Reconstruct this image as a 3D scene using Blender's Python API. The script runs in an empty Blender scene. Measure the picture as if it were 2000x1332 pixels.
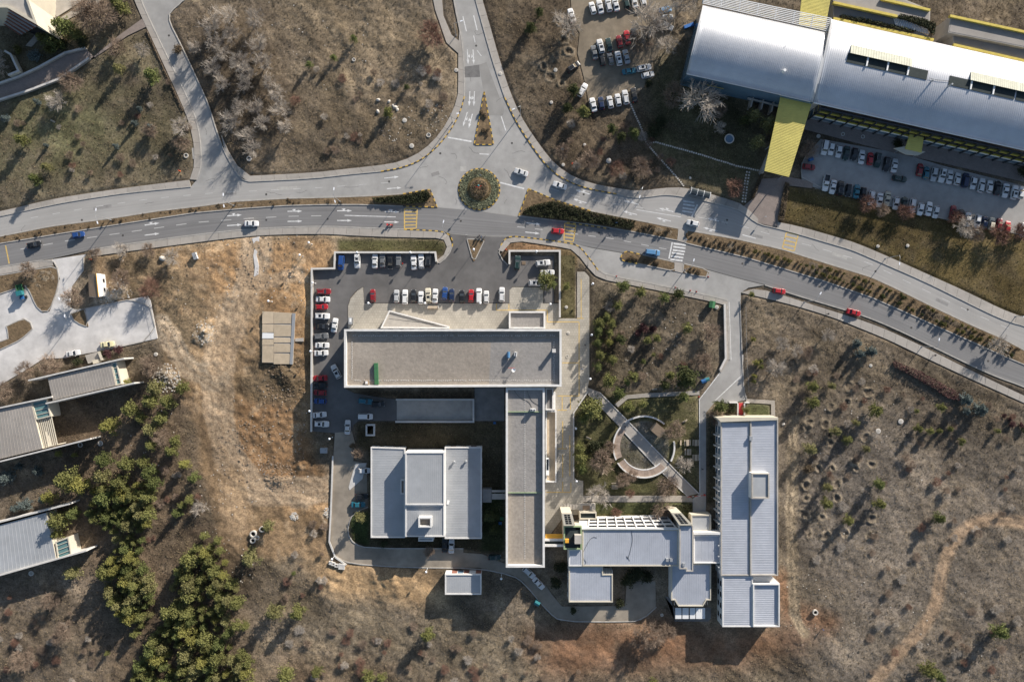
import bpy, bmesh, math, random
import numpy as np
from mathutils import Vector, Matrix
from mathutils.geometry import tessellate_polygon
R = math.radians
random.seed(7)
SC = bpy.context.scene
COL = SC.collection
# ---------------------------------------------------------------- camera, sky, sun, exposure
S = 0.16          # metres per photo pixel at ground level
H = 235.0         # drone height
SUN_EL, SUN_AZ = 19.5, 36.5     # degrees; azimuth from +Y towards +X
cam = bpy.data.objects.new('camera', bpy.data.cameras.new('camera'))
COL.objects.link(cam)
cam.location = (0, 0, H)
cam.data.sensor_width = 36
cam.data.lens = 18 * H / 160.0
cam.data.clip_start = 1
cam.data.clip_end = 9000
SC.camera = cam
world = bpy.data.worlds.new('World'); SC.world = world
world.use_nodes = True
wn = world.node_tree
sky = wn.nodes.new('ShaderNodeTexSky')
sky.sky_type = 'NISHITA'; sky.sun_disc = False
sky.sun_elevation = R(SUN_EL); sky.sun_rotation = R(SUN_AZ)
sky.air_density = 1.0; sky.dust_density = 1.0; sky.ozone_density = 1.2
wn.links.new(sky.outputs[0], wn.nodes['Background'].inputs[0])
wn.nodes['Background'].inputs[1].default_value = 0.075
sd = bpy.data.lights.new('sun', 'SUN'); sd.energy = 4.6; sd.angle = R(0.55); sd.color = (1.0, 0.925, 0.83)
sun = bpy.data.objects.new('sun', sd); COL.objects.link(sun)
dsun = Vector((math.sin(R(SUN_AZ)) * math.cos(R(SUN_EL)), math.cos(R(SUN_AZ)) * math.cos(R(SUN_EL)), math.sin(R(SUN_EL))))
sun.rotation_euler = (-dsun).to_track_quat('-Z', 'Y').to_euler()
sun.location = dsun * 400
SC.view_settings.view_transform = 'Standard'; SC.view_settings.look = 'None'
SC.view_settings.exposure = 0.85; SC.view_settings.gamma = 1.0
SC.cycles.max_bounces = 5
# ---------------------------------------------------------------- coordinates
def W(px, py, z=0.0):
    """photo pixel, of a point z metres above the ground -> world point"""
    k = (H - z) / H * S
    return Vector(((px - 1000) * k, (666 - py) * k, z))
def W2(p, z=0.0):
    v = W(p[0], p[1], z); return (v.x, v.y)
def WP(poly, z=0.0): return [W2(p, z) for p in poly]
# ---------------------------------------------------------------- materials
MATS = {}
def mat(name, col, rough=0.8, metal=0.0, spec=0.3, var=0.0, scale=1.0, bump=0.0, bscale=8.0, coord='obj', var2=0.0, scale2=0.1, emis=None, randobj=0.0, coat=0.0, stretch=None, alpha=None):
    if name in MATS: return MATS[name]
    m = bpy.data.materials.new(name); m.use_nodes = True
    nt = m.node_tree; N = nt.nodes; L = nt.links
    b = N['Principled BSDF']
    b.inputs['Roughness'].default_value = rough; b.inputs['Metallic'].default_value = metal
    b.inputs['Specular IOR Level'].default_value = spec
    b.inputs['Coat Weight'].default_value = coat
    b.inputs['Base Color'].default_value = (*col, 1)
    m.diffuse_color = (*col, 1)
    cur = None
    tc = N.new('ShaderNodeTexCoord')
    src = tc.outputs['Object'] if coord == 'obj' else tc.outputs['UV']
    if coord == 'world':
        g = N.new('ShaderNodeNewGeometry'); src = g.outputs['Position']
    if stretch:
        mp = N.new('ShaderNodeMapping'); mp.inputs['Scale'].default_value = stretch; L.new(src, mp.inputs[0]); srcs = mp.outputs[0]
    else: srcs = src
    def rgb():
        r = N.new('ShaderNodeRGB'); r.outputs[0].default_value = (*col, 1); return r.outputs[0]
    cur = rgb()
    def mulnoise(cur, amt, sc, s, det=5):
        n = N.new('ShaderNodeTexNoise'); n.inputs['Scale'].default_value = sc; n.inputs['Detail'].default_value = det; n.inputs['Roughness'].default_value = 0.65
        L.new(s, n.inputs['Vector'])
        mr = N.new('ShaderNodeMapRange'); mr.inputs[1].default_value = 0.25; mr.inputs[2].default_value = 0.75; mr.inputs[3].default_value = 1 - amt; mr.inputs[4].default_value = 1 + amt
        L.new(n.outputs[0], mr.inputs[0])
        mx = N.new('ShaderNodeMix'); mx.data_type = 'RGBA'; mx.blend_type = 'MULTIPLY'; mx.inputs[0].default_value = 1
        L.new(cur, mx.inputs[6]); L.new(mr.outputs[0], mx.inputs[7]); return mx.outputs[2]
    if var: cur = mulnoise(cur, var, scale, srcs)
    if var2: cur = mulnoise(cur, var2, scale2, src, 3)
    if randobj:
        oi = N.new('ShaderNodeObjectInfo')
        mr = N.new('ShaderNodeMapRange'); mr.inputs[3].default_value = 1 - randobj; mr.inputs[4].default_value = 1 + randobj
        L.new(oi.outputs['Random'], mr.inputs[0])
        mx = N.new('ShaderNodeMix'); mx.data_type = 'RGBA'; mx.blend_type = 'MULTIPLY'; mx.inputs[0].default_value = 1
        L.new(cur, mx.inputs[6]); L.new(mr.outputs[0], mx.inputs[7]); cur = mx.outputs[2]
    L.new(cur, b.inputs['Base Color'])
    if bump:
        n = N.new('ShaderNodeTexNoise'); n.inputs['Scale'].default_value = bscale; n.inputs['Detail'].default_value = 4
        L.new(src, n.inputs['Vector'])
        bp = N.new('ShaderNodeBump'); bp.inputs['Strength'].default_value = 1.0; bp.inputs['Distance'].default_value = bump
        L.new(n.outputs[0], bp.inputs['Height']); L.new(bp.outputs[0], b.inputs['Normal'])
    MATS[name] = m
    return m
def M(n): return MATS[n]
mat('asphalt_pale', (0.335, 0.325, 0.31), 0.9, var=0.12, scale=0.45, var2=0.22, scale2=0.06, coord='world', bump=0.008, bscale=3)
mat('asphalt_mid', (0.27, 0.26, 0.245), 0.9, var=0.14, scale=0.25, var2=0.16, scale2=0.05, coord='world', bump=0.008, bscale=3)
mat('asphalt_dark', (0.138, 0.132, 0.128), 0.85, var=0.18, scale=0.3, var2=0.30, scale2=0.06, coord='world', bump=0.008, bscale=3)
mat('asphalt_dusty', (0.29, 0.25, 0.20), 0.9, var=0.28, scale=0.22, var2=0.3, scale2=0.07, coord='world', bump=0.01, bscale=3)
mat('asphalt_white', (0.54, 0.52, 0.50), 0.9, var=0.2, scale=0.3, var2=0.25, scale2=0.06, coord='world', bump=0.01, bscale=2)
mat('asphalt_patch', (0.17, 0.165, 0.16), 0.9, var=0.25, scale=0.7, coord='world')
mat('slab', (0.36, 0.33, 0.295), 0.9, var=0.10, scale=0.8, var2=0.15, scale2=0.08, coord='world', randobj=0.07, bump=0.006, bscale=5)
mat('kerb', (0.38, 0.36, 0.33), 0.85, var=0.3, scale=0.7, coord='world')
mat('kerb_black', (0.055, 0.055, 0.055), 0.8, var=0.3, scale=1.5, coord='world')
mat('kerb_yellow', (0.56, 0.36, 0.07), 0.7, var=0.25, scale=1.5, coord='world')
mat('paint_white', (0.64, 0.635, 0.62), 0.7, var=0.3, scale=1.4, coord='world')
mat('paint_yellow', (0.58, 0.40, 0.13), 0.7, var=0.3, scale=1.0, coord='world')
mat('paint_faded', (0.50, 0.49, 0.47), 0.7, var=0.15, scale=1.2, coord='world')
mat('paint_red', (0.55, 0.06, 0.06), 0.6, var=0.15, scale=1.2, coord='world')
mat('concrete', (0.40, 0.37, 0.33), 0.9, var=0.16, scale=0.5, var2=0.15, scale2=0.12, coord='world', bump=0.006, bscale=5)
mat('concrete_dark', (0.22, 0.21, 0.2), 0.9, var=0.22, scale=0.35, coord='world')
mat('concrete_white', (0.55, 0.53, 0.50), 0.8, var=0.16, scale=0.7, coord='world')
mat('white_wall', (0.66, 0.645, 0.62), 0.7, var=0.14, scale=0.6, coord='world')
mat('cream_wall', (0.52, 0.475, 0.385), 0.8, var=0.08, scale=0.5, coord='world')
mat('gravel_roof', (0.285, 0.25, 0.212), 0.95, var=0.20, scale=1.3, var2=0.18, scale2=0.06, coord='world', bump=0.07, bscale=1.1)
mat('gravel_roof_grey', (0.265, 0.25, 0.235), 0.95, var=0.18, scale=1.3, var2=0.16, scale2=0.06, coord='world', bump=0.07, bscale=1.1)
mat('metal_roof_grey', (0.38, 0.39, 0.40), 0.5, metal=0.15, spec=0.4, var=0.08, scale=0.4, var2=0.14, scale2=0.07, coord='world')
mat('metal_roof_pale', (0.435, 0.455, 0.50), 0.42, metal=0.2, spec=0.5, var=0.07, scale=0.5, var2=0.12, scale2=0.08, coord='world')
mat('metal_roof_silver', (0.54, 0.55, 0.575), 0.36, metal=0.4, spec=0.5, var=0.07, scale=0.35, var2=0.09, scale2=0.06, coord='world')
mat('metal_roof_brown', (0.29, 0.265, 0.24), 0.7, var=0.10, scale=0.35, var2=0.16, scale2=0.09, coord='world')
mat('yellow_sheet', (0.56, 0.48, 0.13), 0.6, var=0.10, scale=0.5, var2=0.12, scale2=0.1, coord='world')
mat('yellow_paint', (0.56, 0.44, 0.08), 0.6, var=0.2, scale=0.7, coord='world')
mat('orange_sheet', (0.80, 0.40, 0.05), 0.55, var=0.06, scale=0.6, coord='world')
mat('metal_white', (0.74, 0.74, 0.73), 0.45, spec=0.4)
mat('metal_grey', (0.40, 0.41, 0.42), 0.45, metal=0.4)
mat('metal_dark', (0.06, 0.065, 0.07), 0.5, metal=0.3)
mat('glass_dark', (0.018, 0.022, 0.028), 0.12, spec=0.6)
mat('glass_blue', (0.10, 0.17, 0.24), 0.12, spec=0.6)
mat('glass_teal', (0.12, 0.22, 0.22), 0.15, spec=0.6)
mat('black', (0.012, 0.012, 0.013), 0.8)
mat('roof_dark', (0.035, 0.045, 0.045), 0.9, var=0.2, scale=0.8, coord='world')
mat('green_rim', (0.30, 0.38, 0.22), 0.7, var=0.1, scale=0.8, coord='world')
mat('green_box', (0.05, 0.16, 0.07), 0.6)
mat('tan_board', (0.46, 0.375, 0.27), 0.85, var=0.14, scale=0.7, coord='world', randobj=0.08)
mat('wood', (0.30, 0.22, 0.15), 0.8, var=0.15, scale=1.2, coord='world')
mat('seat_brown', (0.34, 0.265, 0.215), 0.85, var=0.2, scale=0.9, coord='world', randobj=0.1)
mat('wood_pale', (0.50, 0.42, 0.32), 0.8, var=0.12, scale=1.2, coord='world')
mat('brick_red', (0.25, 0.11, 0.08), 0.85, var=0.2, scale=1.0, coord='world')
mat('plastic_red', (0.55, 0.04, 0.03), 0.5)
mat('plastic_orange', (0.75, 0.16, 0.05), 0.5)
mat('plastic_blue', (0.03, 0.12, 0.30), 0.5)
mat('plastic_teal', (0.03, 0.17, 0.19), 0.5)
mat('globe', (0.80, 0.82, 0.86), 0.3, spec=0.5)
mat('rubber', (0.015, 0.015, 0.016), 0.8)
mat('chrome', (0.6, 0.6, 0.62), 0.25, metal=0.9)
mat('headlamp', (0.75, 0.76, 0.78), 0.15, spec=0.6)
mat('taillamp', (0.40, 0.02, 0.02), 0.3)
mat('bark', (0.13, 0.10, 0.075), 0.95, var=0.2, scale=2)
mat('bark_pale', (0.40, 0.355, 0.305), 0.9, var=0.18, scale=1.5, randobj=0.15)
mat('bark_brown', (0.24, 0.18, 0.135), 0.9, var=0.18, scale=1.5, randobj=0.15)
mat('bark_red', (0.20, 0.115, 0.085), 0.9, var=0.18, scale=1.5, randobj=0.15)
mat('skin', (0.45, 0.28, 0.2), 0.6)
mat('cloth_dark', (0.03, 0.03, 0.04), 0.9)
mat('cloth_blue', (0.07, 0.12, 0.25), 0.9)
mat('stone_pale', (0.56, 0.52, 0.46), 0.9, var=0.15, scale=1.0, coord='world')
mat('well_ring', (0.55, 0.52, 0.47), 0.9, var=0.15, scale=1.5, coord='world')
mat('tarp_blue', (0.04, 0.16, 0.45), 0.6)
# ---------------------------------------------------------------- object helpers
def tag(o, label=None, cat=None, group=None, kind=None):
    if label: o['label'] = label
    if cat: o['category'] = cat
    if group: o['group'] = group
    if kind: o['kind'] = kind
    return o
def wloc(o):
    v = Vector((0, 0, 0))
    while o: v += o.location; o = o.parent
    return v
def thing(name, label, cat, loc=(0, 0, 0), group=None, kind=None):
    o = bpy.data.objects.new(name, None); COL.objects.link(o); o.location = loc
    o.empty_display_size = 0.3
    return tag(o, label, cat, group, kind)
def struct(name, loc=(0, 0, 0)):
    return thing(name, None, None, loc, kind='structure')
class MB:
    def __init__(s): s.v = []; s.f = []; s.m = []; s.uv = None
    def add(s, vs, fs, mi=0):
        n = len(s.v); s.v += [tuple(v) for v in vs]; s.f += [tuple(i + n for i in f) for f in fs]; s.m += [mi] * len(fs); return s
    def box(s, x0, x1, y0, y1, z0, z1, mi=0):
        return s.add([(x0, y0, z0), (x1, y0, z0), (x1, y1, z0), (x0, y1, z0), (x0, y0, z1), (x1, y0, z1), (x1, y1, z1), (x0, y1, z1)],
              [(3, 2, 1, 0), (4, 5, 6, 7), (0, 1, 5, 4), (1, 2, 6, 5), (2, 3, 7, 6), (3, 0, 4, 7)], mi)
    def obox(s, c, ux, hx, hy, z0, z1, mi=0):
        """box centred at c (x,y), long axis direction ux (2d), half sizes"""
        u = Vector(ux[:2]).normalized(); w = Vector((-u.y, u.x)); c = Vector(c[:2])
        return s.prism([c - u * hx - w * hy, c + u * hx - w * hy, c + u * hx + w * hy, c - u * hx + w * hy], z0, z1, mi)
    def prism(s, poly, z0, z1, mi=0, z1s=None):
        """vertical prism over a 2d polygon (any winding, may be concave)"""
        p = [Vector((q[0], q[1])) for q in poly]
        a = sum(p[i].x * p[(i + 1) % len(p)].y - p[(i + 1) % len(p)].x * p[i].y for i in range(len(p)))
        if a < 0:
            p.reverse()
            if z1s: z1s = z1s[::-1]
        n = len(p); b = len(s.v)
        for q in p: s.v.append((q.x, q.y, z0))
        for i, q in enumerate(p): s.v.append((q.x, q.y, z1s[i] if z1s else z1))
        if n <= 4: tris = [tuple(range(n))]
        else:
            tris = []
            for t in tessellate_polygon([[Vector((q.x, q.y, 0)) for q in p]]):
                A, B, C = (p[i] for i in t)
                if (B - A).cross(C - A) < 0: t = t[::-1]
                tris.append(tuple(t))
        for t in tris:
            s.f.append(tuple(b + n + i for i in t)); s.f.append(tuple(b + i for i in reversed(t))); s.m += [mi, mi]
        for i in range(n):
            j = (i + 1) % n; s.f.append((b + i, b + j, b + n + j, b + n + i)); s.m.append(mi)
        return s
    def tube(s, pts, r, n=6, mi=0, cap=True):
        pts = [Vector(p) for p in pts]; rs = r if isinstance(r, (list, tuple)) else [r] * len(pts); b = len(s.v)
        for i, p in enumerate(pts):
            d = (pts[min(i + 1, len(pts) - 1)] - pts[max(i - 1, 0)]).normalized()
            a = d.orthogonal().normalized() if abs(d.z) < 0.99 else Vector((1, 0, 0)); c = d.cross(a)
            for k in range(n):
                t = 2 * math.pi * k / n; s.v.append(tuple(p + (a * math.cos(t) + c * math.sin(t)) * rs[i]))
        for i in range(len(pts) - 1):
            for k in range(n):
                k2 = (k + 1) % n; s.f.append((b + i * n + k, b + i * n + k2, b + (i + 1) * n + k2, b + (i + 1) * n + k)); s.m.append(mi)
        if cap:
            s.f.append(tuple(b + k for k in reversed(range(n)))); s.f.append(tuple(b + (len(pts) - 1) * n + k for k in range(n))); s.m += [mi, mi]
        return s
    def lathe(s, c, prof, n=16, mi=0):
        """prof: (radius, z) from bottom to top round a vertical axis through c"""
        b = len(s.v)
        for r, z in prof:
            for k in range(n):
                t = 2 * math.pi * k / n; s.v.append((c[0] + r * math.cos(t), c[1] + r * math.sin(t), c[2] + z))
        for i in range(len(prof) - 1):
            for k in range(n):
                k2 = (k + 1) % n; s.f.append((b + i * n + k, b + i * n + k2, b + (i + 1) * n + k2, b + (i + 1) * n + k)); s.m.append(mi)
        if prof[-1][0] > 0.001: s.f.append(tuple(b + (len(prof) - 1) * n + k for k in range(n))); s.m.append(mi)
        return s
    def mesh(s, name, mats, off=(0, 0, 0), smooth=False):
        me = bpy.data.meshes.new(name)
        o = Vector(off)
        me.from_pydata([(v[0] - o.x, v[1] - o.y, v[2] - o.z) for v in s.v], [], s.f)
        for m in (mats if isinstance(mats, (list, tuple)) else [mats]): me.materials.append(M(m) if isinstance(m, str) else m)
        if any(s.m): me.polygons.foreach_set('material_index', s.m)
        if smooth: me.polygons.foreach_set('use_smooth', [True] * len(s.f))
        me.update(); return me
    def build(s, name, mats, parent=None, smooth=False, kind=None, loc=None, label=None, cat=None, group=None):
        off = wloc(parent) if parent else Vector(loc or (0, 0, 0))
        o = bpy.data.objects.new(name, s.mesh(name, mats, off, smooth)); COL.objects.link(o)
        if parent: o.parent = parent
        else: o.location = off
        return tag(o, label, cat, group, kind)
def place(name, me, loc, parent=None, rz=0, sc=1, mats=None):
    o = bpy.data.objects.new(name, me); COL.objects.link(o); o.location = loc; o.rotation_euler = (0, 0, rz)
    o.scale = (sc, sc, sc) if not isinstance(sc, tuple) else sc
    if parent: o.parent = parent
    return o
def resample(pl, n):
    p = np.array(pl, float); d = np.r_[0, np.cumsum(np.hypot(*np.diff(p, axis=0).T))]
    t = np.linspace(0, d[-1], n); return np.c_[np.interp(t, d, p[:, 0]), np.interp(t, d, p[:, 1])]
def smooth_pl(pl, it=2):
    """Chaikin corner cutting of an open polyline"""
    p = [tuple(q) for q in pl]
    for _ in range(it):
        q = [p[0]]
        for a, b in zip(p[:-1], p[1:]):
            q += [(a[0] * .75 + b[0] * .25, a[1] * .75 + b[1] * .25), (a[0] * .25 + b[0] * .75, a[1] * .25 + b[1] * .75)]
        q.append(p[-1]); p = q
    return p
def plen(pl):
    p = np.array(pl, float); return float(np.hypot(*np.diff(p, axis=0).T).sum())
# ---------------------------------------------------------------- outlines traced on the ground (photo pixels)
UP_N_W = [(-160, 455), (0, 423), (102, 400), (179, 387), (255, 376), (373, 365)]
NW_W = [(240, -110), (274, 0), (306, 69), (340, 138), (378, 217), (391, 268), (393, 319), (390, 335), (384, 352), (373, 365)]
NW_E = [(420, -110), (362, 0), (333, 23), (328, 38), (354, 89), (384, 153), (407, 204), (425, 263), (440, 301), (463, 340), (472, 351), (487, 355)]
NARM_W = [(487, 355), (610, 349), (680, 341), (744, 335), (782, 329), (820, 315), (854, 288), (882, 253), (900, 217), (907, 189), (907, 153), (905, 102), (899, 64), (888, 13), (868, -110)]
NARM_E = [(900, -110), (929, 0), (943, 51), (963, 122), (986, 191), (1007, 237), (1037, 283), (1066, 323), (1089, 343), (1122, 361), (1166, 373), (1204, 379), (1237, 387), (1266, 385), (1301, 380), (1332, 384), (1377, 392), (1443, 410), (1458, 420), (1479, 438), (1517, 446), (1555, 456), (1632, 479), (1664, 488), (1728, 516), (1804, 549), (1881, 587), (1946, 619), (1985, 633), (2000, 636), (2170, 700)]
MED_W_N = [(-160, 497), (0, 462), (102, 442), (217, 427), (306, 413), (400, 402), (457, 394), (559, 388), (645, 386), (727, 383), (787, 379), (840, 370)]
MED_W_S = [(-160, 505), (0, 476), (128, 455), (255, 435), (380, 416), (482, 407), (559, 402), (635, 400), (700, 400), (787, 403), (854, 405)]
BED_N = [(1032, 369), (1087, 392), (1153, 412), (1242, 430), (1326, 447)]
BED_S = [(1013, 422), (1153, 439), (1242, 454), (1324, 470)]
MED_E_N = [(1342, 450), (1443, 468), (1530, 488), (1606, 512), (1700, 541), (1742, 560), (1819, 598), (1895, 634), (1959, 662), (2000, 684), (2170, 770)]
MED_E_S = [(1339, 475), (1453, 502), (1530, 525), (1606, 548), (1704, 582), (1768, 610), (1844, 644), (1908, 672), (1959, 695), (2000, 712), (2170, 790)]
LOW_S_W = [(-160, 553), (0, 522), (102, 505), (179, 488), (255, 476), (380, 459), (482, 448), (559, 444), (635, 442), (700, 445), (789, 448), (853, 450)]
LOW_S_E = [(1006, 461), (1064, 468), (1122, 476), (1153, 483), (1217, 494), (1318, 512), (1335, 515), (1384, 527), (1453, 546), (1494, 556), (1555, 577), (1632, 600), (1682, 615), (1742, 639), (1819, 676), (1895, 713), (1946, 736), (2000, 755), (2170, 830)]
BAY_S = [(1122, 476), (1135, 484), (1153, 507), (1168, 527), (1179, 535), (1204, 541), (1255, 551), (1319, 564), (1400, 581), (1422, 588)]
# roads
UPPER_ROAD = [(-160, 455), *UP_N_W[1:], *NW_W[::-1][1:], *NW_E, *NARM_W[1:], *NARM_E, (2170, 770), *MED_E_N[::-1][1:], (1339, 476), (1324, 471), *BED_N[::-1], (1013, 424), (935, 413), (854, 406), (840, 370), *MED_W_N[::-1][1:]]
LOWER_ROAD = [*MED_W_S, (935, 412), (1013, 423), *BED_S[1:], *MED_E_S, (2170, 830), *LOW_S_E[::-1][1:], (988, 463), (930, 462), (880, 457), *LOW_S_W[::-1]]
BAY = [*BAY_S, (1447, 586), (1447, 572), (1462, 562), (1494, 557), (1453, 547), (1384, 528), (1335, 516), (1318, 513), (1217, 495), (1153, 484)]
SIDE_ROAD = [(1419, 584), (1446, 578), (1449, 688), (1453, 764), (1460, 780), (1424, 788), (1398, 783), (1379, 806), (1379, 985), (1378, 1003), (1353, 1003), (1353, 974), (1366, 964), (1366, 780), (1404, 729), (1424, 703)]
LEFT_LOT = [(100, 507), (168, 497), (163, 505), (163, 529), (140, 560), (136, 600), (150, 606), (288, 578), (294, 588), (308, 661), (194, 686), (166, 691), (128, 699), (84, 701), (51, 722), (0, 752), (-160, 820), (-160, 570), (0, 576), (52, 557), (60, 575), (70, 598), (84, 611), (97, 608), (112, 570), (117, 545), (112, 524)]
MAIN_LOT = [(612, 527), (655, 526), (657, 495), (850, 495), (848, 510), (853, 517), (866, 510), (879, 494), (885, 474), (878, 456), (930, 461), (990, 462), (979, 479), (973, 489), (978, 504), (992, 518), (997, 512), (997, 500), (1082, 500), (1082, 592), (1062, 592), (1062, 565), (1057, 560), (1001, 560), (996, 566), (996, 592), (710, 592), (710, 560), (697, 567), (684, 582), (679, 598), (679, 641), (676, 760), (692, 768), (740, 776), (775, 780), (775, 822), (700, 822), (690, 830), (687, 843), (654, 846), (612, 842)]
SOUTH_ROAD = [(654, 845), (687, 842), (694, 868), (690, 900), (716, 905), (718, 990), (690, 1000), (681, 1020), (679, 1042), (689, 1060), (714, 1070), (828, 1071), (905, 1072), (905, 1079), (942, 1082), (985, 1100), (1025, 1111), (1064, 1139), (1078, 1161), (1098, 1184), (1221, 1183), (1224, 1136), (1280, 1134), (1281, 1184), (1252, 1211), (1204, 1213), (1095, 1212), (1070, 1193), (1022, 1135), (1000, 1122), (934, 1108), (791, 1107), (677, 1100), (657, 1085), (646, 1057), (648, 1000), (651, 894)]
PLAZA = [(711, 593), (995, 593), (995, 567), (1001, 561), (1057, 561), (1061, 566), (1061, 593), (1093, 593), (1093, 622), (1127, 622), (1127, 531), (1142, 531), (1151, 541), (1151, 742), (1146, 765), (1120, 806), (1120, 936), (1139, 939), (1139, 968), (1139, 985), (1136, 1005), (1104, 1005), (1062, 1060), (1040, 1060), (1040, 760), (1000, 700), (680, 700), (680, 598), (685, 583), (698, 568), (709, 561)]
COURT = [(927, 757), (985, 757), (985, 822), (927, 822)]
PATHS = {
 'park_ramp': [(1144, 766), (1148, 757), (1172, 766), (1236, 831), (1315, 913), (1366, 963), (1343, 968), (1284, 913), (1220, 844)],
 'park_path': [(1139, 968), (1345, 968), (1353, 974), (1353, 980), (1139, 980)],
 'curved_path': [(1200, 790), (1222, 772), (1262, 768), (1366, 763), (1366, 771), (1262, 776), (1226, 779), (1207, 795)],
 'sidewalk_spur': [(860, -40), (866, 31), (882, 69), (901, 84), (903, 104), (894, 104), (872, 84), (850, 20), (838, -40)],
 'canopy_forecourt': [(1484, 350), (1541, 346), (1588, 356), (1586, 368), (1533, 362), (1521, 430), (1516, 444), (1482, 436), (1460, 418), (1453, 402), (1474, 385), (1480, 362)],
 'zigzag_walk': [(-40, 215), (0, 197), (60, 178), (120, 155), (175, 118), (235, 68), (288, 30), (288, 52), (250, 70), (185, 113), (170, 98), (130, 108), (75, 138), (40, 153), (0, 168), (-40, 180)],
 'upper_walk': [(50, 90), (75, 62), (160, 10), (200, -40), (235, -40), (190, 10), (130, 40), (90, 62), (62, 92)],
 'terrace': [(80, 40), (95, 0), (105, -60), (190, -60), (165, 0), (95, 44)],
 'car_park_apron': [(1560, 250), (1750, 300), (1845, 320), (2010, 358), (2170, 400), (2170, 360), (2010, 330), (1850, 290), (1750, 270), (1575, 228)],
 'crossing_path': [(1326, 448), (1341, 451), (1338, 475), (1324, 471)],
 'island_gap_path': [(1318, 512), (1335, 515), (1334, 534), (1318, 530)],
 'entrance_path': [(1457, 779), (1513, 782), (1514, 815), (1506, 815), (1506, 789), (1457, 786)],
 'hut_path': [(681, 951), (694, 905), (716, 904), (708, 935), (683, 957)],
}
RIGHT_LOT = [(1566, 318), (1578, 300), (1603, 272), (1760, 300), (1845, 325), (2010, 366), (2170, 405), (2170, 500), (2010, 460), (1850, 428), (1700, 392), (1590, 366), (1566, 354)]
TOP_LOT = [(1110, -60), (1290, -60), (1318, 20), (1318, 55), (1275, 120), (1278, 150), (1248, 180), (1235, 200), (1150, 212), (1148, 190), (1140, 150), (1128, 105), (1132, 65), (1118, 40)]
ISLANDS = {  # planted beds edged by kerbs, with striped kerb or not
 'west_median': ([*MED_W_N, (854, 405), *MED_W_S[::-1][1:]], 0),
 'hedge_bed': ([*BED_N, *BED_S[::-1]], 1),
 'east_median': ([*MED_E_N, *MED_E_S[::-1]], 0),
 'north_island': ([(946, 180), (964, 283), (926, 283)], 1),
 'entry_island': ([(912, 467), (947, 468), (927, 510), (924, 510)], 0),
 'bay_island': ([(1212, 502), (1217, 494), (1225, 491), (1318, 512), (1318, 530), (1222, 511), (1213, 507)], 0),
 'lamp_island': ([(1335, 515), (1380, 526), (1385, 533), (1378, 542), (1334, 533)], 0),
 'lot_island': ([(0, 538), (102, 521), (112, 525), (116, 545), (111, 570), (97, 607), (84, 610), (70, 597), (60, 573), (51, 557), (0, 574), (-100, 580), (-100, 552)], 0),
 'pole_island': ([(138, 613), (166, 603), (173, 638), (163, 637), (145, 626)], 0),
 'kidney_island': ([(13, 637), (46, 622), (59, 629), (64, 643), (40, 664), (0, 683), (-30, 690), (-30, 678), (18, 661)], 0),
}
BEDS = {'lawn_bed': [(1094, 500), (1124, 500), (1124, 621), (1094, 621)], 'lawn_bed.a': [(1099, 645), (1122, 645), (1122, 700), (1099, 700)], 'lawn_bed.b': [(1099, 713), (1122, 713), (1122, 746), (1099, 746)]}
# ---------------------------------------------------------------- terrain: heights and soil colours on a grid
def axis(lo, hi, st):
    inner = np.arange(lo, hi + 1, st); far = [30, 90, 250, 700, 2000, 6000, 20000]
    return np.r_[[lo - f for f in far[::-1]], inner, [hi + f for f in far]]
GX = axis(-90, 2090, 2.4); GY = axis(-90, 1420, 2.4)
PXg, PYg = np.meshgrid(GX, GY)
NSH = PXg.shape
def vnoise(x, y, seed):
    xi = np.floor(x).astype(np.int64); yi = np.floor(y).astype(np.int64); xf = x - xi; yf = y - yi
    def h(a, b):
        n = (a * 374761393 + b * 668265263 + seed * 1442695041) & 0xffffffff
        n = ((n ^ (n >> 13)) * 1274126177) & 0xffffffff
        return ((n ^ (n >> 16)) & 0xffff) / 65535.0
    u = xf * xf * (3 - 2 * xf); v = yf * yf * (3 - 2 * yf)
    return (h(xi, yi) * (1 - u) + h(xi + 1, yi) * u) * (1 - v) + (h(xi, yi + 1) * (1 - u) + h(xi + 1, yi + 1) * u) * v
def fbm(sc, seed, octv=4, sx=1.0, sy=1.0, rot=0.0):
    a = 0; t = 0; amp = 1
    c, s_ = math.cos(rot), math.sin(rot)
    X = (PXg * c + PYg * s_) * sx; Y = (-PXg * s_ + PYg * c) * sy
    for i in range(octv):
        a = a + amp * vnoise(X / sc * 2 ** i, Y / sc * 2 ** i, seed + i); t += amp; amp *= 0.5
    return a / t - 0.5
def inside(poly, X, Y):
    r = np.zeros(X.shape, bool); n = len(poly)
    for i in range(n):
        x0, y0 = poly[i]; x1, y1 = poly[(i + 1) % n]
        if y0 == y1: continue
        c = ((y0 > Y) != (y1 > Y)) & (X < (x1 - x0) * (Y - y0) / (y1 - y0) + x0); r ^= c
    return r
def blur(a, r):
    if r < 1: return a
    for ax in (0, 1):
        for _ in range(2):
            p = np.pad(a, [(r + 1, r) if i == ax else (0, 0) for i in (0, 1)], mode='edge'); c = np.cumsum(p, axis=ax)
            n = a.shape[ax]; sl = lambda s0: tuple(slice(s0, s0 + n) if i == ax else slice(None) for i in (0, 1))
            a = (c[sl(2 * r + 1)] - c[sl(0)]) / (2 * r + 1)
    return a
WX = PXg + fbm(45, 11, 3) * 26 + fbm(10, 31, 2) * 9; WY = PYg + fbm(45, 21, 3) * 26 + fbm(10, 41, 2) * 9
NF = fbm(25, 5, 4)
def pmask(poly, feather=3, warp=True, noise=0.0, seed=5):
    m = inside(poly, WX if warp else PXg, WY if warp else PYg).astype(float)
    m = blur(m, feather)
    if noise: m = m * np.clip(1 + np.roll(NF, (seed * 97 % 500, seed * 211 % 700), (0, 1)) * noise * 2, 0, 1)
    return m
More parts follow.
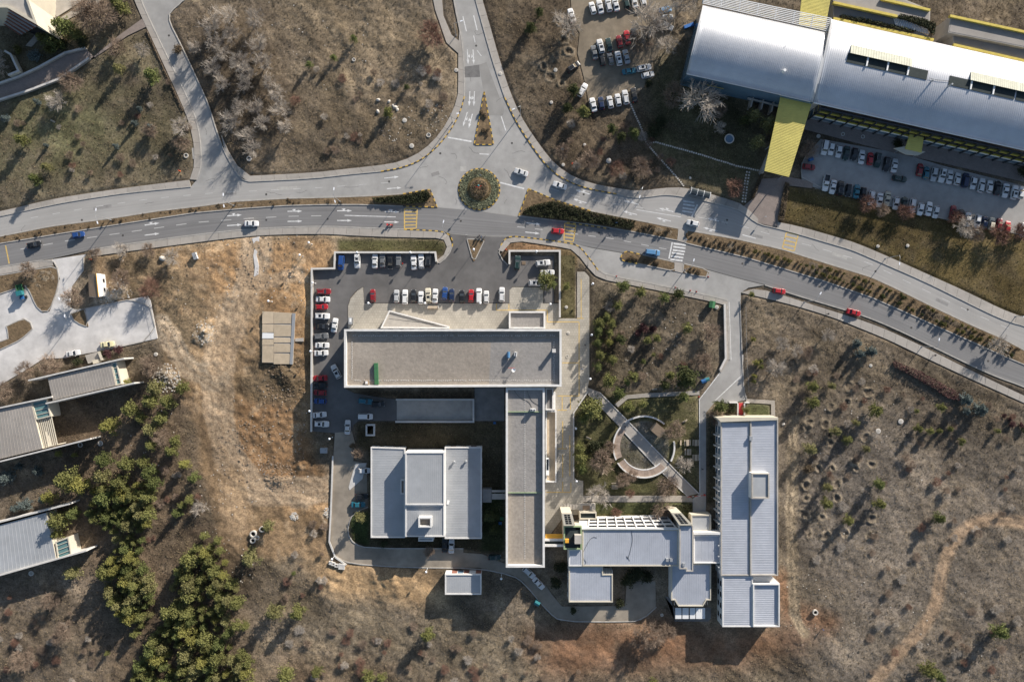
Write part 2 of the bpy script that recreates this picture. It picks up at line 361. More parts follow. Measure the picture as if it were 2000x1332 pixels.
def lmask(pl, width, feather=2, warp=0.35):
    X = PXg + (WX - PXg) * warp; Y = PYg + (WY - PYg) * warp; d = np.full(NSH, 1e9)
    for (x0, y0), (x1, y1) in zip(pl[:-1], pl[1:]):
        dx, dy = x1 - x0, y1 - y0; t = np.clip(((X - x0) * dx + (Y - y0) * dy) / (dx * dx + dy * dy), 0, 1)
        d = np.minimum(d, np.hypot(X - x0 - t * dx, Y - y0 - t * dy))
    return np.clip((width / 2 + feather - d) / (2 * feather), 0, 1), d
paved = np.zeros(NSH, bool)
for P in [UPPER_ROAD, LOWER_ROAD, BAY, SIDE_ROAD, LEFT_LOT, MAIN_LOT, SOUTH_ROAD, PLAZA, COURT, [(773, 779), (927, 779), (927, 824), (773, 824)], RIGHT_LOT, TOP_LOT, *PATHS.values()]: paved |= inside(P, PXg, PYg)
SIDEWALKS = {}
def off(pl, d, start=0, end=None):
    """offset of a polyline to its left (image space) by d pixels"""
    p = np.array(pl, float); t = np.gradient(p, axis=0); t /= np.hypot(*t.T)[:, None]; return [tuple(q) for q in p + np.c_[t[:, 1], -t[:, 0]] * d]
SIDEWALKS['upper_west'] = (UP_N_W, [(-160, 444), (0, 414), (102, 389), (179, 377), (255, 366), (370, 352)])
SIDEWALKS['northwest_west'] = (NW_W[:-1], [(226, -110), (261, 0), (290, 62), (326, 140), (363, 220), (379, 275), (380, 319), (377, 335), (371, 351)])
SIDEWALKS['northwest_east'] = (NW_E[-4:], [(432, 263), (450, 305), (474, 338), (489, 344)])
SIDEWALKS['north_arm_west'] = (NARM_W[:13], [(487, 344), (610, 338), (680, 330), (744, 323), (776, 318), (812, 304), (844, 279), (869, 248), (886, 213), (895, 189), (895, 153), (895, 102), (897, 64)])
SIDEWALKS['north_arm_east'] = (NARM_E[:20], [(914, -110), (942, 0), (957, 51), (977, 122), (1000, 191), (1021, 235), (1050, 278), (1076, 313), (1098, 332), (1128, 350), (1170, 362), (1206, 368), (1246, 374), (1268, 371), (1300, 367), (1336, 366), (1391, 380), (1452, 399), (1460, 408), (1481, 428)])
SIDEWALKS['upper_east'] = (NARM_E[20:], [(1519, 434), (1560, 442), (1636, 464), (1670, 474), (1734, 501), (1812, 536), (1890, 571), (1952, 602), (1988, 616), (2004, 620), (2174, 684)])
SIDEWALKS['lower_west'] = (LOW_S_W[3:], [(179, 501), (258, 490), (380, 474), (487, 461), (559, 458), (635, 457), (700, 461), (789, 464), (851, 465)])
SIDEWALKS['lot_corner'] = ([(853, 450), (870, 454), (880, 461), (885, 474), (879, 494), (866, 509), (853, 516)], [(851, 465), (863, 467), (870, 470), (874, 475), (872, 490), (864, 502), (854, 508)])
SIDEWALKS['lot_left'] = ([(-160, 553), (0, 523), (102, 506)], [(-160, 567), (0, 536), (104, 519)])
SIDEWALKS['bay'] = ([(973, 489), (979, 479), (988, 464), (1006, 461), (1064, 468), (1122, 476), (1135, 484), (1153, 507), (1168, 527), (1179, 535), (1204, 541), (1255, 551), (1319, 564), (1400, 581), (1422, 589)], [(982, 492), (987, 483), (996, 474), (1008, 470), (1062, 478), (1116, 486), (1126, 494), (1143, 516), (1158, 535), (1172, 545), (1202, 551), (1253, 561), (1317, 574), (1398, 591), (1420, 597)])
SIDEWALKS['roadside_east'] = ([(1448, 571), (1482, 562), (1564, 588), (1640, 612), (1682, 625), (1742, 648), (1819, 685), (1895, 723), (2000, 773), (2170, 850)], [(1448, 572), (1493, 582), (1564, 600), (1636, 623), (1674, 639), (1734, 663), (1810, 700), (1887, 736), (1996, 785), (2166, 862)])
SIDEWALKS['side_road_west'] = ([(1422, 590), (1425, 640), (1427, 703), (1408, 728)], [(1413, 592), (1415, 640), (1417, 701), (1403, 722)])
for a, b in SIDEWALKS.values(): paved |= inside(list(a) + list(b)[::-1], PXg, PYg)
pav = blur(paved.astype(float), 1)
far = np.clip(np.maximum(np.maximum(-80 - PXg, PXg - 2080), np.maximum(-80 - PYg, PYg - 1410)) / 25, 0, 1)
# soil colours (real-world base colours)
C = np.empty(NSH + (3,)); C[:] = (0.162, 0.130, 0.096)
def paint(mask, col): C[:] = C * (1 - mask[..., None]) + np.array(col) * mask[..., None]
big = fbm(160, 3, 4)
paint(np.clip(big * 2.2 + 0.35, 0, 0.8), (0.215, 0.172, 0.125))
paint(np.clip(fbm(60, 51, 4) * 3.0, 0, 0.75), (0.105, 0.086, 0.062)); paint(np.clip(fbm(120, 53, 5, sx=1, sy=2.2, rot=.6) * 3.2, 0, 0.7), (0.25, 0.20, 0.14))
paint(np.clip(fbm(28, 57, 3) * 3.0 - 0.15, 0, 0.6), (0.30, 0.235, 0.155))
paint(pmask([(-90, 60), (280, 60), (385, 240), (370, 340), (-90, 420)], 14, noise=1.2, seed=61) * 0.75, (0.135, 0.120, 0.070))
paint(pmask([(20, 190), (190, 200), (260, 260), (130, 330), (0, 320)], 12, noise=1.5, seed=62) * 0.4, (0.10, 0.115, 0.045))
paint(pmask([(340, 20), (560, 0), (590, 330), (440, 300)], 12, noise=1.3, seed=63) * 0.7, (0.105, 0.080, 0.056))
paint(pmask([(560, -90), (640, -90), (900, 90), (890, 220), (800, 310), (640, 330)], 14, noise=1.3, seed=64) * 0.55, (0.205, 0.155, 0.098))
paint(pmask([(900, -90), (1120, -90), (1160, 200), (1330, 240), (1330, 365), (1120, 350), (960, 130)], 10, noise=1.0, seed=65) * 0.7, (0.115, 0.085, 0.056))
paint(pmask([(1260, 150), (1340, 60), (1345, 150), (1480, 190), (1490, 330), (1460, 400), (1350, 370), (1270, 290)], 8, noise=0.6, seed=66) * 0.85, (0.085, 0.080, 0.040))
paint(pmask([(1530, 360), (2110, 470), (2110, 670), (1990, 625), (1700, 490), (1525, 435)], 2, False, noise=0.5, seed=67) * 0.92, (0.155, 0.115, 0.045))
paint(pmask([(1540, 370), (1640, 390), (1700, 440), (1560, 430)], 12, noise=1.2, seed=68) * 0.5, (0.11, 0.105, 0.042))
paint(pmask([(1155, 545), (1420, 590), (1420, 700), (1360, 770), (1160, 760)], 4, noise=0.8, seed=69) * 0.7, (0.150, 0.122, 0.088))
paint(pmask([(1160, 560), (1200, 560), (1215, 760), (1160, 760)], 8, noise=1.0, seed=70) * 0.6, (0.07, 0.062, 0.035))
paint(pmask([(1120, 770), (1366, 770), (1366, 970), (1139, 970), (1120, 930)], 2, False, noise=0.5, seed=71) * 0.9, (0.098, 0.095, 0.042))
paint(pmask([(1139, 980), (1350, 980), (1350, 1010), (1139, 1010)], 1, False) * 0.9, (0.085, 0.095, 0.038))
# pavilion circle of bare soil
d = np.hypot(PXg - 1257, PYg - 872); paint(np.clip((52 - d) / 4, 0, 1) * (0.8 + fbm(14, 72, 3)), (0.165, 0.150, 0.120))
# construction dirt on the west side
YARD = [(185, 505), (330, 484), (490, 463), (655, 465), (655, 520), (612, 526), (612, 900), (645, 940), (645, 1085), (560, 1095), (430, 1075), (395, 930), (365, 800), (330, 740), (310, 650), (300, 580), (200, 600)]
YN = fbm(16, 500, 5); YN2 = fbm(45, 510, 4)
paint(pmask(YARD, 2, noise=0.25, seed=73) * 0.95, (0.30, 0.215, 0.132))
paint(pmask([(385, 480), (640, 470), (640, 520), (605, 600), (585, 700), (520, 600), (420, 580)], 3, noise=0.6, seed=74) * 0.85, (0.345, 0.225, 0.125))
paint(pmask([(585, 560), (612, 560), (612, 760), (570, 790), (590, 700)], 2, noise=0.4, seed=91) * 0.9, (0.42, 0.275, 0.145))
paint(pmask([(455, 775), (560, 795), (610, 850), (640, 945), (560, 950), (470, 920)], 3, noise=0.4, seed=77) * 0.85, (0.30, 0.185, 0.10))
paint(pmask([(520, 945), (640, 935), (640, 1000), (560, 1010)], 3, noise=0.5, seed=92) * 0.8, (0.44, 0.29, 0.16))
paint(np.clip(YN * 4.0 - .25, 0, .7) * pmask(YARD, 2), (0.17, 0.125, 0.085)); paint(np.clip(-YN * 4.0 - .35, 0, .7) * pmask(YARD, 2), (0.46, 0.35, 0.235))
paint(pmask([(190, 500), (330, 490), (400, 600), (380, 700), (300, 640)], 5, noise=1.4, seed=75) * 0.85, (0.155, 0.125, 0.085))
paint(pmask([(500, 690), (605, 700), (590, 790), (520, 795), (455, 755)], 3, noise=1.0, seed=76) * 0.85, (0.15, 0.118, 0.08))
for pl_, w_, c_ in (([(500, 470), (495, 530), (488, 560), (450, 620), (430, 690), (420, 740), (430, 830), (450, 900), (500, 955), (600, 960), (640, 950)], 58, (0.44, 0.345, 0.245)), ([(318, 640), (370, 715), (420, 740)], 44, (0.43, 0.355, 0.265)), ([(455, 940), (452, 1040), (440, 1085)], 56, (0.40, 0.295, 0.19)), ([(420, 720), (460, 650), (505, 560), (580, 535)], 26, (0.42, 0.32, 0.22))):
    m, dd_ = lmask(pl_, w_, 3, .8); paint(m * 0.92, c_)
    rut = np.clip(np.sin(dd_ / 1.9 + YN2 * 9) * 1.4, 0, 1) * m; paint(rut * .45, (0.27, 0.20, 0.135))
for (x, y, r_) in [(400, 650, 20), (325, 735, 25), (340, 740, 18), (230, 570, 26), (200, 578, 16), (650, 990, 12), (640, 1010, 12)]:
    paint(np.clip((r_ - np.hypot(WX - x, WY - y)) / 5, 0, 1) * np.clip(0.5 + fbm(6, 80, 3) * 3.5, 0, 1), (0.50, 0.42, 0.32))
# forest litter, red bank, south meadow
paint(pmask([(90, 790), (300, 740), (390, 760), (400, 1000), (480, 1090), (480, 1332), (200, 1400), (170, 1100), (90, 990)], 16, noise=0.5, seed=78) * 0.75, (0.115, 0.080, 0.052))
paint(pmask([(-90, 900), (140, 1130), (200, 1332), (-90, 1400)], 20, noise=1.2, seed=79) * 0.45, (0.20, 0.155, 0.115))
paint(pmask([(585, 1085), (860, 1114), (870, 1185), (640, 1160)], 6, noise=0.5, seed=81) * 0.95, (0.44, 0.31, 0.18))
paint(pmask([(1010, 1240), (1180, 1215), (1530, 1225), (1600, 1200), (1640, 1240), (1540, 1280), (1380, 1300), (1060, 1320)], 9, noise=0.6, seed=82) * 0.9, (0.275, 0.150, 0.085))
paint(pmask([(550, 1280), (900, 1332), (900, 1400), (500, 1400)], 14, noise=1.2, seed=83) * 0.5, (0.25, 0.155, 0.09))
paint(pmask([(640, 1160), (1050, 1240), (1050, 1332), (560, 1300)], 16, noise=1.3, seed=84) * 0.5, (0.225, 0.185, 0.13))
# east field: greyer, with tracks
paint(pmask([(1530, 900), (1700, 800), (2110, 900), (2110, 1440), (1500, 1440), (1560, 1280)], 18, noise=0.7, seed=85) * 0.75, (0.190, 0.160, 0.130))
paint(pmask([(1545, 780), (1740, 840), (1740, 1060), (1570, 1080)], 16, noise=0.7, seed=86) * 0.8, (0.118, 0.102, 0.086))
m, _ = lmask([(1525, 1130), (1540, 1190), (1620, 1215)], 34, 14); paint(m * 0.7, (0.29, 0.155, 0.085))
m, dd = lmask([(1552, 820), (1548, 930), (1546, 1080), (1552, 1200), (1570, 1235)], 21, 3); paint(m * 0.9, (0.32, 0.255, 0.175))
TR = smooth_pl([(1700, 1345), (1740, 1290), (1800, 1230), (1830, 1180), (1840, 1110), (1858, 1060), (1890, 1025), (1940, 1012), (2000, 1022), (2100, 1040)], 3)
m, dtr = lmask(TR, 25, 4, .12); paint(m * 0.95, (0.33, 0.235, 0.155))
# courtyard and gym lawns
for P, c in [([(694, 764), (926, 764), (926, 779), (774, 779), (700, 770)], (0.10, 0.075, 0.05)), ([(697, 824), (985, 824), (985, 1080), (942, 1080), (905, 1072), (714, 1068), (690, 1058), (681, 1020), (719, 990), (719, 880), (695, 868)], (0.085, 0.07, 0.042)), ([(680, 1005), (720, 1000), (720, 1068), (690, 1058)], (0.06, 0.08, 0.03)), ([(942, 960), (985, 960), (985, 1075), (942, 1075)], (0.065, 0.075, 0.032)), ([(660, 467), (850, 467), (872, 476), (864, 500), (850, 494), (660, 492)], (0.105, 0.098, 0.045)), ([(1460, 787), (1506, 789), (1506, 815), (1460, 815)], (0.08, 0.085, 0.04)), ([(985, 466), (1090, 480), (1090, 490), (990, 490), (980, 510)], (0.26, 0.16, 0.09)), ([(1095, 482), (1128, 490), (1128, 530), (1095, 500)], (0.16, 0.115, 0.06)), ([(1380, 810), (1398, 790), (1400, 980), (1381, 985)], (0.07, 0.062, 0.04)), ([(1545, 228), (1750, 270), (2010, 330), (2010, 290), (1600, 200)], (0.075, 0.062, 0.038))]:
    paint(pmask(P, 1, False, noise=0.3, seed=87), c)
for P in BEDS.values(): paint(pmask(P, 0, False), (0.115, 0.098, 0.05))
# tree-pit rings, ruts and mounds
rough = 0.55 * fbm(70, 100, 3, rot=0.5) + 0.40 * fbm(24, 110, 3, rot=0.9) + 0.34 * fbm(9, 120, 3, rot=0.3)
flat = np.ones(NSH)
for P, f in [([(1530, 365), (2110, 480), (2110, 680), (1990, 625), (1700, 490), (1525, 435)], 0.25), ([(1270, 150), (1345, 60), (1345, 150), (1530, 185), (1490, 330), (1460, 400), (1350, 370), (1270, 290)], 0.3), ([(1120, 770), (1366, 770), (1366, 1010), (1139, 1010), (1120, 930)], 0.18), ([(690, 764), (985, 764), (985, 1085), (680, 1070)], 0.12), ([(650, 462), (1130, 462), (1130, 625), (650, 640)], 0.15), ([(0, 60), (290, 60), (385, 240), (370, 340), (0, 410)], 0.6), ([(1380, 780), (1525, 780), (1525, 1240), (1100, 1240), (1100, 1000), (1380, 1000)], 0.25), ([(1590, 180), (2110, 280), (2110, 480), (1560, 360)], 0.15)]:
    flat = np.minimum(flat, 1 - (1 - f) * pmask(P, 4, False))
furrow = pmask([(560, -90), (760, -90), (900, 90), (860, 260), (620, 320)], 10) * 0.12 * np.sin((PXg * 0.82 + PYg * -0.45 + fbm(60, 130, 3) * 60) / 9)
Z = rough * flat + 0.06 + furrow * flat
clod = pmask([(400, 480), (610, 480), (610, 900), (640, 960), (470, 960), (400, 800)], 8) * np.abs(fbm(11, 140, 4)) * 0.75
Z += clod * (1 - lmask([(500, 470), (488, 560), (450, 620), (420, 740), (430, 830), (500, 955), (640, 950)], 44, 9)[0]) * 0.8
PITS = [(1626, 914), (1572, 947), (1633, 945), (1605, 1008), (1705, 1012), (1581, 1044), (1650, 1042), (1613, 1046), (1698, 1046), (1636, 973), (1668, 913), (1702, 908), (1571, 1003), (1573, 973), (1696, 766), (1655, 786), (1622, 794), (1660, 755), (1597, 915), (1575, 835), (1622, 865), (1691, 855), (1612, 828), (1670, 900), (1580, 825), (1620, 850), (1130, 60), (1100, 80), (1085, 110), (1075, 150), (1095, 165), (1060, 130), (1110, 100), (1090, 40)]
PN = fbm(11, 150, 2)
for i, (x, y) in enumerate(PITS):
    rr = 6.0 + (i * 37 % 5) * 0.8; d = np.hypot(PXg - x + np.roll(PN, i * 53, 1) * 9, PYg - y + np.roll(PN, i * 71 + 9, 0) * 9)
    ring = np.exp(-((d - rr) / 2.4) ** 2); hole = np.clip(1 - d / rr, 0, 1)
    Z += 0.34 * ring * (0.7 + PN * 2) - 0.30 * hole; paint(ring * 0.75, (0.29, 0.235, 0.165)); paint(np.clip(hole * 1.0, 0, 0.5), (0.09, 0.072, 0.055))
Z -= np.exp(-((dtr - 6) / 3) ** 2) * 0.10
Z -= (np.exp(-((dd - 5) / 2) ** 2)) * 0.12
for (x, y, r_, h_) in [(400, 650, 26, 1.2), (325, 735, 26, 1.0), (230, 572, 24, 0.9), (545, 935, 26, 1.0), (590, 900, 30, 0.8), (560, 735, 34, 1.2), (760, 1125, 60, 0.8), (640, 1140, 45, 0.9), (1560, 1260, 40, 0.5)]:
    d = np.hypot(WX - x, WY - y); Z += h_ * np.clip(1 - d / r_, 0, 1) ** 1.3 * (1 + fbm(12, 160, 3) * 1.4)
near = blur(paved.astype(float), 4)
Z = Z * (1 - np.clip(near * 1.6, 0, 1)) + 0.05 * np.clip(near * 1.6, 0, 1)
d = np.hypot(PXg - 936, PYg - 370)
Z = np.where(pav > 0.02, np.minimum(Z, 0.05 - 0.30 * np.clip(pav * 2.2, 0, 1)), Z) * (1 - far)
def gz(px, py):
    i = int(np.clip(np.searchsorted(GX, px), 1, len(GX) - 1)); j = int(np.clip(np.searchsorted(GY, py), 1, len(GY) - 1))
    if pav[j, i] > 0.3: return 0.0
    return float(Z[j, i])
me = bpy.data.meshes.new('ground')
nx, ny = len(GX), len(GY); nv = nx * ny
co = np.empty((nv, 3), np.float32); co[:, 0] = ((PXg - 1000) * S).ravel(); co[:, 1] = ((666 - PYg) * S).ravel(); co[:, 2] = Z.ravel()
idx = np.arange(nv).reshape(ny, nx); q = np.stack([idx[:-1, :-1], idx[1:, :-1], idx[1:, 1:], idx[:-1, 1:]], -1).reshape(-1, 4)
me.vertices.add(nv); me.vertices.foreach_set('co', co.ravel()); me.loops.add(q.size); me.loops.foreach_set('vertex_index', q.ravel().astype(np.int32))
me.polygons.add(len(q)); me.polygons.foreach_set('loop_start', np.arange(0, q.size, 4, dtype=np.int32)); me.polygons.foreach_set('loop_total', np.full(len(q), 4, np.int32))
me.polygons.foreach_set('use_smooth', np.ones(len(q), bool)); me.update(calc_edges=True)
yw = np.clip(pmask(YARD, 3) + pmask([(590, 1090), (870, 1112), (875, 1190), (640, 1165)], 6), 0, 1)
C *= (1 + .10 * yw[..., None] * np.array([1.5, .9, .2]))
C *= np.clip(0.82 + 0.9 * fbm(200, 401, 4, rot=.4) + 0.95 * fbm(30, 411, 5, sx=1, sy=.4, rot=-.9), .4, 1.35)[..., None]
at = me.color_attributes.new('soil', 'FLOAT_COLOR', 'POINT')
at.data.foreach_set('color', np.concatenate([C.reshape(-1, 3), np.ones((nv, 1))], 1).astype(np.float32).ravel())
gm = bpy.data.materials.new('soil'); gm.use_nodes = True; nt = gm.node_tree; N = nt.nodes; L = nt.links; b = N['Principled BSDF']
b.inputs['Roughness'].default_value = 0.95; b.inputs['Specular IOR Level'].default_value = 0.1
an = N.new('ShaderNodeAttribute'); an.attribute_name = 'soil'; geo = N.new('ShaderNodeNewGeometry'); cur = an.outputs['Color']
for sc_, amt in ((0.55, 0.32), (2.2, 0.35), (0.12, 0.16)):
    n = N.new('ShaderNodeTexNoise'); n.inputs['Scale'].default_value = sc_; n.inputs['Detail'].default_value = 5; n.inputs['Roughness'].default_value = 0.7; L.new(geo.outputs['Position'], n.inputs['Vector'])
    mr = N.new('ShaderNodeMapRange'); mr.inputs[1].default_value = 0.3; mr.inputs[2].default_value = 0.7; mr.inputs[3].default_value = 1 - amt; mr.inputs[4].default_value = 1 + amt; L.new(n.outputs[0], mr.inputs[0])
    mx = N.new('ShaderNodeMix'); mx.data_type = 'RGBA'; mx.blend_type = 'MULTIPLY'; mx.inputs[0].default_value = 1; L.new(cur, mx.inputs[6]); L.new(mr.outputs[0], mx.inputs[7]); cur = mx.outputs[2]
L.new(cur, b.inputs['Base Color'])
n = N.new('ShaderNodeTexNoise'); n.inputs['Scale'].default_value = 1.6; n.inputs['Detail'].default_value = 6; n.inputs['Roughness'].default_value = 0.7; L.new(geo.outputs['Position'], n.inputs['Vector'])
bp = N.new('ShaderNodeBump'); bp.inputs['Strength'].default_value = 0.9; bp.inputs['Distance'].default_value = 0.12; L.new(n.outputs[0], bp.inputs['Height']); L.new(bp.outputs[0], b.inputs['Normal'])
me.materials.append(gm); MATS['soil'] = gm
ground = bpy.data.objects.new('ground', me); COL.objects.link(ground); tag(ground, kind='structure')
# ---------------------------------------------------------------- paved sheets
def road_mat(name, col, var):
    """asphalt with faint streaks that run along the road (UV: u along, v across)"""
    m = mat(name, col, 0.85, var=0.08, scale=0.5, var2=0.12, scale2=0.05, coord='world', bump=0.008, bscale=3)
    return m
def sheet(name, poly, z, m, parent=None, z0=None):
    o = MB().prism(WP(poly), z - 0.28 if z0 is None else z0, z).build(name, m, parent)
    if not parent: tag(o, kind='structure')
    return o
upper_road = sheet('upper_road', UPPER_ROAD, 0.000, 'asphalt_pale')
lower_road = struct('lower_road')
def ribbon(name, a, b, n, z, m, parent, reps=1.0):
    A = resample(a, n); B = resample(b, n); K = 9
    vs = []; fs = []; uv = []
    L_ = plen(a) * S
    for i in range(n):
        for k in range(K):
            t = k / (K - 1); p = A[i] * (1 - t) + B[i] * t; x, y = W2(p); vs.append((x, y, z)); uv.append((i / (n - 1) * L_, t * 9))
    for i in range(n - 1):
        for k in range(K - 1): fs.append((i * K + k, (i + 1) * K + k, (i + 1) * K + k + 1, i * K + k + 1))
    mb = MB().add(vs, fs); o = mb.build(name, m, parent); ul = o.data.uv_layers.new(name='UVMap')
    ul.data.foreach_set('uv', [c for p in o.data.polygons for v in p.vertices for c in uv[v]])
    if sum(p.normal.z for p in o.data.polygons) < 0: o.data.flip_normals()
    return o
sheet('base', LOWER_ROAD, 0.004, 'asphalt_mid', lower_road)
# the lower carriageway carries dark newer asphalt, streaked by wheels along each lane
mm = mat('asphalt_worn', (0.20, 0.195, 0.192), 0.8, var=0.24, scale=1.0, var2=0.12, scale2=0.05, coord='uv', stretch=(0.018, 1.5, 1))
LN = [*MED_W_S, (935, 413), (1013, 424), *BED_S[1:], *MED_E_S]; LS = [*LOW_S_W, (880, 456), (930, 460), (988, 461), *LOW_S_E]
ribbon('carriageway', off(LN, -0.6), off(LS, 0.4), 170, 0.009, 'asphalt_worn', lower_road)
UN = [*UP_N_W, (430, 360), (487, 356), (610, 350)]; US = MED_W_N[:8]
mat('asphalt_pale_worn', (0.345, 0.332, 0.315), 0.85, var=0.14, scale=1.0, var2=0.12, scale2=0.05, coord='uv', stretch=(0.018, 1.3, 1))
ribbon('west_carriageway', off(UN, -0.6), off(US, 0.6), 60, 0.005, 'asphalt_pale_worn', upper_road)
ribbon('east_carriageway', off(NARM_E[9:], -0.6), off([*BED_N[1:], *MED_E_N], 0.6), 90, 0.005, 'asphalt_pale_worn', upper_road)
for P in ([(907, 131), (936, 127), (938, 151), (908, 152)], [(936, 127), (950, 122), (985, 215), (982, 226), (956, 226), (944, 180)]):
    sheet('asphalt_patch', P, 0.007, 'asphalt_patch' if P[0][0] < 930 else 'asphalt_mid', upper_road, 0.0)
sheet('asphalt_patch', [(1056, 443), (1103, 449), (1101, 471), (1055, 466)], 0.013, 'asphalt_mid', lower_road, 0.0)
sheet('bus_bay', BAY, 0.000, 'asphalt_pale')
side_road = sheet('side_road', SIDE_ROAD, 0.008, 'asphalt_pale')
left_lot = sheet('west_car_park', LEFT_LOT, -0.002, 'asphalt_white')
main_lot = sheet('main_car_park', MAIN_LOT, -0.003, 'asphalt_dark')
mat('dust_smear', (0.175, 0.155, 0.13), 0.9, var=0.4, scale=0.3, coord='world')
sheet('south_road', SOUTH_ROAD, -0.001, 'asphalt_dusty')
right_lot = sheet('hall_car_park', RIGHT_LOT, -0.002, 'asphalt_pale')
mat('packed_earth', (0.225, 0.185, 0.135), 0.95, var=0.25, scale=0.35, var2=0.25, scale2=0.08, coord='world', bump=0.03, bscale=1.5)
top_lot = sheet('gravel_car_park', TOP_LOT, -0.002, 'packed_earth')
mat('pavers', (0.42, 0.385, 0.325), 0.9, var=0.12, scale=0.5, var2=0.18, scale2=0.06, coord='world')
def add_brick(name, bw, bh, mortar=0.03, dark=0.72, rot=0.0):
    m = M(name); nt = m.node_tree; N = nt.nodes; L = nt.links; b = N['Principled BSDF']; src = b.inputs['Base Color'].links[0].from_socket
    g = N.new('ShaderNodeNewGeometry'); br = N.new('ShaderNodeTexBrick'); br.inputs['Color1'].default_value = (1, 1, 1, 1); br.inputs['Color2'].default_value = (0.88, 0.88, 0.88, 1); br.inputs['Mortar'].default_value = (dark, dark, dark, 1)
    br.inputs['Scale'].default_value = 1; br.inputs['Mortar Size'].default_value = mortar; br.inputs['Brick Width'].default_value = bw; br.inputs['Row Height'].default_value = bh
    mp = N.new('ShaderNodeMapping'); mp.inputs['Rotation'].default_value[2] = rot; L.new(g.outputs['Position'], mp.inputs[0]); L.new(mp.outputs[0], br.inputs['Vector'])
    mx = N.new('ShaderNodeMix'); mx.data_type = 'RGBA'; mx.blend_type = 'MULTIPLY'; mx.inputs[0].default_value = 1; L.new(src, mx.inputs[6]); L.new(br.outputs[0], mx.inputs[7]); L.new(mx.outputs[2], b.inputs['Base Color'])
add_brick('pavers', 0.8, 0.8, 0.045)
plaza = sheet('plaza', PLAZA, 0.09, 'pavers')
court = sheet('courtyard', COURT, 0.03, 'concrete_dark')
mat('path_slab', (0.40, 0.36, 0.31), 0.9, var=0.12, scale=0.5, var2=0.15, scale2=0.08, coord='world'); add_brick('path_slab', 1.2, 0.6, 0.04)
mat('path_brown', (0.27, 0.225, 0.20), 0.9, var=0.14, scale=0.5, coord='world'); add_brick('path_brown', 0.7, 0.35, 0.03, rot=0.5)
for k, P in PATHS.items():
    z = {'park_ramp': 0.10, 'park_path': 0.085, 'curved_path': 0.07, 'sidewalk_spur': 0.115, 'canopy_forecourt': 0.105, 'entrance_path': 0.09, 'crossing_path': 0.10, 'island_gap_path': 0.11}.get(k, 0.08)
    sheet(k, P, z, {'zigzag_walk': 'path_brown', 'car_park_apron': 'path_brown', 'canopy_forecourt': 'path_brown', 'park_ramp': 'slab', 'sidewalk_spur': 'slab', 'curved_path': 'slab', 'crossing_path': 'slab', 'island_gap_path': 'slab', 'hut_path': 'concrete_white', 'terrace': 'concrete'}.get(k, 'path_slab'))
# ---------------------------------------------------------------- sidewalks of separate slabs
for k, (a, b_) in SIDEWALKS.items():
    root = struct('sidewalk')
    n = max(3, int(plen(a) * S / 3.9) + 1)
    A = resample(smooth_pl(a, 1), n); B = resample(smooth_pl(b_, 1), n)
    for i in range(n - 1):
        e = 0.008
        qd = [A[i] * (1 - e) + A[i + 1] * e, A[i + 1] * (1 - e) + A[i] * e, B[i + 1] * (1 - e) + B[i] * e, B[i] * (1 - e) + B[i + 1] * e]
        if all(p[0] < -40 or p[0] > 2040 or p[1] < -40 for p in qd): continue
        c = sum(qd) / 4; w = W(c[0], c[1], 0.0)
        MB().prism(WP(qd), -0.2, 0.12 + random.uniform(-.004, .004)).build('paving_slab', 'slab', root)
# ---------------------------------------------------------------- kerbs
def kerb(pl, w=0.30, z=0.16, striped=False, closed=False, name='kerb', parent=None, mats=None, seg=0.95):
    pl = list(pl) + ([pl[0]] if closed else [])
    n = max(2, int(plen(pl) * S / seg) + 1) if striped else max(2, int(plen(pl) * S / 2.0) + 1)
    P = resample(pl, n); t = np.gradient(P, axis=0); t /= np.hypot(*t.T)[:, None]; nn = np.c_[t[:, 1], -t[:, 0]]; h = w / S / 2
    mb = MB()
    for i in range(n - 1):
        mb.prism(WP([P[i] - nn[i] * h, P[i + 1] - nn[i + 1] * h, P[i + 1] + nn[i + 1] * h, P[i] + nn[i] * h]), -0.2, z, mi=(i % 2) if striped else 0)
    o = mb.build(name, mats or (['kerb_yellow', 'kerb_black'] if striped else ['kerb']), parent)
    if not parent: tag(o, kind='structure')
    return o
ST = [NARM_W[3:10], NARM_E[4:12], [(789, 448.5), (853, 451), (872, 455), (881, 462), (885, 474), (883, 482)], [(978, 480), (988, 464), (1006, 461.5), (1064, 468.5), (1122, 476.5), (1135, 484.5), (1153, 507.5), (1168, 527.5)]]
for pl in ST: kerb(smooth_pl(pl, 2), striped=True, name='striped_kerb')
for pl in [UP_N_W, NW_W[:-1], NW_E, NARM_W[:4], NARM_W[9:], NARM_E[:5], NARM_E[11:], LOW_S_W[3:11], [(883, 482), (879, 494), (866, 509.5), (853, 517), (848, 510)], [(978, 480), (973, 489), (978, 504), (992, 518)], [(1168, 527.5), *BAY_S[4:]], [(1445, 588), (1449, 688), (1451, 731), (1453, 764), (1458, 778)], [(1420, 592), (1425, 703)], [(0, 522), (102, 505), (112, 524)], [(163, 503), (163, 529)], [(150, 606), (288, 578), (308, 661), (194, 686)], [(1494, 557), *LOW_S_E[10:]], [(657, 1086), (677, 1100), (791, 1108), (934, 1109), (1000, 1123), (1022, 1136), (1070, 1194), (1095, 1213), (1204, 1214), (1252, 1212), (1282, 1185)], [(719, 990), (691, 1000), (681, 1020), (679, 1042), (689, 1060), (714, 1070.5), (905, 1071)], [(1578, 300), (1565, 320), (1566, 355), (1700, 393), (1850, 429), (2010, 461), (2160, 500)]]:
    kerb(smooth_pl(pl, 1))
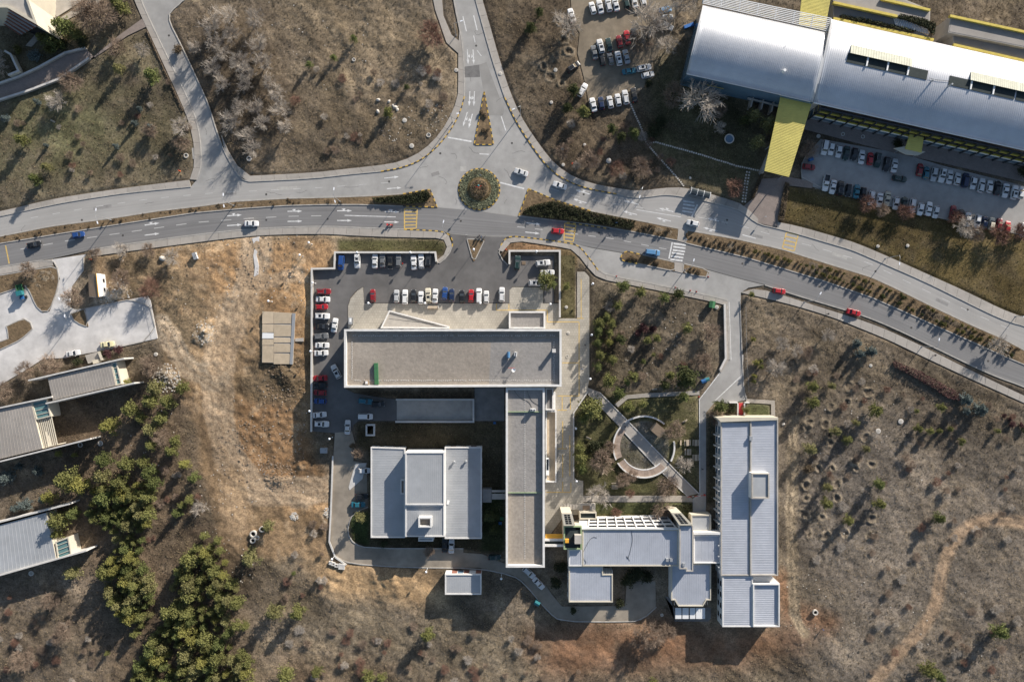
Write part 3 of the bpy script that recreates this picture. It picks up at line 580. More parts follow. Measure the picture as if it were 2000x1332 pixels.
for k, (P, st) in ISLANDS.items():
    root = struct('island_bed')
    MB().prism(WP(P), -0.2, 0.13).build('soil', 'bed_soil' if 'bed_soil' in MATS else mat('bed_soil', (0.17, 0.12, 0.07), 0.95, var=0.35, scale=0.8, var2=0.3, scale2=0.15, coord='world', bump=0.15, bscale=1.2), root)
    if k == 'hedge_bed':
        kerb(BED_N[:3], striped=True, parent=root); kerb([(1032, 369), (1013, 422)], striped=True, parent=root); kerb([BED_N[2], *BED_N[3:], BED_S[-1], *BED_S[::-1][1:]], parent=root)
        kerb([(1107, 434.5), (1190, 447)], w=.34, z=.165, striped=True, parent=root)
    elif k == 'north_island': kerb(P, striped=True, closed=True, parent=root)
    elif k == 'west_median':
        kerb(MED_W_N[:-1], parent=root); kerb([*MED_W_S[:-1]], parent=root); kerb([(787, 379), (840, 370), (854, 405), (787, 403)], striped=True, parent=root)
    elif k == 'bay_island':
        kerb([(1245, 515), (1222, 511), (1213, 507), (1212, 502), (1217, 494), (1225, 491), (1255, 498)], striped=True, parent=root); kerb([(1255, 498), (1318, 512), (1318, 530), (1245, 515)], parent=root)
    else: kerb(P, closed=True, parent=root)
# ---------------------------------------------------------------- painted markings (thin sheets on the carriageways)
def mark(poly, parent, m='paint_white', name='lane_line', z=0.0165):
    return MB().prism(WP(poly), z - 0.003, z).build(name, m, parent)
def mline(p, q, w, parent, m='paint_white', name='lane_line'):
    p = np.array(p, float); q = np.array(q, float); d = (q - p) / np.hypot(*(q - p)); n = np.array([d[1], -d[0]]) * w / 2
    return mark([p - n, q - n, q + n, p + n], parent, m, name)
def dashes(pl, on, gap, w, parent, m='paint_white', start=0):
    p = np.array(pl, float); d = np.r_[0, np.cumsum(np.hypot(*np.diff(p, axis=0).T))]; t = start
    at_ = lambda s_: (np.interp(s_, d, p[:, 0]), np.interp(s_, d, p[:, 1]))
    while t + on < d[-1]: mline(at_(t), at_(t + on), w, parent, m); t += on + gap
def arrow(c, ang, parent, L_=29, turn=0, m='paint_white'):
    a = R(ang); u = np.array([math.cos(a), -math.sin(a)]); n = np.array([-u[1], u[0]]); c = np.array(c, float)   # n points to the right of travel in image space
    f = lambda s_, t_: tuple(c + u * s_ + n * t_); h = L_ / 2
    mark([f(-h, -.9), f(h - 9, -.9), f(h - 9, -2.6), f(h, 0), f(h - 9, 2.6), f(h - 9, .9), f(-h, .9)], parent, m, 'arrow_marking')
    if turn: mark([f(-1, 1 * turn), f(1.5, 3.2 * turn), f(1.5, 4.2 * turn), f(-2.5, 4.2 * turn), f(-6.5, 3.0 * turn), f(-3, 2.6 * turn), f(-4, 1 * turn)], parent, m, 'arrow_marking', 0.0172)
for c, t, a in [((458, 440), 0, 4), ((576, 432.5), 0, 1), ((673, 431), 0, 0), ((765, 434), 0, -1), ((458, 421), -1, 4), ((576, 413), -1, 1), ((673, 412), -1, 0), ((766, 414), -1, -1), ((297, 438), -1, 8), ((297, 458), 0, 7), ((1042, 437), 0, -6), ((1040, 455), 0, -6)]: arrow(c, a, lower_road, turn=t)
for c, a, t in [((1138, 375.5), 163, 1), ((1133, 393), 163, -1), ((1233, 396), 166, 1), ((1230, 416), 166, -1), ((1301, 410.5), 166, 1), ((1296, 429), 166, -1), ((1387, 448), 166, -1), ((1395, 430), 166, 1)]: arrow(c, a, upper_road, turn=t, m='paint_white')
for c, a, t in [((913.6, 112), -87, -1), ((924.6, 112), -87, 1), ((917, 193.5), -93, -1), ((926, 193.5), -93, 1), ((908.5, 233.6), -107, -1), ((919, 237), -105, 1)]: arrow(c, a, upper_road, turn=t)
for c, a in [((765, 347), 6), ((770, 368), 4)]: arrow(c, a, upper_road, m='paint_white')
mline((673, 421), (773, 424), 1.5, lower_road); mline((875, 269), (921, 277), 3, upper_road, name='stop_line'); mline((977, 357), (1024, 369), 3, upper_road, name='stop_line')
mline((936.5, 301), (955, 302), 2, upper_road); mline((979, 228), (988, 256), 2, upper_road)
mline((904, 33), (911, 62), 2, upper_road); mline((925, 31), (932, 60), 2, upper_road); dashes([(925, 70), (931, 98), (946, 118)], 14, 16, 1.4, upper_road)
dashes([(40, 487), (128, 471), (255, 453), (380, 435), (482, 427), (560, 423), (660, 421)], 20, 24, 1.3, lower_road, 'paint_faded')
dashes([(60, 426), (180, 405), (300, 388), (420, 377), (487, 374), (640, 366), (760, 357)], 15, 28, 1.2, upper_road, 'paint_faded')
dashes([(1075, 368), (1122, 383), (1180, 396), (1240, 404), (1330, 418), (1443, 440), (1520, 463), (1600, 485), (1700, 515), (1760, 545), (1840, 583), (1900, 612), (1990, 650)], 18, 24, 1.3, upper_road, 'paint_faded')
mline((1243, 410), (1330, 424), 1.2, upper_road); mline((1450, 459), (1476, 466), 1.6, upper_road)
dashes([(1010, 443), (1060, 449), (1130, 458), (1200, 467), (1280, 483), (1330, 492)], 15, 20, 1.3, lower_road, 'paint_faded')
for c in [(1327.5, 477.5), (1327, 483.6), (1326, 490), (1324, 495.5), (1322.6, 502), (1321, 508)]: mline((c[0] - 12, c[1] - 1.6), (c[0] + 12, c[1] + 1.6), 3.4, lower_road, name='crossing_stripe')
mline((1313, 473.5), (1306.5, 505.5), 2.6, lower_road, name='stop_line')
for c in [(1345, 394.5), (1345.5, 401), (1344, 408), (1343, 414)]: mline((c[0] - 11, c[1] - 1.6), (c[0] + 11, c[1] + 1.6), 3, upper_road, name='crossing_stripe')
mline((1362, 400), (1351, 424), 3, upper_road, name='stop_line')
def rumble(q, n, parent):
    q = [np.array(p, float) for p in q]   # a,b top edge; d,c bottom edge
    for p0, p1 in ((q[0], q[3]), (q[1], q[2])): mline(p0, p1, 2.2, parent, 'paint_yellow', 'crossing_frame')
    for i in range(n):
        t = i / (n - 1); p0 = q[0] * (1 - t) + q[3] * t; p1 = q[1] * (1 - t) + q[2] * t; mk = mline(p0 + (p1 - p0) * .05, p1 - (p1 - p0) * .05, 2.2, parent, 'paint_yellow', 'crossing_stripe')
rumble([(790, 407.5), (815, 408), (813, 446), (790, 447)], 7, lower_road); rumble([(1103, 436), (1125, 439.5), (1119.5, 472.5), (1101.5, 470)], 6, lower_road)
rumble([(1536, 454), (1559, 459), (1551, 490.5), (1528, 485)], 5, upper_road)
mline((11, 480), (18, 515), 2.4, lower_road, 'paint_yellow', 'crossing_frame')
for p, q, w in [((1424, 590), (1428, 703), 1.2), ((1366, 780), (1404, 731), 1.6), ((1366, 780), (1366.8, 963), 1.4), ((1451, 693), (1450, 732), 1.6), ((1450, 732), (1396, 783), 1.6)]: mline(p, q, w, side_road)
PLZ = plaza
def pline(p, q, w=1.5): 
    p = np.array(p, float); q = np.array(q, float); d = (q - p) / np.hypot(*(q - p)); n = np.array([d[1], -d[0]]) * w / 2
    MB().prism(WP([p - n, q - n, q + n, p + n]), 0.088, 0.098).build('tactile_line', 'paint_yellow', PLZ)
for p, q in [((1069, 606), (1069, 628)), ((1069, 628.8), (1131, 628.8)), ((1131, 629.8), (1131, 773)), ((1135, 545), (1135, 622)), ((1127, 622), (1140, 622)), ((1098, 708.5), (1130, 708.5)), ((1089, 773), (1131.8, 773)), ((1098, 775), (1098, 800)), ((1099, 822), (1099, 876)), ((1099, 887), (1099, 932)), ((1114, 776), (1114, 800)), ((1113, 850), (1113, 930)), ((1089, 801), (1107, 801)), ((1089, 876), (1107, 876)), ((1067, 961), (1115, 961)), ((1115, 942), (1115, 960)), ((1099, 940), (1099, 960)), ((970, 606), (1068, 606)), ((969.5, 593), (969.5, 606)), ((994, 594), (994, 605))]: pline(p, q)
for c in [(1128 - 0, 583), (1140, 600)]: pass

wr = random.Random(77); mat('crack', (0.10, 0.097, 0.093), 0.9); mat('patch_light', (0.40, 0.385, 0.36), 0.9, var=.2, scale=.8, coord='world'); mat('patch_dim', (0.26, 0.25, 0.24), 0.9, var=.25, scale=.8, coord='world'); mat('iron', (0.09, 0.085, 0.08), 0.6, metal=.4)
UPZ = np.array([[820, 330], [880, 300], [935, 300], [960, 250], [1000, 300], [1030, 340], [870, 360], [890, 400], [985, 330], [990, 390], [700, 365], [600, 372], [520, 375], [420, 350], [400, 250], [370, 180], [340, 90], [930, 60], [920, 160], [970, 200], [1150, 385], [1260, 410], [1380, 425], [1420, 440], [1500, 455], [1600, 490], [1700, 520], [1800, 575], [1900, 625], [300, 395], [150, 420], [50, 440]])
for i, (x, y) in enumerate(UPZ):
    a = wr.uniform(0, 6.28); L_ = wr.uniform(14, 34); pts = [(x, y)]
    for k in range(6): a += wr.gauss(0, .35); pts.append((pts[-1][0] + math.cos(a) * L_ / 6, pts[-1][1] + math.sin(a) * L_ / 6 * .6))
    for p, q in zip(pts[:-1], pts[1:]): pass
    P_ = np.array(pts); tt = np.gradient(P_, axis=0); tt /= np.hypot(*tt.T)[:, None]; nn_ = np.c_[tt[:, 1], -tt[:, 0]] * .22
    if all(inside(UPPER_ROAD, P_[:, 0], P_[:, 1])): MB().prism(WP([*(P_ + nn_), *(P_ - nn_)[::-1]]), .006, .011).build('crack', 'crack', upper_road)
for (x, y, w_, h_, a, m_) in [(850, 340, 16, 7, .3, 'patch_dim'), (1010, 360, 22, 6, -.25, 'patch_light'), (905, 330, 12, 10, 0, 'patch_light'), (560, 368, 40, 7, .03, 'patch_light'), (450, 378, 24, 6, .05, 'patch_dim'), (1180, 400, 20, 5, -.25, 'patch_dim'), (1640, 500, 30, 6, -.3, 'patch_light'), (1840, 590, 26, 6, -.45, 'patch_dim'), (380, 300, 9, 22, .1, 'patch_light'), (350, 120, 8, 26, -.45, 'patch_dim'), (200, 405, 36, 6, .15, 'patch_dim'), (1480, 462, 20, 5, -.25, 'patch_dim')]:
    c_, s2 = math.cos(a), math.sin(a); MB().prism(WP([(x + c_ * i * w_ + s2 * j * h_, y - s2 * i * w_ + c_ * j * h_) for i, j in ((-.5, -.5), (.5, -.5), (.5, .5), (-.5, .5))]), .006, .0125 if m_ == 'patch_dim' else .0118).build('repair_patch', m_, upper_road)
for x, y in [(860, 300), (1000, 280), (930, 90), (760, 355), (520, 380), (330, 70), (1140, 380), (1420, 430), (1710, 530), (1890, 605), (160, 430)]: c_ = W(x, y); MB().lathe((c_.x, c_.y, 0), [(.33, .004), (.33, .019), (.02, .02)], 14).build('manhole_cover', 'iron', upper_road)
for x, y in [(240, 460), (520, 430), (640, 428), (900, 432), (1170, 455), (1450, 515), (1600, 560), (1780, 640), (1930, 705)]: c_ = W(x, y); MB().lathe((c_.x, c_.y, 0), [(.33, .004), (.33, .021), (.02, .022)], 14).build('manhole_cover', 'iron', lower_road)
for x, y in [(1150, 500), (1260, 530)]: pass
# ---------------------------------------------------------------- buildings
def ccw(p):
    a = sum(p[i][0] * p[(i + 1) % len(p)][1] - p[(i + 1) % len(p)][0] * p[i][1] for i in range(len(p)))
    return list(p) if a > 0 else list(p)[::-1]
def inset(poly, d):
    p = [Vector((q[0], q[1])) for q in ccw(poly)]; n = len(p); out = []
    for i in range(n):
        a = (p[i] - p[i - 1]).normalized(); b = (p[(i + 1) % n] - p[i]).normalized()
        na = Vector((-a.y, a.x)); nb = Vector((-b.y, b.x)); k = 1 + na.dot(nb)
        out.append(p[i] + (na + nb) * (d / max(k, 0.2)))
    return out
def ring(poly, d, z0, z1, mb=None, zt=None):
    O = [Vector((q[0], q[1])) for q in ccw(poly)]; I = inset(poly, d); n = len(O); mb = mb or MB(); b = len(mb.v)
    for P, z in ((O, z0), (O, z1), (I, z1), (I, z0)): mb.v += [(q.x, q.y, z) for q in P]
    for i in range(n):
        j = (i + 1) % n
        for k in range(3): mb.f.append((b + k * n + i, b + k * n + j, b + (k + 1) * n + j, b + (k + 1) * n + i)); mb.m.append(0)
    return mb
def block(parent, poly, zt, wall='white_wall', roof='gravel_roof', par=0.6, pw=0.45, pmat='white_wall', z0=-0.4, zimg=None):
    """walls, roof sheet and parapet over a roof outline traced in the photo at height zt"""
    P = WP(poly, zimg or zt); zr = zt - par
    MB().prism(P, z0, zr).build('wall', wall, parent)
    r = MB().prism(inset(P, pw + 0.004), zr - 0.02, zr + 0.03).build('roof', roof, parent)
    if par > 0: ring(P, pw, zr, zt).build('parapet', pmat, parent)
    return r, zr + 0.03
def ribs(parent, a, b, c, d, n, h=0.04, w=0.07, m='metal_roof_grey', name='roof_ribs'):
    """raised seams from edge ab to edge dc (3d corners)"""
    a, b, c, d = (Vector(p) for p in (a, b, c, d)); mb = MB(); up = Vector((0, 0, h))
    side = (b - a).normalized() * w / 2
    for i in range(1, n):
        t = i / n; p = a.lerp(b, t); q = d.lerp(c, t); mb.add([p - side, p + side, p + up, q - side, q + side, q + up], [(0, 1, 4, 3)[::-1], (1, 4, 5, 2), (0, 2, 5, 3), (0, 1, 2), (3, 5, 4)])
    return mb.build(name, m, parent, kind='stuff')
def cen(poly, z=0): 
    P = WP(poly, z); return (sum(p[0] for p in P) / len(P), sum(p[1] for p in P) / len(P), 0)
_win = {}
def windows(parent, p0, p1, z0, w, h, n, m='glass_dark', fm='metal_white', marg=1.0):
    """a row of n windows on a vertical wall from p0 to p1 (world xy), outside to the right of p0->p1"""
    p0 = Vector(p0[:2]); p1 = Vector(p1[:2]); u = (p1 - p0).normalized(); L_ = (p1 - p0).length; rz = math.atan2(u.y, u.x)
    key = (round(w, 2), round(h, 2), m, fm)
    if key not in _win:
        f = MB().box(-w / 2 - .08, w / 2 + .08, -0.06, 0.02, -.08, h + .08).mesh('window', fm); g = MB().box(-w / 2, w / 2, -0.08, -0.055, 0, h).box(-0.03, 0.03, -0.10, -0.05, 0, h).mesh('pane', m); _win[key] = (f, g)
    f, g = _win[key]
    for i in range(n):
        t = marg + (L_ - 2 * marg) * (i + 0.5) / n; q = p0 + u * t
        o = place('window', f, (q.x - wloc(parent).x, q.y - wloc(parent).y, z0), parent, rz); place('pane', g, (0, 0, 0), o)
def edges_windows(parent, poly, z, rows, w, h, step, which=None, marg=1.0, **k):
    P = ccw(WP(poly, z)); P = [Vector(p) for p in P]
    for i in range(len(P)):
        if which is not None and i not in which: continue
        a, b = P[i], P[(i + 1) % len(P)]; n = int(((b - a).length - 2 * marg) / step)
        if n > 0:
            for zz in rows: windows(parent, a, b, zz, w, h, n, marg=marg, **k)
# --- main white building, two wings
MAIN = [(672, 643), (1097, 643), (1097, 755), (672, 757)]
hq = thing('office_building', 'long white flat-roofed building with gravel roof beside the main car park', 'building', cen(MAIN, 11))
block(hq, MAIN, 11.0, par=1.5, pw=0.62)
MB().prism(WP([(959, 668), (1078, 661), (1092, 661), (1092, 752), (955, 752)], 9.53), 9.52, 9.545).build('grey_gravel', 'gravel_roof_grey', hq)
edges_windows(hq, MAIN, 11, (1.0, 4.2, 7.2), 1.6, 1.7, 3.1, which=[0, 2, 1, 3])
pads = MB()
for i in range(110):
    for y in (655.5, 743): 
        if random.random() < .85: c = W(690 + i * 3.6, y + random.uniform(-.6, .6), 9.6); pads.box(c.x - .14, c.x + .14, c.y - .14, c.y + .14, 9.53, 9.62)
for i in range(22):
    for x in (687.5, 1082):
        c = W(x + random.uniform(-.5, .5), 668 + i * 3.4, 9.6); pads.box(c.x - .14, c.x + .14, c.y - .14, c.y + .14, 9.53, 9.62)
pads.build('roof_pads', 'concrete_white', hq, kind='stuff')
WING = [(988, 757.5), (1064, 757.5), (1064, 1108), (988, 1108)]
sw = thing('south_wing', 'narrow white wing with three-step gravel roof joined below the long building', 'building', cen(WING, 10))
P = WP(WING, 10.2)
MB().prism(P, -.4, 8.6).build('wall', 'white_wall', sw); ring(P, 0.62, 8.6, 10.2).build('parapet', 'white_wall', sw)
x0, x1 = P[0][0] + .63, P[1][0] - .63
for (ya, yb, z, m) in ((757.5, 803, 9.35, 'gravel_roof_grey'), (804.5, 961, 9.0, 'gravel_roof_grey'), (962.5, 1104.5, 8.7, 'gravel_roof')):
    MB().box(x0, x1, W(0, yb, 9).y, W(0, ya, 9).y - .01, 8.55, z).build('roof', m, sw)
for yb, z in ((803.8, 9.5), (961.8, 9.15)): MB().box(x0, x1, W(0, yb + .9, 9).y, W(0, yb - .7, 9).y, 8.9, z).build('roof_step', 'green_rim', sw)
edges_windows(sw, WING, 10.2, (1.0, 4.2, 7.0), 1.6, 1.7, 3.1, which=[1, 3])
pads = MB()
for i in range(95):
    c = W(1025, 762 + i * 3.5, 9); pads.box(c.x - .13, c.x + .13, c.y - .13, c.y + .13, 8.7, 9.43 if c.y > W(0, 803, 9).y else (9.08 if c.y > W(0, 961, 9).y else 8.78))
pads.build('roof_pads', 'concrete_white', sw, kind='stuff')
# entrance porch, ramp canopy, side annexe
PORCH = [(994, 608), (1065, 608), (1065, 642), (994, 642)]
po = thing('entrance_porch', 'low white box porch with grey roof attached to the long building', 'porch', cen(PORCH, 4.5)); block(po, PORCH, 4.5, par=.7, pw=.5, roof='gravel_roof_grey'); edges_windows(po, PORCH, 4.5, (0.3,), 1.8, 2.6, 2.6, m='glass_blue', which=[0, 2, 3])
TRI = [(760, 606), (877, 637), (876, 642), (743, 641)]
tr = thing('wedge_annexe', 'wedge-shaped low annexe with white rim on the plaza', 'annexe', cen(TRI, 3.4)); block(tr, TRI, 3.4, par=.35, pw=.42, roof='concrete', wall='concrete_white')
MB().obox(W2((805, 628), 3.1), (1, -.12), 7.2, .05, 3.07, 3.105).build('roof_seam', 'metal_dark', tr)
AX = [(1065.5, 758), (1081, 758), (1081, 801), (1065.5, 801)]
ax = thing('side_annexe', 'small grey-roofed annexe against the south wing', 'annexe', cen(AX, 4)); block(ax, AX, 4.2, par=.5, pw=.4, roof='concrete_dark')
MB().prism(WP([(1081, 766), (1085, 766), (1085, 801), (1081, 801)], 1.4), 0, 1.4).build('low_wall', 'white_wall', ax)
LW = [(1065.5, 802), (1087, 802), (1087, 942), (1065.5, 942)]
lw = thing('light_well', 'walled tan light well along the south wing', 'light well', cen(LW, 1.2)); ring(WP(LW, 1.2), .4, -.2, 1.2).build('rim_wall', 'white_wall', lw); MB().prism(inset(WP(LW, 1.2), .42), .02, .12).build('floor', 'tan_board', lw)
MB().prism(WP([(1066.5, 895), (1072.5, 895), (1072.5, 928), (1066.5, 928)], 2.3), .12, 2.3).build('stair_box', 'metal_white', lw); MB().prism(WP([(1067.5, 897), (1071.5, 897), (1071.5, 918), (1067.5, 918)], 2.32), 2.3, 2.33).build('stair_glass', 'glass_dark', lw)
BR = [(1060, 1044), (1101, 1044), (1101, 1055), (1060, 1055)]
br = thing('link_bridge', 'covered link bridge with orange roof panel between wing and tower', 'bridge', cen(BR, 5))
MB().prism(WP([(1065.5, 1043), (1099, 1043), (1099, 1051.5), (1065.5, 1051.5)], 6.2), 5.9, 6.2).build('orange_roof', 'orange_sheet', br); MB().prism(WP([(1061, 1052), (1101, 1052), (1101, 1056.5), (1061, 1056.5)], 6.6), 3.2, 6.6).build('white_beam', 'white_wall', br)
MB().prism(WP([(1061, 1063), (1101, 1063), (1101, 1067.5), (1061, 1067.5)], 6.6), 3.2, 6.6).build('white_beam', 'white_wall', br); MB().prism(WP([(1061, 1056.8), (1101, 1056.8), (1101, 1062.7), (1061, 1062.7)], 6), 3.4, 6.0).build('deck_roof', 'roof_dark', br)
for px in (1070, 1095): MB().prism(WP([(px - 2, 1053), (px + 2, 1053), (px + 2, 1066), (px - 2, 1066)], 3), -.2, 3.2).build('pier', 'concrete', br)
# --- gym
gym = thing('sports_hall', 'three-bay metal-roofed sports hall in the shade of the south wing', 'building', cen([(724, 873), (941, 873), (941, 1052), (724, 1052)], 4))
def mono(parent, poly, zt, m='metal_roof_grey', n=30, along='x', par=.25, wall='white_wall', pm='white_wall', z0=-.4, tilt=0.0):
    P = WP(poly, zt); block(parent, poly, zt, wall=wall, roof=m, par=par, pw=.35, pmat=pm, z0=z0)
    Q = inset(P, .36); xs = [q.x for q in Q]; ys = [q.y for q in Q]; a, b, c, d = min(xs), max(xs), min(ys), max(ys); z = zt - par + .03
    if along == 'x': ribs(parent, (a, d, z), (a, c, z), (b, c, z), (b, d, z), n, m=m)
    else: ribs(parent, (a, d, z), (b, d, z), (b, c, z), (a, c, z), n, m=m)
mono(gym, [(724, 873), (791, 875), (791, 1050), (724, 1050)], 3.4, n=36); mono(gym, [(868.5, 873), (941, 873), (941, 1052), (868.5, 1052)], 3.4, n=36)
mono(gym, [(791.5, 883), (868, 883), (868, 986), (791.5, 986)], 7.4, n=18, along='y'); mono(gym, [(791.5, 986.5), (868, 986.5), (868, 1048), (791.5, 1048)], 6.8, n=18, along='y')
mono(gym, [(817, 1049), (846, 1049), (846, 1057), (817, 1057)], 4.6, n=7, along='y')
CH = [(817, 1010), (843, 1010), (843, 1030), (817, 1030)]; P = WP(CH, 9); ring(P, .45, 6.6, 9.0).build('skylight_box', 'white_wall', gym); MB().prism(inset(P, .46), 6.6, 7.6).build('skylight_roof', 'gravel_roof', gym)
P = WP([(782, 937), (790.5, 937), (790.5, 965), (782, 965)], 5.2); ring(P, .3, 3.2, 5.2).build('vent_box', 'white_wall', gym); MB().prism(inset(P, .31), 3.2, 4.6).build('vent_roof', 'gravel_roof', gym)
edges_windows(gym, [(724, 873), (791, 875), (791, 1050), (724, 1050)], 3.4, (1.0,), 1.6, 1.3, 3.0, which=[0, 2, 3]); edges_windows(gym, [(868.5, 873), (941, 873), (941, 1052), (868.5, 1052)], 3.4, (1.0,), 1.6, 1.3, 3.0, which=[0, 1, 2], fm='brick_red')
for (x, y) in ((887, 902), (910, 901)): c = W(x, y, 3.6); MB().tube([(c.x, c.y, 3.1), (c.x, c.y, 3.9)], .28, 8).lathe((c.x, c.y, 3.85), [(.5, 0), (.3, .3), (.02, .35)], 8).build('roof_vent', 'metal_grey', gym)
c = W(875, 981, 3.3); MB().obox(c[:2], (.3, 1), .6, .35, 3.2, 3.35).build('roof_panel', 'metal_white', gym)
# link between gym and wing
MB().prism(WP([(942, 955), (960, 955), (960, 981), (942, 981)], 3), -.2, 3).build('porch', 'concrete_dark', gym)
lk = thing('canopy_walk', 'narrow concrete canopy between sports hall and south wing', 'canopy', cen([(960, 960), (988, 975)], 3)); MB().prism(WP([(960.5, 957), (989, 957), (989, 961), (960.5, 961)], 3), 2.7, 3).prism(WP([(960.5, 964), (989, 964), (989, 975), (960.5, 975)], 2.9), 2.6, 2.9).build('roof', 'concrete', lk)
for x in (965, 980): MB().prism(WP([(x, 966), (x + 2, 966), (x + 2, 968), (x, 968)], 2.6), -.2, 2.6).build('post', 'concrete', lk)
# kiosk
KS = [(869, 1121), (940, 1121), (940, 1161), (869, 1161)]
ks = thing('utility_shed', 'small metal-roofed utility shed with red and white front south of the sports hall', 'shed', cen(KS, 4)); mono(ks, KS, 4.0, n=16, along='y')
P = ccw(WP(KS, 4.0)); yN = max(p[1] for p in P); xa = min(p[0] for p in P); xb = max(p[0] for p in P)
for i, m in enumerate(['metal_white', 'brick_red', 'glass_blue', 'brick_red', 'metal_white', 'brick_red']): w = (xb - xa) / 6; MB().box(xa + w * i + .12, xa + w * (i + 1) - .12, yN + .003, yN + .06, .2, 3.2).build('door', m, ks)
# --- lower middle block
B4 = thing('laboratory_block', 'pale metal-roofed block with sloping white window grid and two vent towers', 'building', cen([(1110, 1034), (1326, 1176)], 7))
mono(B4, [(1137.5, 1034), (1325.5, 1034), (1325.5, 1105.5), (1137.5, 1105.5)], 7.0, 'metal_roof_pale', 44, 'y', par=.2, pm='cream_wall'); mono(B4, [(1111, 1073.5), (1137, 1073.5), (1137, 1105.5), (1111, 1105.5)], 6.9, 'metal_roof_pale', 6, 'y', par=.12)
mono(B4, [(1111, 1106), (1178, 1106), (1178, 1121), (1197, 1121), (1197, 1176), (1111, 1176)], 6.2, 'metal_roof_pale', 17, 'y', par=.3, pm='cream_wall')
MB().prism(WP([(1101, 1027), (1136.5, 1027), (1136.5, 1073), (1101, 1073)], 7.6), -.4, 7.2).build('wall', 'cream_wall', B4); ring(WP([(1101, 1027), (1136.5, 1027), (1136.5, 1073), (1101, 1073)], 7.8), .4, 7.2, 7.8).build('parapet', 'green_rim', B4); MB().prism(inset(WP([(1101, 1027), (1136.5, 1027), (1136.5, 1073), (1101, 1073)], 7.8), .41), 7.15, 7.3).build('roof', 'roof_dark', B4)
MB().prism(WP([(1122.5, 1045), (1136, 1045), (1136, 1062), (1122.5, 1062)], 9.2), 7.3, 9.2).build('lift_box', 'concrete', B4); MB().prism(WP([(1104, 1053), (1111, 1053), (1111, 1060), (1104, 1060)], 8.2), 7.3, 8.2).build('orange_box', 'orange_sheet', B4)
def tower(quad, zt, n):
    P = WP(quad, zt); MB().prism(P, -.4, zt).build('vent_tower', 'cream_wall', B4)
    a, b, c, d = (Vector(p) for p in P)   # vents between the long edges
    for i in range(n):
        for k in range(2):
            t0 = .1 + .8 * i / n; t1 = t0 + .8 / n * .75; s0 = .22 + .3 * k; s1 = s0 + .24; f = lambda s_, t_: (a.lerp(b, s_)).lerp(d.lerp(c, s_), t_)
            MB().prism([f(s0, t0), f(s1, t0), f(s1, t1), f(s0, t1)], zt - .02, zt + .05).build('vent_opening', 'black', B4)
tower([(1097, 1002), (1117, 1002), (1123.5, 1026.5), (1101, 1026.5)], 9.0, 5); tower([(1311, 1001), (1331, 1001), (1354, 1025.5), (1327, 1025.5)], 9.0, 6)
mono(B4, [(1327, 1026), (1354, 1026), (1354, 1116), (1340, 1116), (1340, 1111), (1327, 1111)], 8.4, 'metal_roof_pale', 7, 'y', par=.25, pm='concrete')
# sloping window grid on the sunny side: white slab, mullions and panes
g0, g1, g2, g3 = W(1134, 1011, 2.2), W(1303, 1007, 2.2), W(1324, 1031.5, 6.7), W(1128, 1032, 6.7)
def gp(u, v, o=0.0): p = g0.lerp(g1, u).lerp(g3.lerp(g2, u), v); return p + Vector((0, .5, .6)) * o
MB().add([gp(0, 0), gp(1, 0), gp(1, 1), gp(0, 1), gp(0, 0) - Vector((0, 0, 2.4)), gp(1, 0) - Vector((0, 0, 2.4)), gp(1, 1) - Vector((0, 1.2, 7)), gp(0, 1) - Vector((0, 1.2, 7))], [(0, 1, 2, 3), (0, 4, 5, 1), (4, 7, 6, 5), (3, 7, 4, 0), (1, 5, 6, 2), (2, 6, 7, 3)]).build('window_slope', 'white_wall', B4)
for i in range(9):
    for j in range(3):
        u0, u1 = .11 + i * .098, .11 + (i + 1) * .098 - .016; v0, v1 = .06 + j * .30, .06 + j * .30 + .21
        MB().add([gp(u0, v0 + .12, .03), gp(u1, v0 + .12, .03), gp(u1, v1, .03), gp(u0, v1, .03)], [(0, 1, 2, 3)]).build('pane', 'glass_dark', B4)
        MB().add([gp(u0, v0, .0), gp(u1, v0, .0), gp(u1, v0 + .11, .55), gp(u0, v0 + .11, .55), gp(u0, v0 + .11, 0), gp(u1, v0 + .11, 0)], [(0, 1, 2, 3), (3, 2, 5, 4), (0, 3, 4), (1, 5, 2)]).build('sun_shade', 'white_wall', B4)
for i in range(10):
    u = .11 + i * .098 - .008; MB().add([gp(u - .006, 0, 0), gp(u + .006, 0, 0), gp(u + .006, 1, 0), gp(u - .006, 1, 0), gp(u - .006, 0, .8), gp(u + .006, 0, .8), gp(u + .006, 1, .3), gp(u - .006, 1, .3)], [(4, 5, 6, 7), (0, 3, 7, 4), (1, 5, 6, 2), (0, 4, 5, 1), (3, 2, 6, 7)]).build('mullion', 'white_wall', B4)
MB().prism(WP([(1124, 1031), (1326, 1031), (1326, 1034), (1124, 1034)], 7.3), 6.6, 7.3).build('fascia', 'white_wall', B4)
for (x, y) in ((1305, 1096), (1313, 1096), (1336, 1103)): MB().prism(WP([(x - 2.5, y - 3), (x + 2.5, y - 3), (x + 2.5, y + 3), (x - 2.5, y + 3)], 8.8), 6.8, 8.6 if x > 1320 else 7.6).build('roof_fan', 'metal_grey', B4)
edges_windows(B4, [(1111, 1106), (1197, 1106), (1197, 1176), (1111, 1176)], 6.2, (1.0, 3.6), 1.6, 1.5, 2.8, which=[0, 1, 3])
EN = [(1133, 1001), (1169, 1001), (1169, 1012), (1133, 1012)]; P = WP([(1132, 1000), (1165, 1000), (1165, 1014), (1132, 1014)], 3.6)
MB().prism(P, -.2, 3.2).build('entrance_lobby', 'cream_wall', B4); ring(P, .35, 3.2, 3.7).build('lobby_parapet', 'cream_wall', B4); MB().prism(inset(P, .36), 3.15, 3.25).build('lobby_roof', 'roof_dark', B4)
st = thing('entrance_stairs', 'concrete stairs with brown landing before the block with the vent towers', 'stairs', cen([(1095, 985), (1163, 998)]))
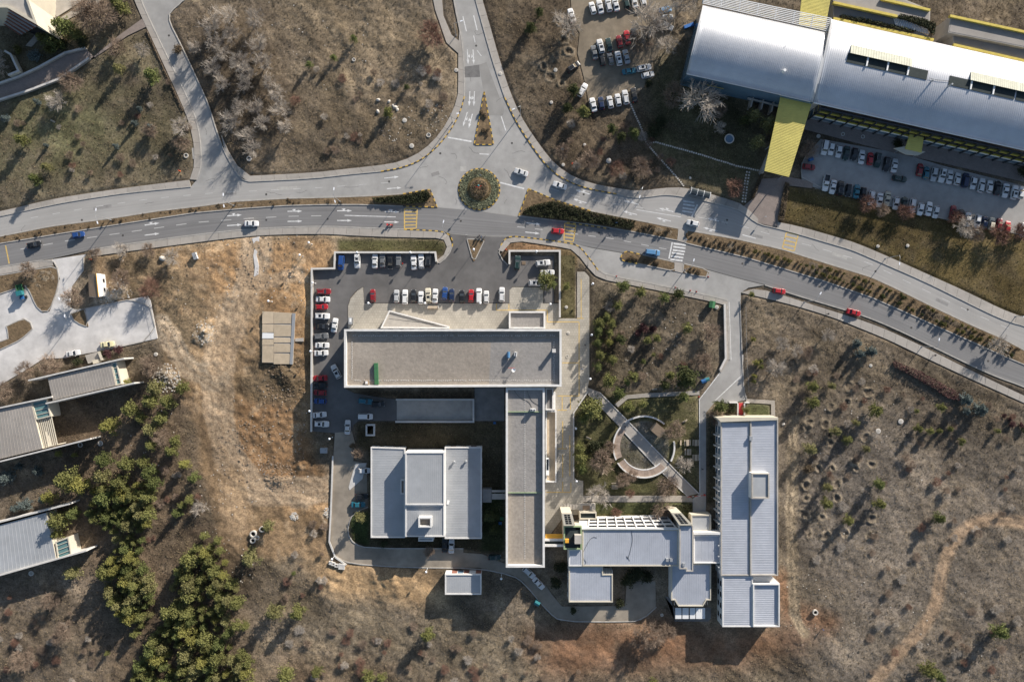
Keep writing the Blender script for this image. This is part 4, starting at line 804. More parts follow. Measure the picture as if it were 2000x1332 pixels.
MB().prism(WP([(1130, 983), (1163, 983), (1163, 999), (1130, 999)], .9), -.1, .9).build('landing', 'concrete', st); MB().prism(WP([(1138, 987), (1152, 987), (1152, 998), (1138, 998)], .9), .9, .915).build('mat', 'wood', st)
for i in range(6): MB().prism(WP([(1095 + i * 6, 985), (1101 + i * 6, 985), (1101 + i * 6, 995), (1095 + i * 6, 995)], .5), -.1, .12 + i * .13).build('step', 'concrete', st)
# connector, small box, lower hall, glass awnings
cn = thing('link_building', 'low metal-roofed link with white parapet between the block and the long east building', 'building', cen([(1355, 1044), (1408, 1100)], 5)); mono(cn, [(1355, 1045), (1408, 1045), (1408, 1100), (1355, 1100)], 5.6, 'metal_roof_pale', 7, 'y', par=.4); MB().prism(WP([(1355, 1039), (1408, 1039), (1408, 1044), (1355, 1044)], 6.2), 3, 6.2).build('front_parapet', 'white_wall', cn)
bx_ = thing('box_porch', 'square white box porch with grey roof at the end of the park path', 'porch', cen([(1350, 1005), (1389, 1037)], 4)); block(bx_, [(1350, 1005), (1389, 1005), (1389, 1038), (1350, 1038)], 4.4, par=.35, pw=.35, roof='metal_roof_grey', pmat='cream_wall', wall='cream_wall')
lh = thing('lower_hall', 'metal-roofed hall with cut corners and four glass awnings at its south end', 'building', cen([(1311, 1101), (1389, 1184)], 4)); mono(lh, [(1311, 1101), (1389, 1101), (1389, 1172), (1380, 1172), (1373, 1184), (1325, 1184), (1318, 1172), (1311, 1172)], 4.2, 'metal_roof_pale', 17, 'y', par=.3, pm='cream_wall')
for i, (a, b) in enumerate(((1319, 1331), (1333, 1345), (1347.5, 1358), (1359.5, 1377))): MB().prism(WP([(a, 1187), (b, 1187), (b, 1208), (a, 1208)], 2.8), 2.65, 2.8).build('awning', 'metal_white', lh); c = W((a + b) / 2, 1206, 2.6); MB().tube([(c.x, c.y, -.1), (c.x, c.y, 2.65)], .06, 6).build('awning_post', 'metal_white', lh)
MB().prism(WP([(1299, 1165), (1311, 1165), (1318, 1213), (1388, 1213), (1388, 1186), (1378, 1186), (1316, 1186)], .1), -.2, .1).build('terrace', 'concrete_dark', lh)
# --- long east building
EB = thing('east_building', 'long narrow building with pale ribbed roof and rooftop box on the field edge', 'building', cen([(1400, 815), (1523, 1224)], 6))
mono(EB, [(1408, 824), (1465, 824), (1465, 1124), (1408, 1124)], 6.3, 'metal_roof_pale', 62, 'x', par=.2, pm='concrete'); mono(EB, [(1465.5, 820), (1520, 820), (1520, 1124), (1465.5, 1124)], 6.6, 'metal_roof_pale', 62, 'x', par=.45, pm='concrete')
mono(EB, [(1411, 1125), (1470.5, 1125), (1470.5, 1224), (1411, 1224)], 6.0, 'metal_roof_pale', 22, 'x', par=.2); mono(EB, [(1471, 1140), (1523, 1140), (1523, 1224), (1471, 1224)], 6.4, 'metal_roof_pale', 19, 'x', par=.7)
MB().prism(WP([(1471, 1125), (1508, 1125), (1523, 1139), (1471, 1139)], 4.5), -.3, 4.5).build('stair_block', 'white_wall', EB); MB().prism(WP([(1399, 815), (1520, 815), (1520, 820), (1408, 824)], 7.0), -.3, 7.0).build('end_wall', 'cream_wall', EB)
P = WP([(1468, 924), (1503, 924), (1503, 974), (1468, 974)], 9.2); MB().prism(P, 6.1, 8.7).build('roof_box', 'white_wall', EB); ring(P, .4, 8.7, 9.2).build('box_parapet', 'concrete', EB); MB().prism(inset(P, .41), 8.65, 8.8).build('box_roof', 'metal_roof_grey', EB)
edges_windows(EB, [(1408, 824), (1465, 824), (1465, 1124), (1408, 1124)], 6.3, (0.9, 3.7), 2.2, 1.7, 3.0, which=[3], m='glass_blue'); edges_windows(EB, [(1411, 1125), (1470.5, 1125), (1470.5, 1224), (1411, 1224)], 6.0, (0.9, 3.5), 1.6, 1.7, 2.8, which=[0, 3]); edges_windows(EB, [(1465.5, 820), (1520, 820), (1520, 1124), (1465.5, 1124)], 6.6, (0.9, 3.7), 1.6, 1.7, 3.2, which=[1])
for i in range(13):
    c = W(1401, 850 + i * 21, 3); MB().box(c.x - .5, c.x + .55, c.y - .15, c.y + .15, -.2, 6.05).build('fin', 'white_wall', EB)
for (x, y) in ((1467, 856),): MB().prism(WP([(x - 3, y - 4), (x + 3, y - 4), (x + 3, y + 4), (x - 3, y + 4)], 7), 6.3, 7.1).build('roof_fan', 'metal_grey', EB)
en = thing('red_carpet_entrance', 'entrance ramp with red carpet and white side walls before the long east building', 'ramp', cen([(1440, 787), (1458, 815)]))
MB().prism(WP([(1443, 787), (1452, 787), (1452, 813), (1443, 813)], .1), -.2, .11).build('carpet', 'paint_red', en)
for a in (1440.5, 1453.5): MB().prism(WP([(a, 788), (a + 2, 788), (a + 2, 814), (a, 814)], 1), -.2, .9).build('side_wall', 'white_wall', en)
MB().prism(WP([(1425, 785), (1441, 785), (1441, 787.5), (1425, 787.5)], 1), -.2, .9).prism(WP([(1455, 785), (1464, 785), (1464, 787.5), (1455, 787.5)], 1), -.2, .9).build('wing_wall', 'white_wall', en)
# --- great hall with curved silver roof
HALL = thing('exhibition_hall', 'large hall with curved silver ribbed roof and yellow canopies', 'building', cen([(1341, 10), (2000, 294)], 12))
def prof(t): return 11.0 + 3.0 * (1 - ((t - .42) / (.42 if t < .42 else .58)) ** 2) * (1 if t < .42 else 1) - (0 if t < .42 else 0.9 * ((t - .42) / .58) ** 2)
def vault(nw, ne, se, sw_, nu, nt_, name='roof', m='metal_roof_silver', rib=True):
    mb = MB(); mr = MB()
    def P(u, t): z = prof(t); a = (nw[0] + (ne[0] - nw[0]) * u, nw[1] + (ne[1] - nw[1]) * u); b = (sw_[0] + (se[0] - sw_[0]) * u, sw_[1] + (se[1] - sw_[1]) * u); return W(a[0] + (b[0] - a[0]) * t, a[1] + (b[1] - a[1]) * t, z)
    n = nt_ + 1
    for i in range(nu + 1):
        for j in range(n): mb.v.append(tuple(P(i / nu, j / nt_)))
    for i in range(nu):
        for j in range(nt_): mb.f.append((i * n + j, i * n + j + 1, (i + 1) * n + j + 1, (i + 1) * n + j)); mb.m.append(0)
    # underside so the roof has thickness
    b = len(mb.v); mb.v += [(v[0], v[1], v[2] - .35) for v in mb.v]; top = list(mb.f)
    for f in top: mb.f.append(tuple(b + k for k in reversed(f))); mb.m.append(0)
    for i in range(nu):
        for j in (0, nt_): mb.f.append((i * n + j, (i + 1) * n + j, b + (i + 1) * n + j, b + i * n + j)); mb.m.append(0)
    for j in range(nt_):
        for i in (0, nu): mb.f.append((i * n + j, i * n + j + 1, b + i * n + j + 1, b + i * n + j)); mb.m.append(0)
    o = mb.build(name, m, HALL); bpy.context.view_layer.objects.active = None
    o.data.polygons.foreach_set('use_smooth', [k < len(top) for k in range(len(o.data.polygons))])
    # standing seams running down the slope
    for i in range(1, nu * 3):
        u = i / (nu * 3)
        for j in range(nt_):
            p, q = P(u, j / nt_), P(u, (j + 1) / nt_); s_ = Vector((.04, 0, 0)); up = Vector((0, 0, .045)); mr.add([p - s_, p + s_, p + up, q - s_, q + s_, q + up], [(1, 4, 5, 2), (0, 2, 5, 3)])
    mr.build('roof_ribs', m, HALL, kind='stuff'); return P
P1 = vault((1373, 10), (1620, 64), (1588.5, 200), (1341, 144), 24, 14)
P2 = vault((1624, 38), (2000 + 90, 122 + 20), (2000 + 60, 293.5 + 13), (1589.5, 200.5), 40, 16)
MB().prism(WP([(1341, 146), (1588, 202), (1618, 64), (1374, 12)], 9.4), -.3, 9.2).build('wall', 'glass_blue', HALL)
MB().prism(WP([(1592, 196), (2050, 296), (2080, 140), (1624, 42)], 9.4), -.3, 9.2).build('wall', 'white_wall', HALL)
a, b = W(1600, 211, 8), W(2060, 313, 8)   # south gallery: window bands, yellow sills, beams
for k, (z0, z1, o, m, nm) in enumerate(((0, 1.0, .9, 'metal_grey', 'plinth'), (1.0, 3.4, .75, 'glass_blue', 'window_band'), (3.4, 3.9, 1.2, 'metal_white', 'ledge'), (3.9, 4.2, 1.05, 'yellow_paint', 'yellow_sill'), (4.2, 7.0, .7, 'glass_dark', 'window_band'), (7.0, 7.3, 1.0, 'yellow_paint', 'yellow_sill'), (7.3, 9.0, .6, 'glass_dark', 'window_band'))):
    u = Vector((b - a)[:2]).normalized(); w = Vector((u.y, -u.x)); A = Vector(a[:2]) ; B_ = Vector(b[:2])
    MB().prism([A + w * o, B_ + w * o, B_ - w * 1.5, A - w * 1.5], z0 - .2 if k == 0 else z0, z1).build(nm, m, HALL)
for i in range(22):
    t = i / 21; q = Vector(a[:2]).lerp(Vector(b[:2]), t); MB().obox(q + w * 1.2, u, .12, .25, -.2, 9.3).build('column', 'metal_dark', HALL)
a, b = W(1330, 158, .2), W(1524, 202, .2); u = Vector((b - a)[:2]).normalized(); w = Vector((u.y, -u.x))
MB().prism([Vector(a[:2]), Vector(b[:2]), Vector(b[:2]) - w * 3, Vector(a[:2]) - w * 3], -.2, 5).build('lower_gallery', 'glass_blue', HALL); MB().obox(W2((1397, 169), 5), (1, -.22), 2.6, .3, 5.0, 5.2).build('yellow_sill', 'yellow_paint', HALL)
for i in range(3):
    c = W2((1470 + i * 20, 195 + i * 5), 3.5); MB().obox(c, (1, -.24), 1.6, .2, 3.3, 3.8).obox(c, (.24, 1), 2.2, .2, -.2, 3.7).build('concrete_frame', 'concrete', HALL)
# eave flashing
for (p, q) in (((1341, 144.5), (1524, 185)), ((1589, 201), (2060, 307))):
    A, B_ = W2(p, 10.0), W2(q, 10.0); mb = MB(); u = (Vector(B_) - Vector(A)).normalized(); MB().obox((Vector(A) + Vector(B_)) / 2, u, (Vector(B_) - Vector(A)).length / 2, .14, 9.85, 10.15).build('eave_gutter', 'metal_white', HALL)
def canopy(quad, z0, z1, n, posts=True, name='yellow_canopy'):
    a, b, c, d = (W(*q, z) for q, z in zip(quad, z0)); mb = MB(); up = Vector((0, 0, .25))
    mb.add([a, b, c, d, a - up, b - up, c - up, d - up], [(0, 3, 2, 1), (4, 5, 6, 7), (0, 1, 5, 4), (1, 2, 6, 5), (2, 3, 7, 6), (3, 0, 4, 7)]); o = mb.build(name, 'yellow_sheet', HALL)
    ribs(HALL, a, d, c, b, n, .05, .14, 'yellow_sheet', 'canopy_ribs')
canopy([(1531, 160), (1594, 175), (1541, 346), (1493, 334)], (8.6, 8.6, 7.7, 7.7), 0, 60)
for q in ((1499, 330), (1536, 340), (1511, 280), (1553, 290), (1525, 228), (1572, 238)): c = W(q[0], q[1], 7.5); MB().tube([(c.x, c.y, -.2), (c.x, c.y, 7.6)], .16, 8).build('canopy_column', 'metal_grey', HALL)
MB().prism(WP([(1528, 240), (1534, 242), (1492, 338), (1486, 336)], 2.5), -.2, 2.2).build('side_wall', 'concrete', HALL)
canopy([(1780, 253), (1806, 258), (1800, 298), (1768, 291)], (5.2, 5.2, 4.6, 4.6), 0, 10)
MB().prism(WP([(1746, 290), (1768, 286), (1808, 297), (1793, 304), (1770, 302)], 4.4), 4.0, 4.35).build('entrance_slab', 'cream_wall', HALL)
for q in ((1760, 292), (1797, 300)): c = W(q[0], q[1], 4); MB().tube([(c.x, c.y, -.2), (c.x, c.y, 4.0)], .15, 8).build('canopy_column', 'metal_grey', HALL)
canopy([(1572, -60), (1633, -60), (1611, 60), (1560, 50)], (9.6, 9.6, 9.6, 9.6), 0, 44)
# louvre pergolas
def louvre(quad, z, n, m_, nm='louvre'):
    a, b, c, d = (W(*q, z) for q in quad)
    for i in range(n): t = i / (n - 1); MB().tube([a.lerp(d, t), b.lerp(c, t)], .14, 4).build(nm, 'metal_white', HALL)
    for i in range(m_): t = i / (m_ - 1); MB().tube([a.lerp(b, t) - Vector((0, 0, .25)), d.lerp(c, t) - Vector((0, 0, .25))], .2, 4).build('pergola_beam', 'metal_white', HALL)
louvre([(1376, -14), (1624, 37), (1619, 62), (1373, 7)], 11.2, 8, 8); louvre([(1533, 158), (1596, 172), (1582, 199), (1524, 186)], 10.0, 7, 4)
for i in range(3): 
    p, q = W(1421 + i * 33, 13 + i * 7, 10.4), W(1448 + i * 33, 19 + i * 7, 10.4); MB().tube([p, q], .3, 4).build('yellow_beam', 'yellow_paint', HALL)
# roof openings: dark wells with white mullions under a green-grey sheet
def opening(P, u0, u1, t0, t1, n, c0, c1):
    for i in range(n):
        ua = u0 + (u1 - u0) * i / n; ub = u0 + (u1 - u0) * (i + .93) / n; z = Vector((0, 0, .16)); q = [P(ua, t0), P(ub, t0), P(ub, t1), P(ua, t1)]
        MB().add([v + z for v in q] + [v - z for v in q], [(0, 3, 2, 1), (0, 1, 5, 4), (1, 2, 6, 5), (2, 3, 7, 6), (3, 0, 4, 7)]).build('roof_window', 'roof_dark', HALL)
        uc = u0 + (u1 - u0) * (i + .965) / n; p, q_ = P(uc, t0) + Vector((0, 0, .3)), P(uc, t1) + Vector((0, 0, .3))
        if i < n - 1: MB().tube([p, q_], .3, 4).build('window_bar', 'metal_white', HALL)
    e = Vector((0, 0, .9)); q = [P(c0, t0 - .10), P(c1, t0 - .10), P(c1, t0 + .01), P(c0, t0 + .01)]; q[2] = q[2] + e; q[3] = q[3] + e; q[0] = q[0] + Vector((0, 0, .2)); q[1] = q[1] + Vector((0, 0, .2))
    MB().add(q + [v - Vector((0, 0, .12)) for v in q], [(0, 3, 2, 1), (4, 5, 6, 7), (0, 1, 5, 4), (1, 2, 6, 5), (2, 3, 7, 6), (3, 0, 4, 7)]).build('green_hood', 'hood' if 'hood' in MATS else mat('hood', (.36, .37, .30), .6, var=.2, scale=.6, coord='world'), HALL)
    ribs(HALL, q[0], q[1], q[2], q[3], 24, .05, .12, 'hood', 'hood_ribs')
opening(P2, .095, .435, .345, .455, 4, .10, .355); opening(P2, .52, .80, .345, .455, 3, .60, .80); opening(P2, .80, .99, .345, .455, 2, .80, .99)
for (u_, t_) in ((.45, .46), (.52, .475)): p = P2(u_, t_); MB().tube([p, p + Vector((0, 0, 2.4 if u_ > .5 else 1.5))], .25, 8).build('roof_pipe', 'metal_grey', HALL)
p = P1(.72, .68); MB().tube([p - Vector((0, 0, .2)), p + Vector((0, 0, 1.6))], .45, 8).build('roof_vent', 'metal_white', HALL); p = P1(.72, .2); MB().tube([p, p + Vector((0, 0, 2.2))], .06, 5).build('mast', 'metal_grey', HALL)
# north sheds with yellow rims
SH = thing('skylight_sheds', 'stepped grey shed roofs with yellow rims behind the silver hall', 'building', cen([(1626, 0), (2000, 120)], 6))
for P, z, (ya, yb) in (([(1720, -20), (1817, 20), (1816, 42), (1754, 34), (1628, 6), (1627, -20)], 9.0, ((1628, 5), (1753, 32))), ([(1626, 10), (1753, 37), (1824, 78), (1628, 38)], 8.0, ((1628, 36), (1824, 78))), ([(1857, 32), (2060, 76), (2060, 105), (1852, 64)], 9.5, ((1856, 31), (2060, 75))), ([(1860, 63), (2060, 106), (2060, 134), (1863, 88)], 8.2, ((1860, 61), (2060, 104)))):
    MB().prism(WP(P, z), -.3, z).build('wall', 'concrete', SH); MB().prism(inset(WP(P, z), .3), z - .05, z + .06).build('roof', 'metal_roof_brown', SH)
    A, B_ = Vector(W2(ya, z + .8)), Vector(W2(yb, z + .8)); MB().obox((A + B_) / 2, (B_ - A), (B_ - A).length / 2, .35, z - .2, z + .8).build('yellow_rim', 'yellow_paint', SH)
A, B_ = Vector(W2((1722, -2), 9.8)), Vector(W2((1817, 20), 9.8)); MB().obox((A + B_) / 2, (B_ - A), (B_ - A).length / 2, .35, 8.8, 9.8).build('yellow_rim', 'yellow_paint', SH)
A, B_ = Vector(W2((1863, 87), 9)), Vector(W2((2060, 132), 9)); MB().obox((A + B_) / 2, (B_ - A), (B_ - A).length / 2, .35, 8.0, 8.9).build('yellow_rim', 'yellow_paint', SH)
for i in range(18): p = W(1748 + i * 3.7, 40 + i * 1.0, 8.5); MB().obox(p[:2], (.3, -1), 1.6, .13, 8.1, 8.4).build('slat', 'metal_white', SH)
# --- blade-walled pavilions on the west side
def pavilion(label, roof, nb, sb, z, glass, slats=None, n=22, m='metal_roof_brown'):
    T = thing('blade_wall_pavilion', label, 'building', cen(roof, z))
    P = WP(roof, z - .6); MB().prism(P, -.3, z - .7).build('wall', 'cream_wall', T); MB().prism(inset(P, .02), z - .69, z - .6).build('roof', m, T)
    a, b, c, d = (Vector((*p, z - .6)) for p in P); ribs(T, a, b, c, d, n, .05, .10, m)
    for (p, q) in (nb, sb):
        A, B_ = Vector(W2(p, z)), Vector(W2(q, z)); MB().obox((A + B_) / 2, (B_ - A), (B_ - A).length / 2, .22, -.3, z).build('blade_wall', 'concrete_white', T)
    P = [Vector(p) for p in WP(glass, z - .9)]; MB().prism(P, -.3, z - 1.1).build('glazed_end', 'cream_wall', T); MB().prism(inset(P, .36), z - 1.1, z - 1.04).build('glass_roof', 'glass_teal', T); ring(P, .35, z - 1.09, z - .75).build('cream_frame', 'cream_wall', T)
    for t in (.25, .5, .75): A = P[0].lerp(P[3], t); B_ = P[1].lerp(P[2], t); MB().tube([(A.x, A.y, z - .95), (B_.x, B_.y, z - .95)], .12, 4).build('glazing_bar', 'cream_wall', T)
    if slats:
        q = [Vector(p) for p in WP(slats, z - 1.4)]
        for i in range(9): t = i / 8; A = q[0].lerp(q[1], t); B_ = q[3].lerp(q[2], t); MB().tube([(A.x, A.y, z - 1.4), (B_.x, B_.y, z - 1.4)], .16, 4).build('pergola_slat', 'cream_wall', T)
        for A, B_ in ((q[0], q[1]), (q[3], q[2])): MB().tube([(A.x, A.y, z - 1.7), (B_.x, B_.y, z - 1.7)], .2, 4).build('pergola_beam', 'cream_wall', T); MB().tube([(B_.x, B_.y, -.2), (B_.x, B_.y, z - 1.6)], .15, 6).build('pergola_post', 'cream_wall', T)
    return T
pavilion('brown-roofed pavilion with slanted concrete blade walls beside the west car park', [(93, 738), (216, 709), (226, 753), (103, 782)], ((55, 743), (242, 700)), ((89, 788), (262, 748)), 6.0, [(217, 709), (228, 706), (238, 750), (227, 753)])
pavilion('brown-roofed pavilion with cream slatted pergola and long blade walls', [(-60, 812), (60, 786), (83, 876), (-60, 911)], ((-60, 809), (101, 775)), ((-60, 916), (176, 857)), 6.0, [(61, 786), (92, 778), (100, 813), (71, 820)], [(72, 820), (100, 813), (112, 868), (84, 876)])
pavilion('grey-roofed pavilion with teal glazed end beside the pine grove', [(-60, 1041), (90, 1001), (110, 1094), (-60, 1135)], ((-60, 1035), (135, 984)), ((-60, 1140), (169, 1075)), 6.0, [(108, 1058), (134, 1048), (140, 1082), (113, 1092)], m='metal_roof_grey')
T = thing('louvred_building', 'cream building corner with dark louvred facade at the terrace', 'building', cen([(-60, -60), (60, 30)]))
P = WP([(-80, 15), (-20, -80), (60, -80), (56, 0), (74, 50), (15, 16)], 13); MB().prism(P, -.3, 12.5).build('wall', 'cream_wall', T); ring(P, .7, 12.5, 13.2).build('parapet', 'cream_wall', T); MB().prism(inset(P, .71), 12.45, 12.6).build('roof', 'concrete', T)
for i in range(11):
    t = i / 10; z = 11.8 - 10.5 * t; p = W(15 - t * 12, 18 + 27 * t, z).lerp(W(74 - 36 * t, 50 + 20 * t, z), 0.0); a = W(-30 + 2 * t, -8 + 28 * t, z); b = W(73 - 33 * t, 51 + 18 * t, z)
    d2 = (b - a); MB().tube([b, W(14 - 16 * t, 17 + 24 * t, z), ], .28, 4).build('louvre', 'metal_grey' if i % 2 else 'brick_red', T)
q = WP([(15, 17), (74, 51), (40, 69), (-6, 44)], 0.2); MB().prism(WP([(14, 17), (72, 50), (56, 59), (2, 30)], 9), -.2, 1.5).build('plinth', 'glass_dark', T)
# zigzag walk railings, ramp frame, concrete hut, gatehouse
def wallthing(name, label, cat, pl, w, z, m='concrete', z0=-.3, group=None):
    t = thing(name, label, cat, W(*pl[0]), group)
    P = np.array(pl, float)
    mb = MB(); O = np.array([W2(p) for p in pl]); tt = np.gradient(O, axis=0) if len(O) > 2 else np.array([O[1] - O[0]] * 2)
    nn = []
    for i in range(len(O)):
        d0 = O[i] - O[i - 1] if i > 0 else O[1] - O[0]; d1 = O[i + 1] - O[i] if i < len(O) - 1 else d0; d0 = d0 / np.hypot(*d0); d1 = d1 / np.hypot(*d1); n0 = np.array([d0[1], -d0[0]]); n1 = np.array([d1[1], -d1[0]]); nn.append((n0 + n1) / max(1 + n0 @ n1, .3))
    nn = np.array(nn); A = O + nn * w / 2; B_ = O - nn * w / 2
    MB().prism([*A, *B_[::-1]], z0, z).build('wall_body', m, t); MB().prism([*(O + nn * (w / 2 + .06)), *(O - nn * (w / 2 + .06))[::-1]], z, z + .08).build('coping', 'concrete_white' if m != 'concrete_white' else m, t); return t
wallthing('retaining_wall', 'white-topped retaining wall stepping along the west and north side of the main car park', 'wall', [(610, 842), (611, 640), (611, 526), (655, 525), (656, 494), (851, 494), (853, 512)], .45, 1.3)
wallthing('retaining_wall', 'white-topped retaining wall round the east corner of the main car park', 'wall', [(995, 517), (995, 491), (1093, 491), (1093, 620)], .45, 1.1)
wallthing('kerb_wall', 'low concrete wall along the dusty road south of the sports hall', 'wall', [(651, 890), (647, 1000), (644, 1057), (656, 1087), (677, 1102)], .35, .6)
wallthing('ramp_wall', 'concrete wall round the sunken ramp in the shaded courtyard', 'wall', [(774, 780), (925, 780), (925, 823), (773, 823)], .45, .9)
MB().prism(WP([(775, 782), (923, 782), (923, 821), (775, 821)]), -.1, .06).build('ramp_slab', 'concrete', None, kind='structure')
wallthing('shaft_wall', 'square concrete shaft wall at the corner of the shaded lawn', 'wall', [(717, 829), (732, 829), (732, 849), (717, 849), (717, 828.9)], .4, 1.0)
wallthing('garden_wall', 'low white edge wall between plaza walk and park', 'wall', [(1148, 764), (1120, 806), (1120, 936)], .3, .45)
wallthing('side_wall', 'long pale retaining wall beside the side road', 'wall', [(1414, 594), (1416, 700), (1405, 722)], .5, .9, 'concrete_white')
wallthing('walk_wall', 'zigzag concrete wall on the uphill side of the brown walkway', 'wall', [(-40, 180), (0, 166), (40, 152), (75, 136), (130, 106), (170, 96)], .5, 1.0)
wallthing('walk_wall', 'zigzag concrete wall on the downhill side of the brown walkway', 'wall', [(-40, 217), (0, 198), (60, 179), (120, 156), (177, 116)], .5, 1.0)
wallthing('gate_wall', 'L-shaped cream wall beside the brown walkway', 'wall', [(18, 105), (30, 112), (45, 144), (25, 152)], .5, 2.2, 'cream_wall')
HT = thing('concrete_platform', 'low weathered platform of tan slabs on the dirt yard', 'platform', cen([(512, 607), (577, 712)]))
MB().prism(WP([(513, 608), (576, 612), (571, 711), (511, 708)], .9), -.3, .8).build('wall', 'concrete', HT)
MB().prism(WP([(571, 612), (577, 612), (571, 712), (566, 711)], 1.0), .8, 1.02).build('edge_beam', 'metal_grey', HT)
rows = [(608, 632), (633, 649), (650, 661), (662, 674), (675, 708)]
for i, (ya, yb) in enumerate(rows): MB().prism(WP([(512.5, ya), (534.5, ya + 1), (534, yb), (512, yb)], .9), .8, .90 + .02 * (i % 3)).build('deck_slab', 'metal_white' if i == 2 else 'tan_board', HT)
for i, (ya, yb) in enumerate([(609, 632), (633, 657), (658, 669), (670, 688), (689, 711)]): MB().prism(WP([(535, ya + 1), (569, ya + 3), (568, yb), (534.5, yb)], .9), .8, .92 + .02 * (i % 2)).build('deck_slab', 'tan_board', HT)
MB().prism(WP([(577, 661), (593, 660), (593, 667), (577, 667)]), -.2, .25).build('step_slab', 'concrete', HT)
GH = thing('gatehouse', 'small gabled gatehouse with white roof slope by the west junction', 'hut', cen([(173, 535), (201, 580)])); zz = 3.0
a, b, c, d = W(172, 536, 2.6), W(197, 535, 2.6), W(201, 578, 2.6), W(174, 580, 2.6); r0, r1 = W(188, 534, 3.8), W(193, 580, 3.8)
MB().prism([p[:2] for p in (a, b, c, d)], -.3, 2.55).build('wall', 'white_wall', GH)
MB().add([a, r0, r1, d], [(0, 1, 2, 3)]).build('roof_slope', 'wood', GH); MB().add([r0, b, c, r1], [(0, 1, 2, 3)]).build('roof_slope', 'metal_white', GH); MB().add([a, b, r0], [(0, 1, 2)]).add([d, r1, c], [(0, 1, 2)]).build('gable', 'white_wall', GH)
MB().tube([r0 + Vector((0, 0, .05)), r1 + Vector((0, 0, .05))], .12, 4).build('ridge', 'orange_sheet', GH); edges_windows(GH, [(172, 536), (197, 535), (201, 578), (174, 580)], 2.6, (.9,), 1.1, 1.1, 2.0, marg=.6)
SB = thing('loading_dock', 'small concrete loading dock with cream step behind the west pavilion', 'dock', cen([(166, 693), (195, 712)])); MB().prism(WP([(166, 694), (191, 687), (197, 703), (172, 710)], 1), -.2, 1.0).build('slab', 'concrete', SB); MB().prism(WP([(190, 687), (195, 686), (201, 703), (197, 704)], 1.8), -.2, 1.8).build('side_wall', 'cream_wall', SB); MB().prism(WP([(180, 704), (193, 701), (195, 708), (182, 711)], 1.4), -.2, 1.4).build('cream_step', 'cream_wall', SB)
# ---------------------------------------------------------------- vehicles
PAINT = {'white': (.62, .62, .615), 'silver': (.42, .43, .44), 'grey': (.14, .145, .15), 'black': (.012, .013, .015), 'dark green': (.012, .035, .032), 'dark blue': (.012, .025, .07), 'blue': (.02, .065, .22), 'teal': (.02, .13, .18), 'light blue': (.10, .24, .42), 'red': (.36, .014, .02), 'dark red': (.20, .012, .016), 'cream': (.68, .62, .38), 'beige': (.50, .46, .36)}
for k, c in PAINT.items(): mat('paint ' + k, c, .38, spec=.5, coat=.35, var=.06, scale=1.5, randobj=.10)
CARS = {
 'sedan':     dict(L=4.5, W=1.78, H=1.44, deck=.92, hood=.93, cab=(-1.45, 1.05), roof=(-.75, .25), tail=.95),
 'hatchback': dict(L=4.0, W=1.72, H=1.50, deck=.95, hood=.95, cab=(-1.85, .95), roof=(-1.35, .15), tail=1.0),
 'estate car':dict(L=4.6, W=1.80, H=1.52, deck=.95, hood=.95, cab=(-2.15, 1.0), roof=(-1.75, .15), tail=1.0),
 'off-roader':dict(L=4.6, W=1.88, H=1.75, deck=1.08, hood=1.08, cab=(-2.15, .95), roof=(-1.85, .2), tail=1.1),
 'van':       dict(L=4.6, W=1.85, H=1.85, deck=1.1, hood=1.08, cab=(-2.2, 1.35), roof=(-2.05, .65), tail=1.12),
 'pickup':    dict(L=5.1, W=1.82, H=1.72, deck=1.0, hood=1.08, cab=(-.55, 1.15), roof=(-.35, .45), tail=1.0)}
CM = {}
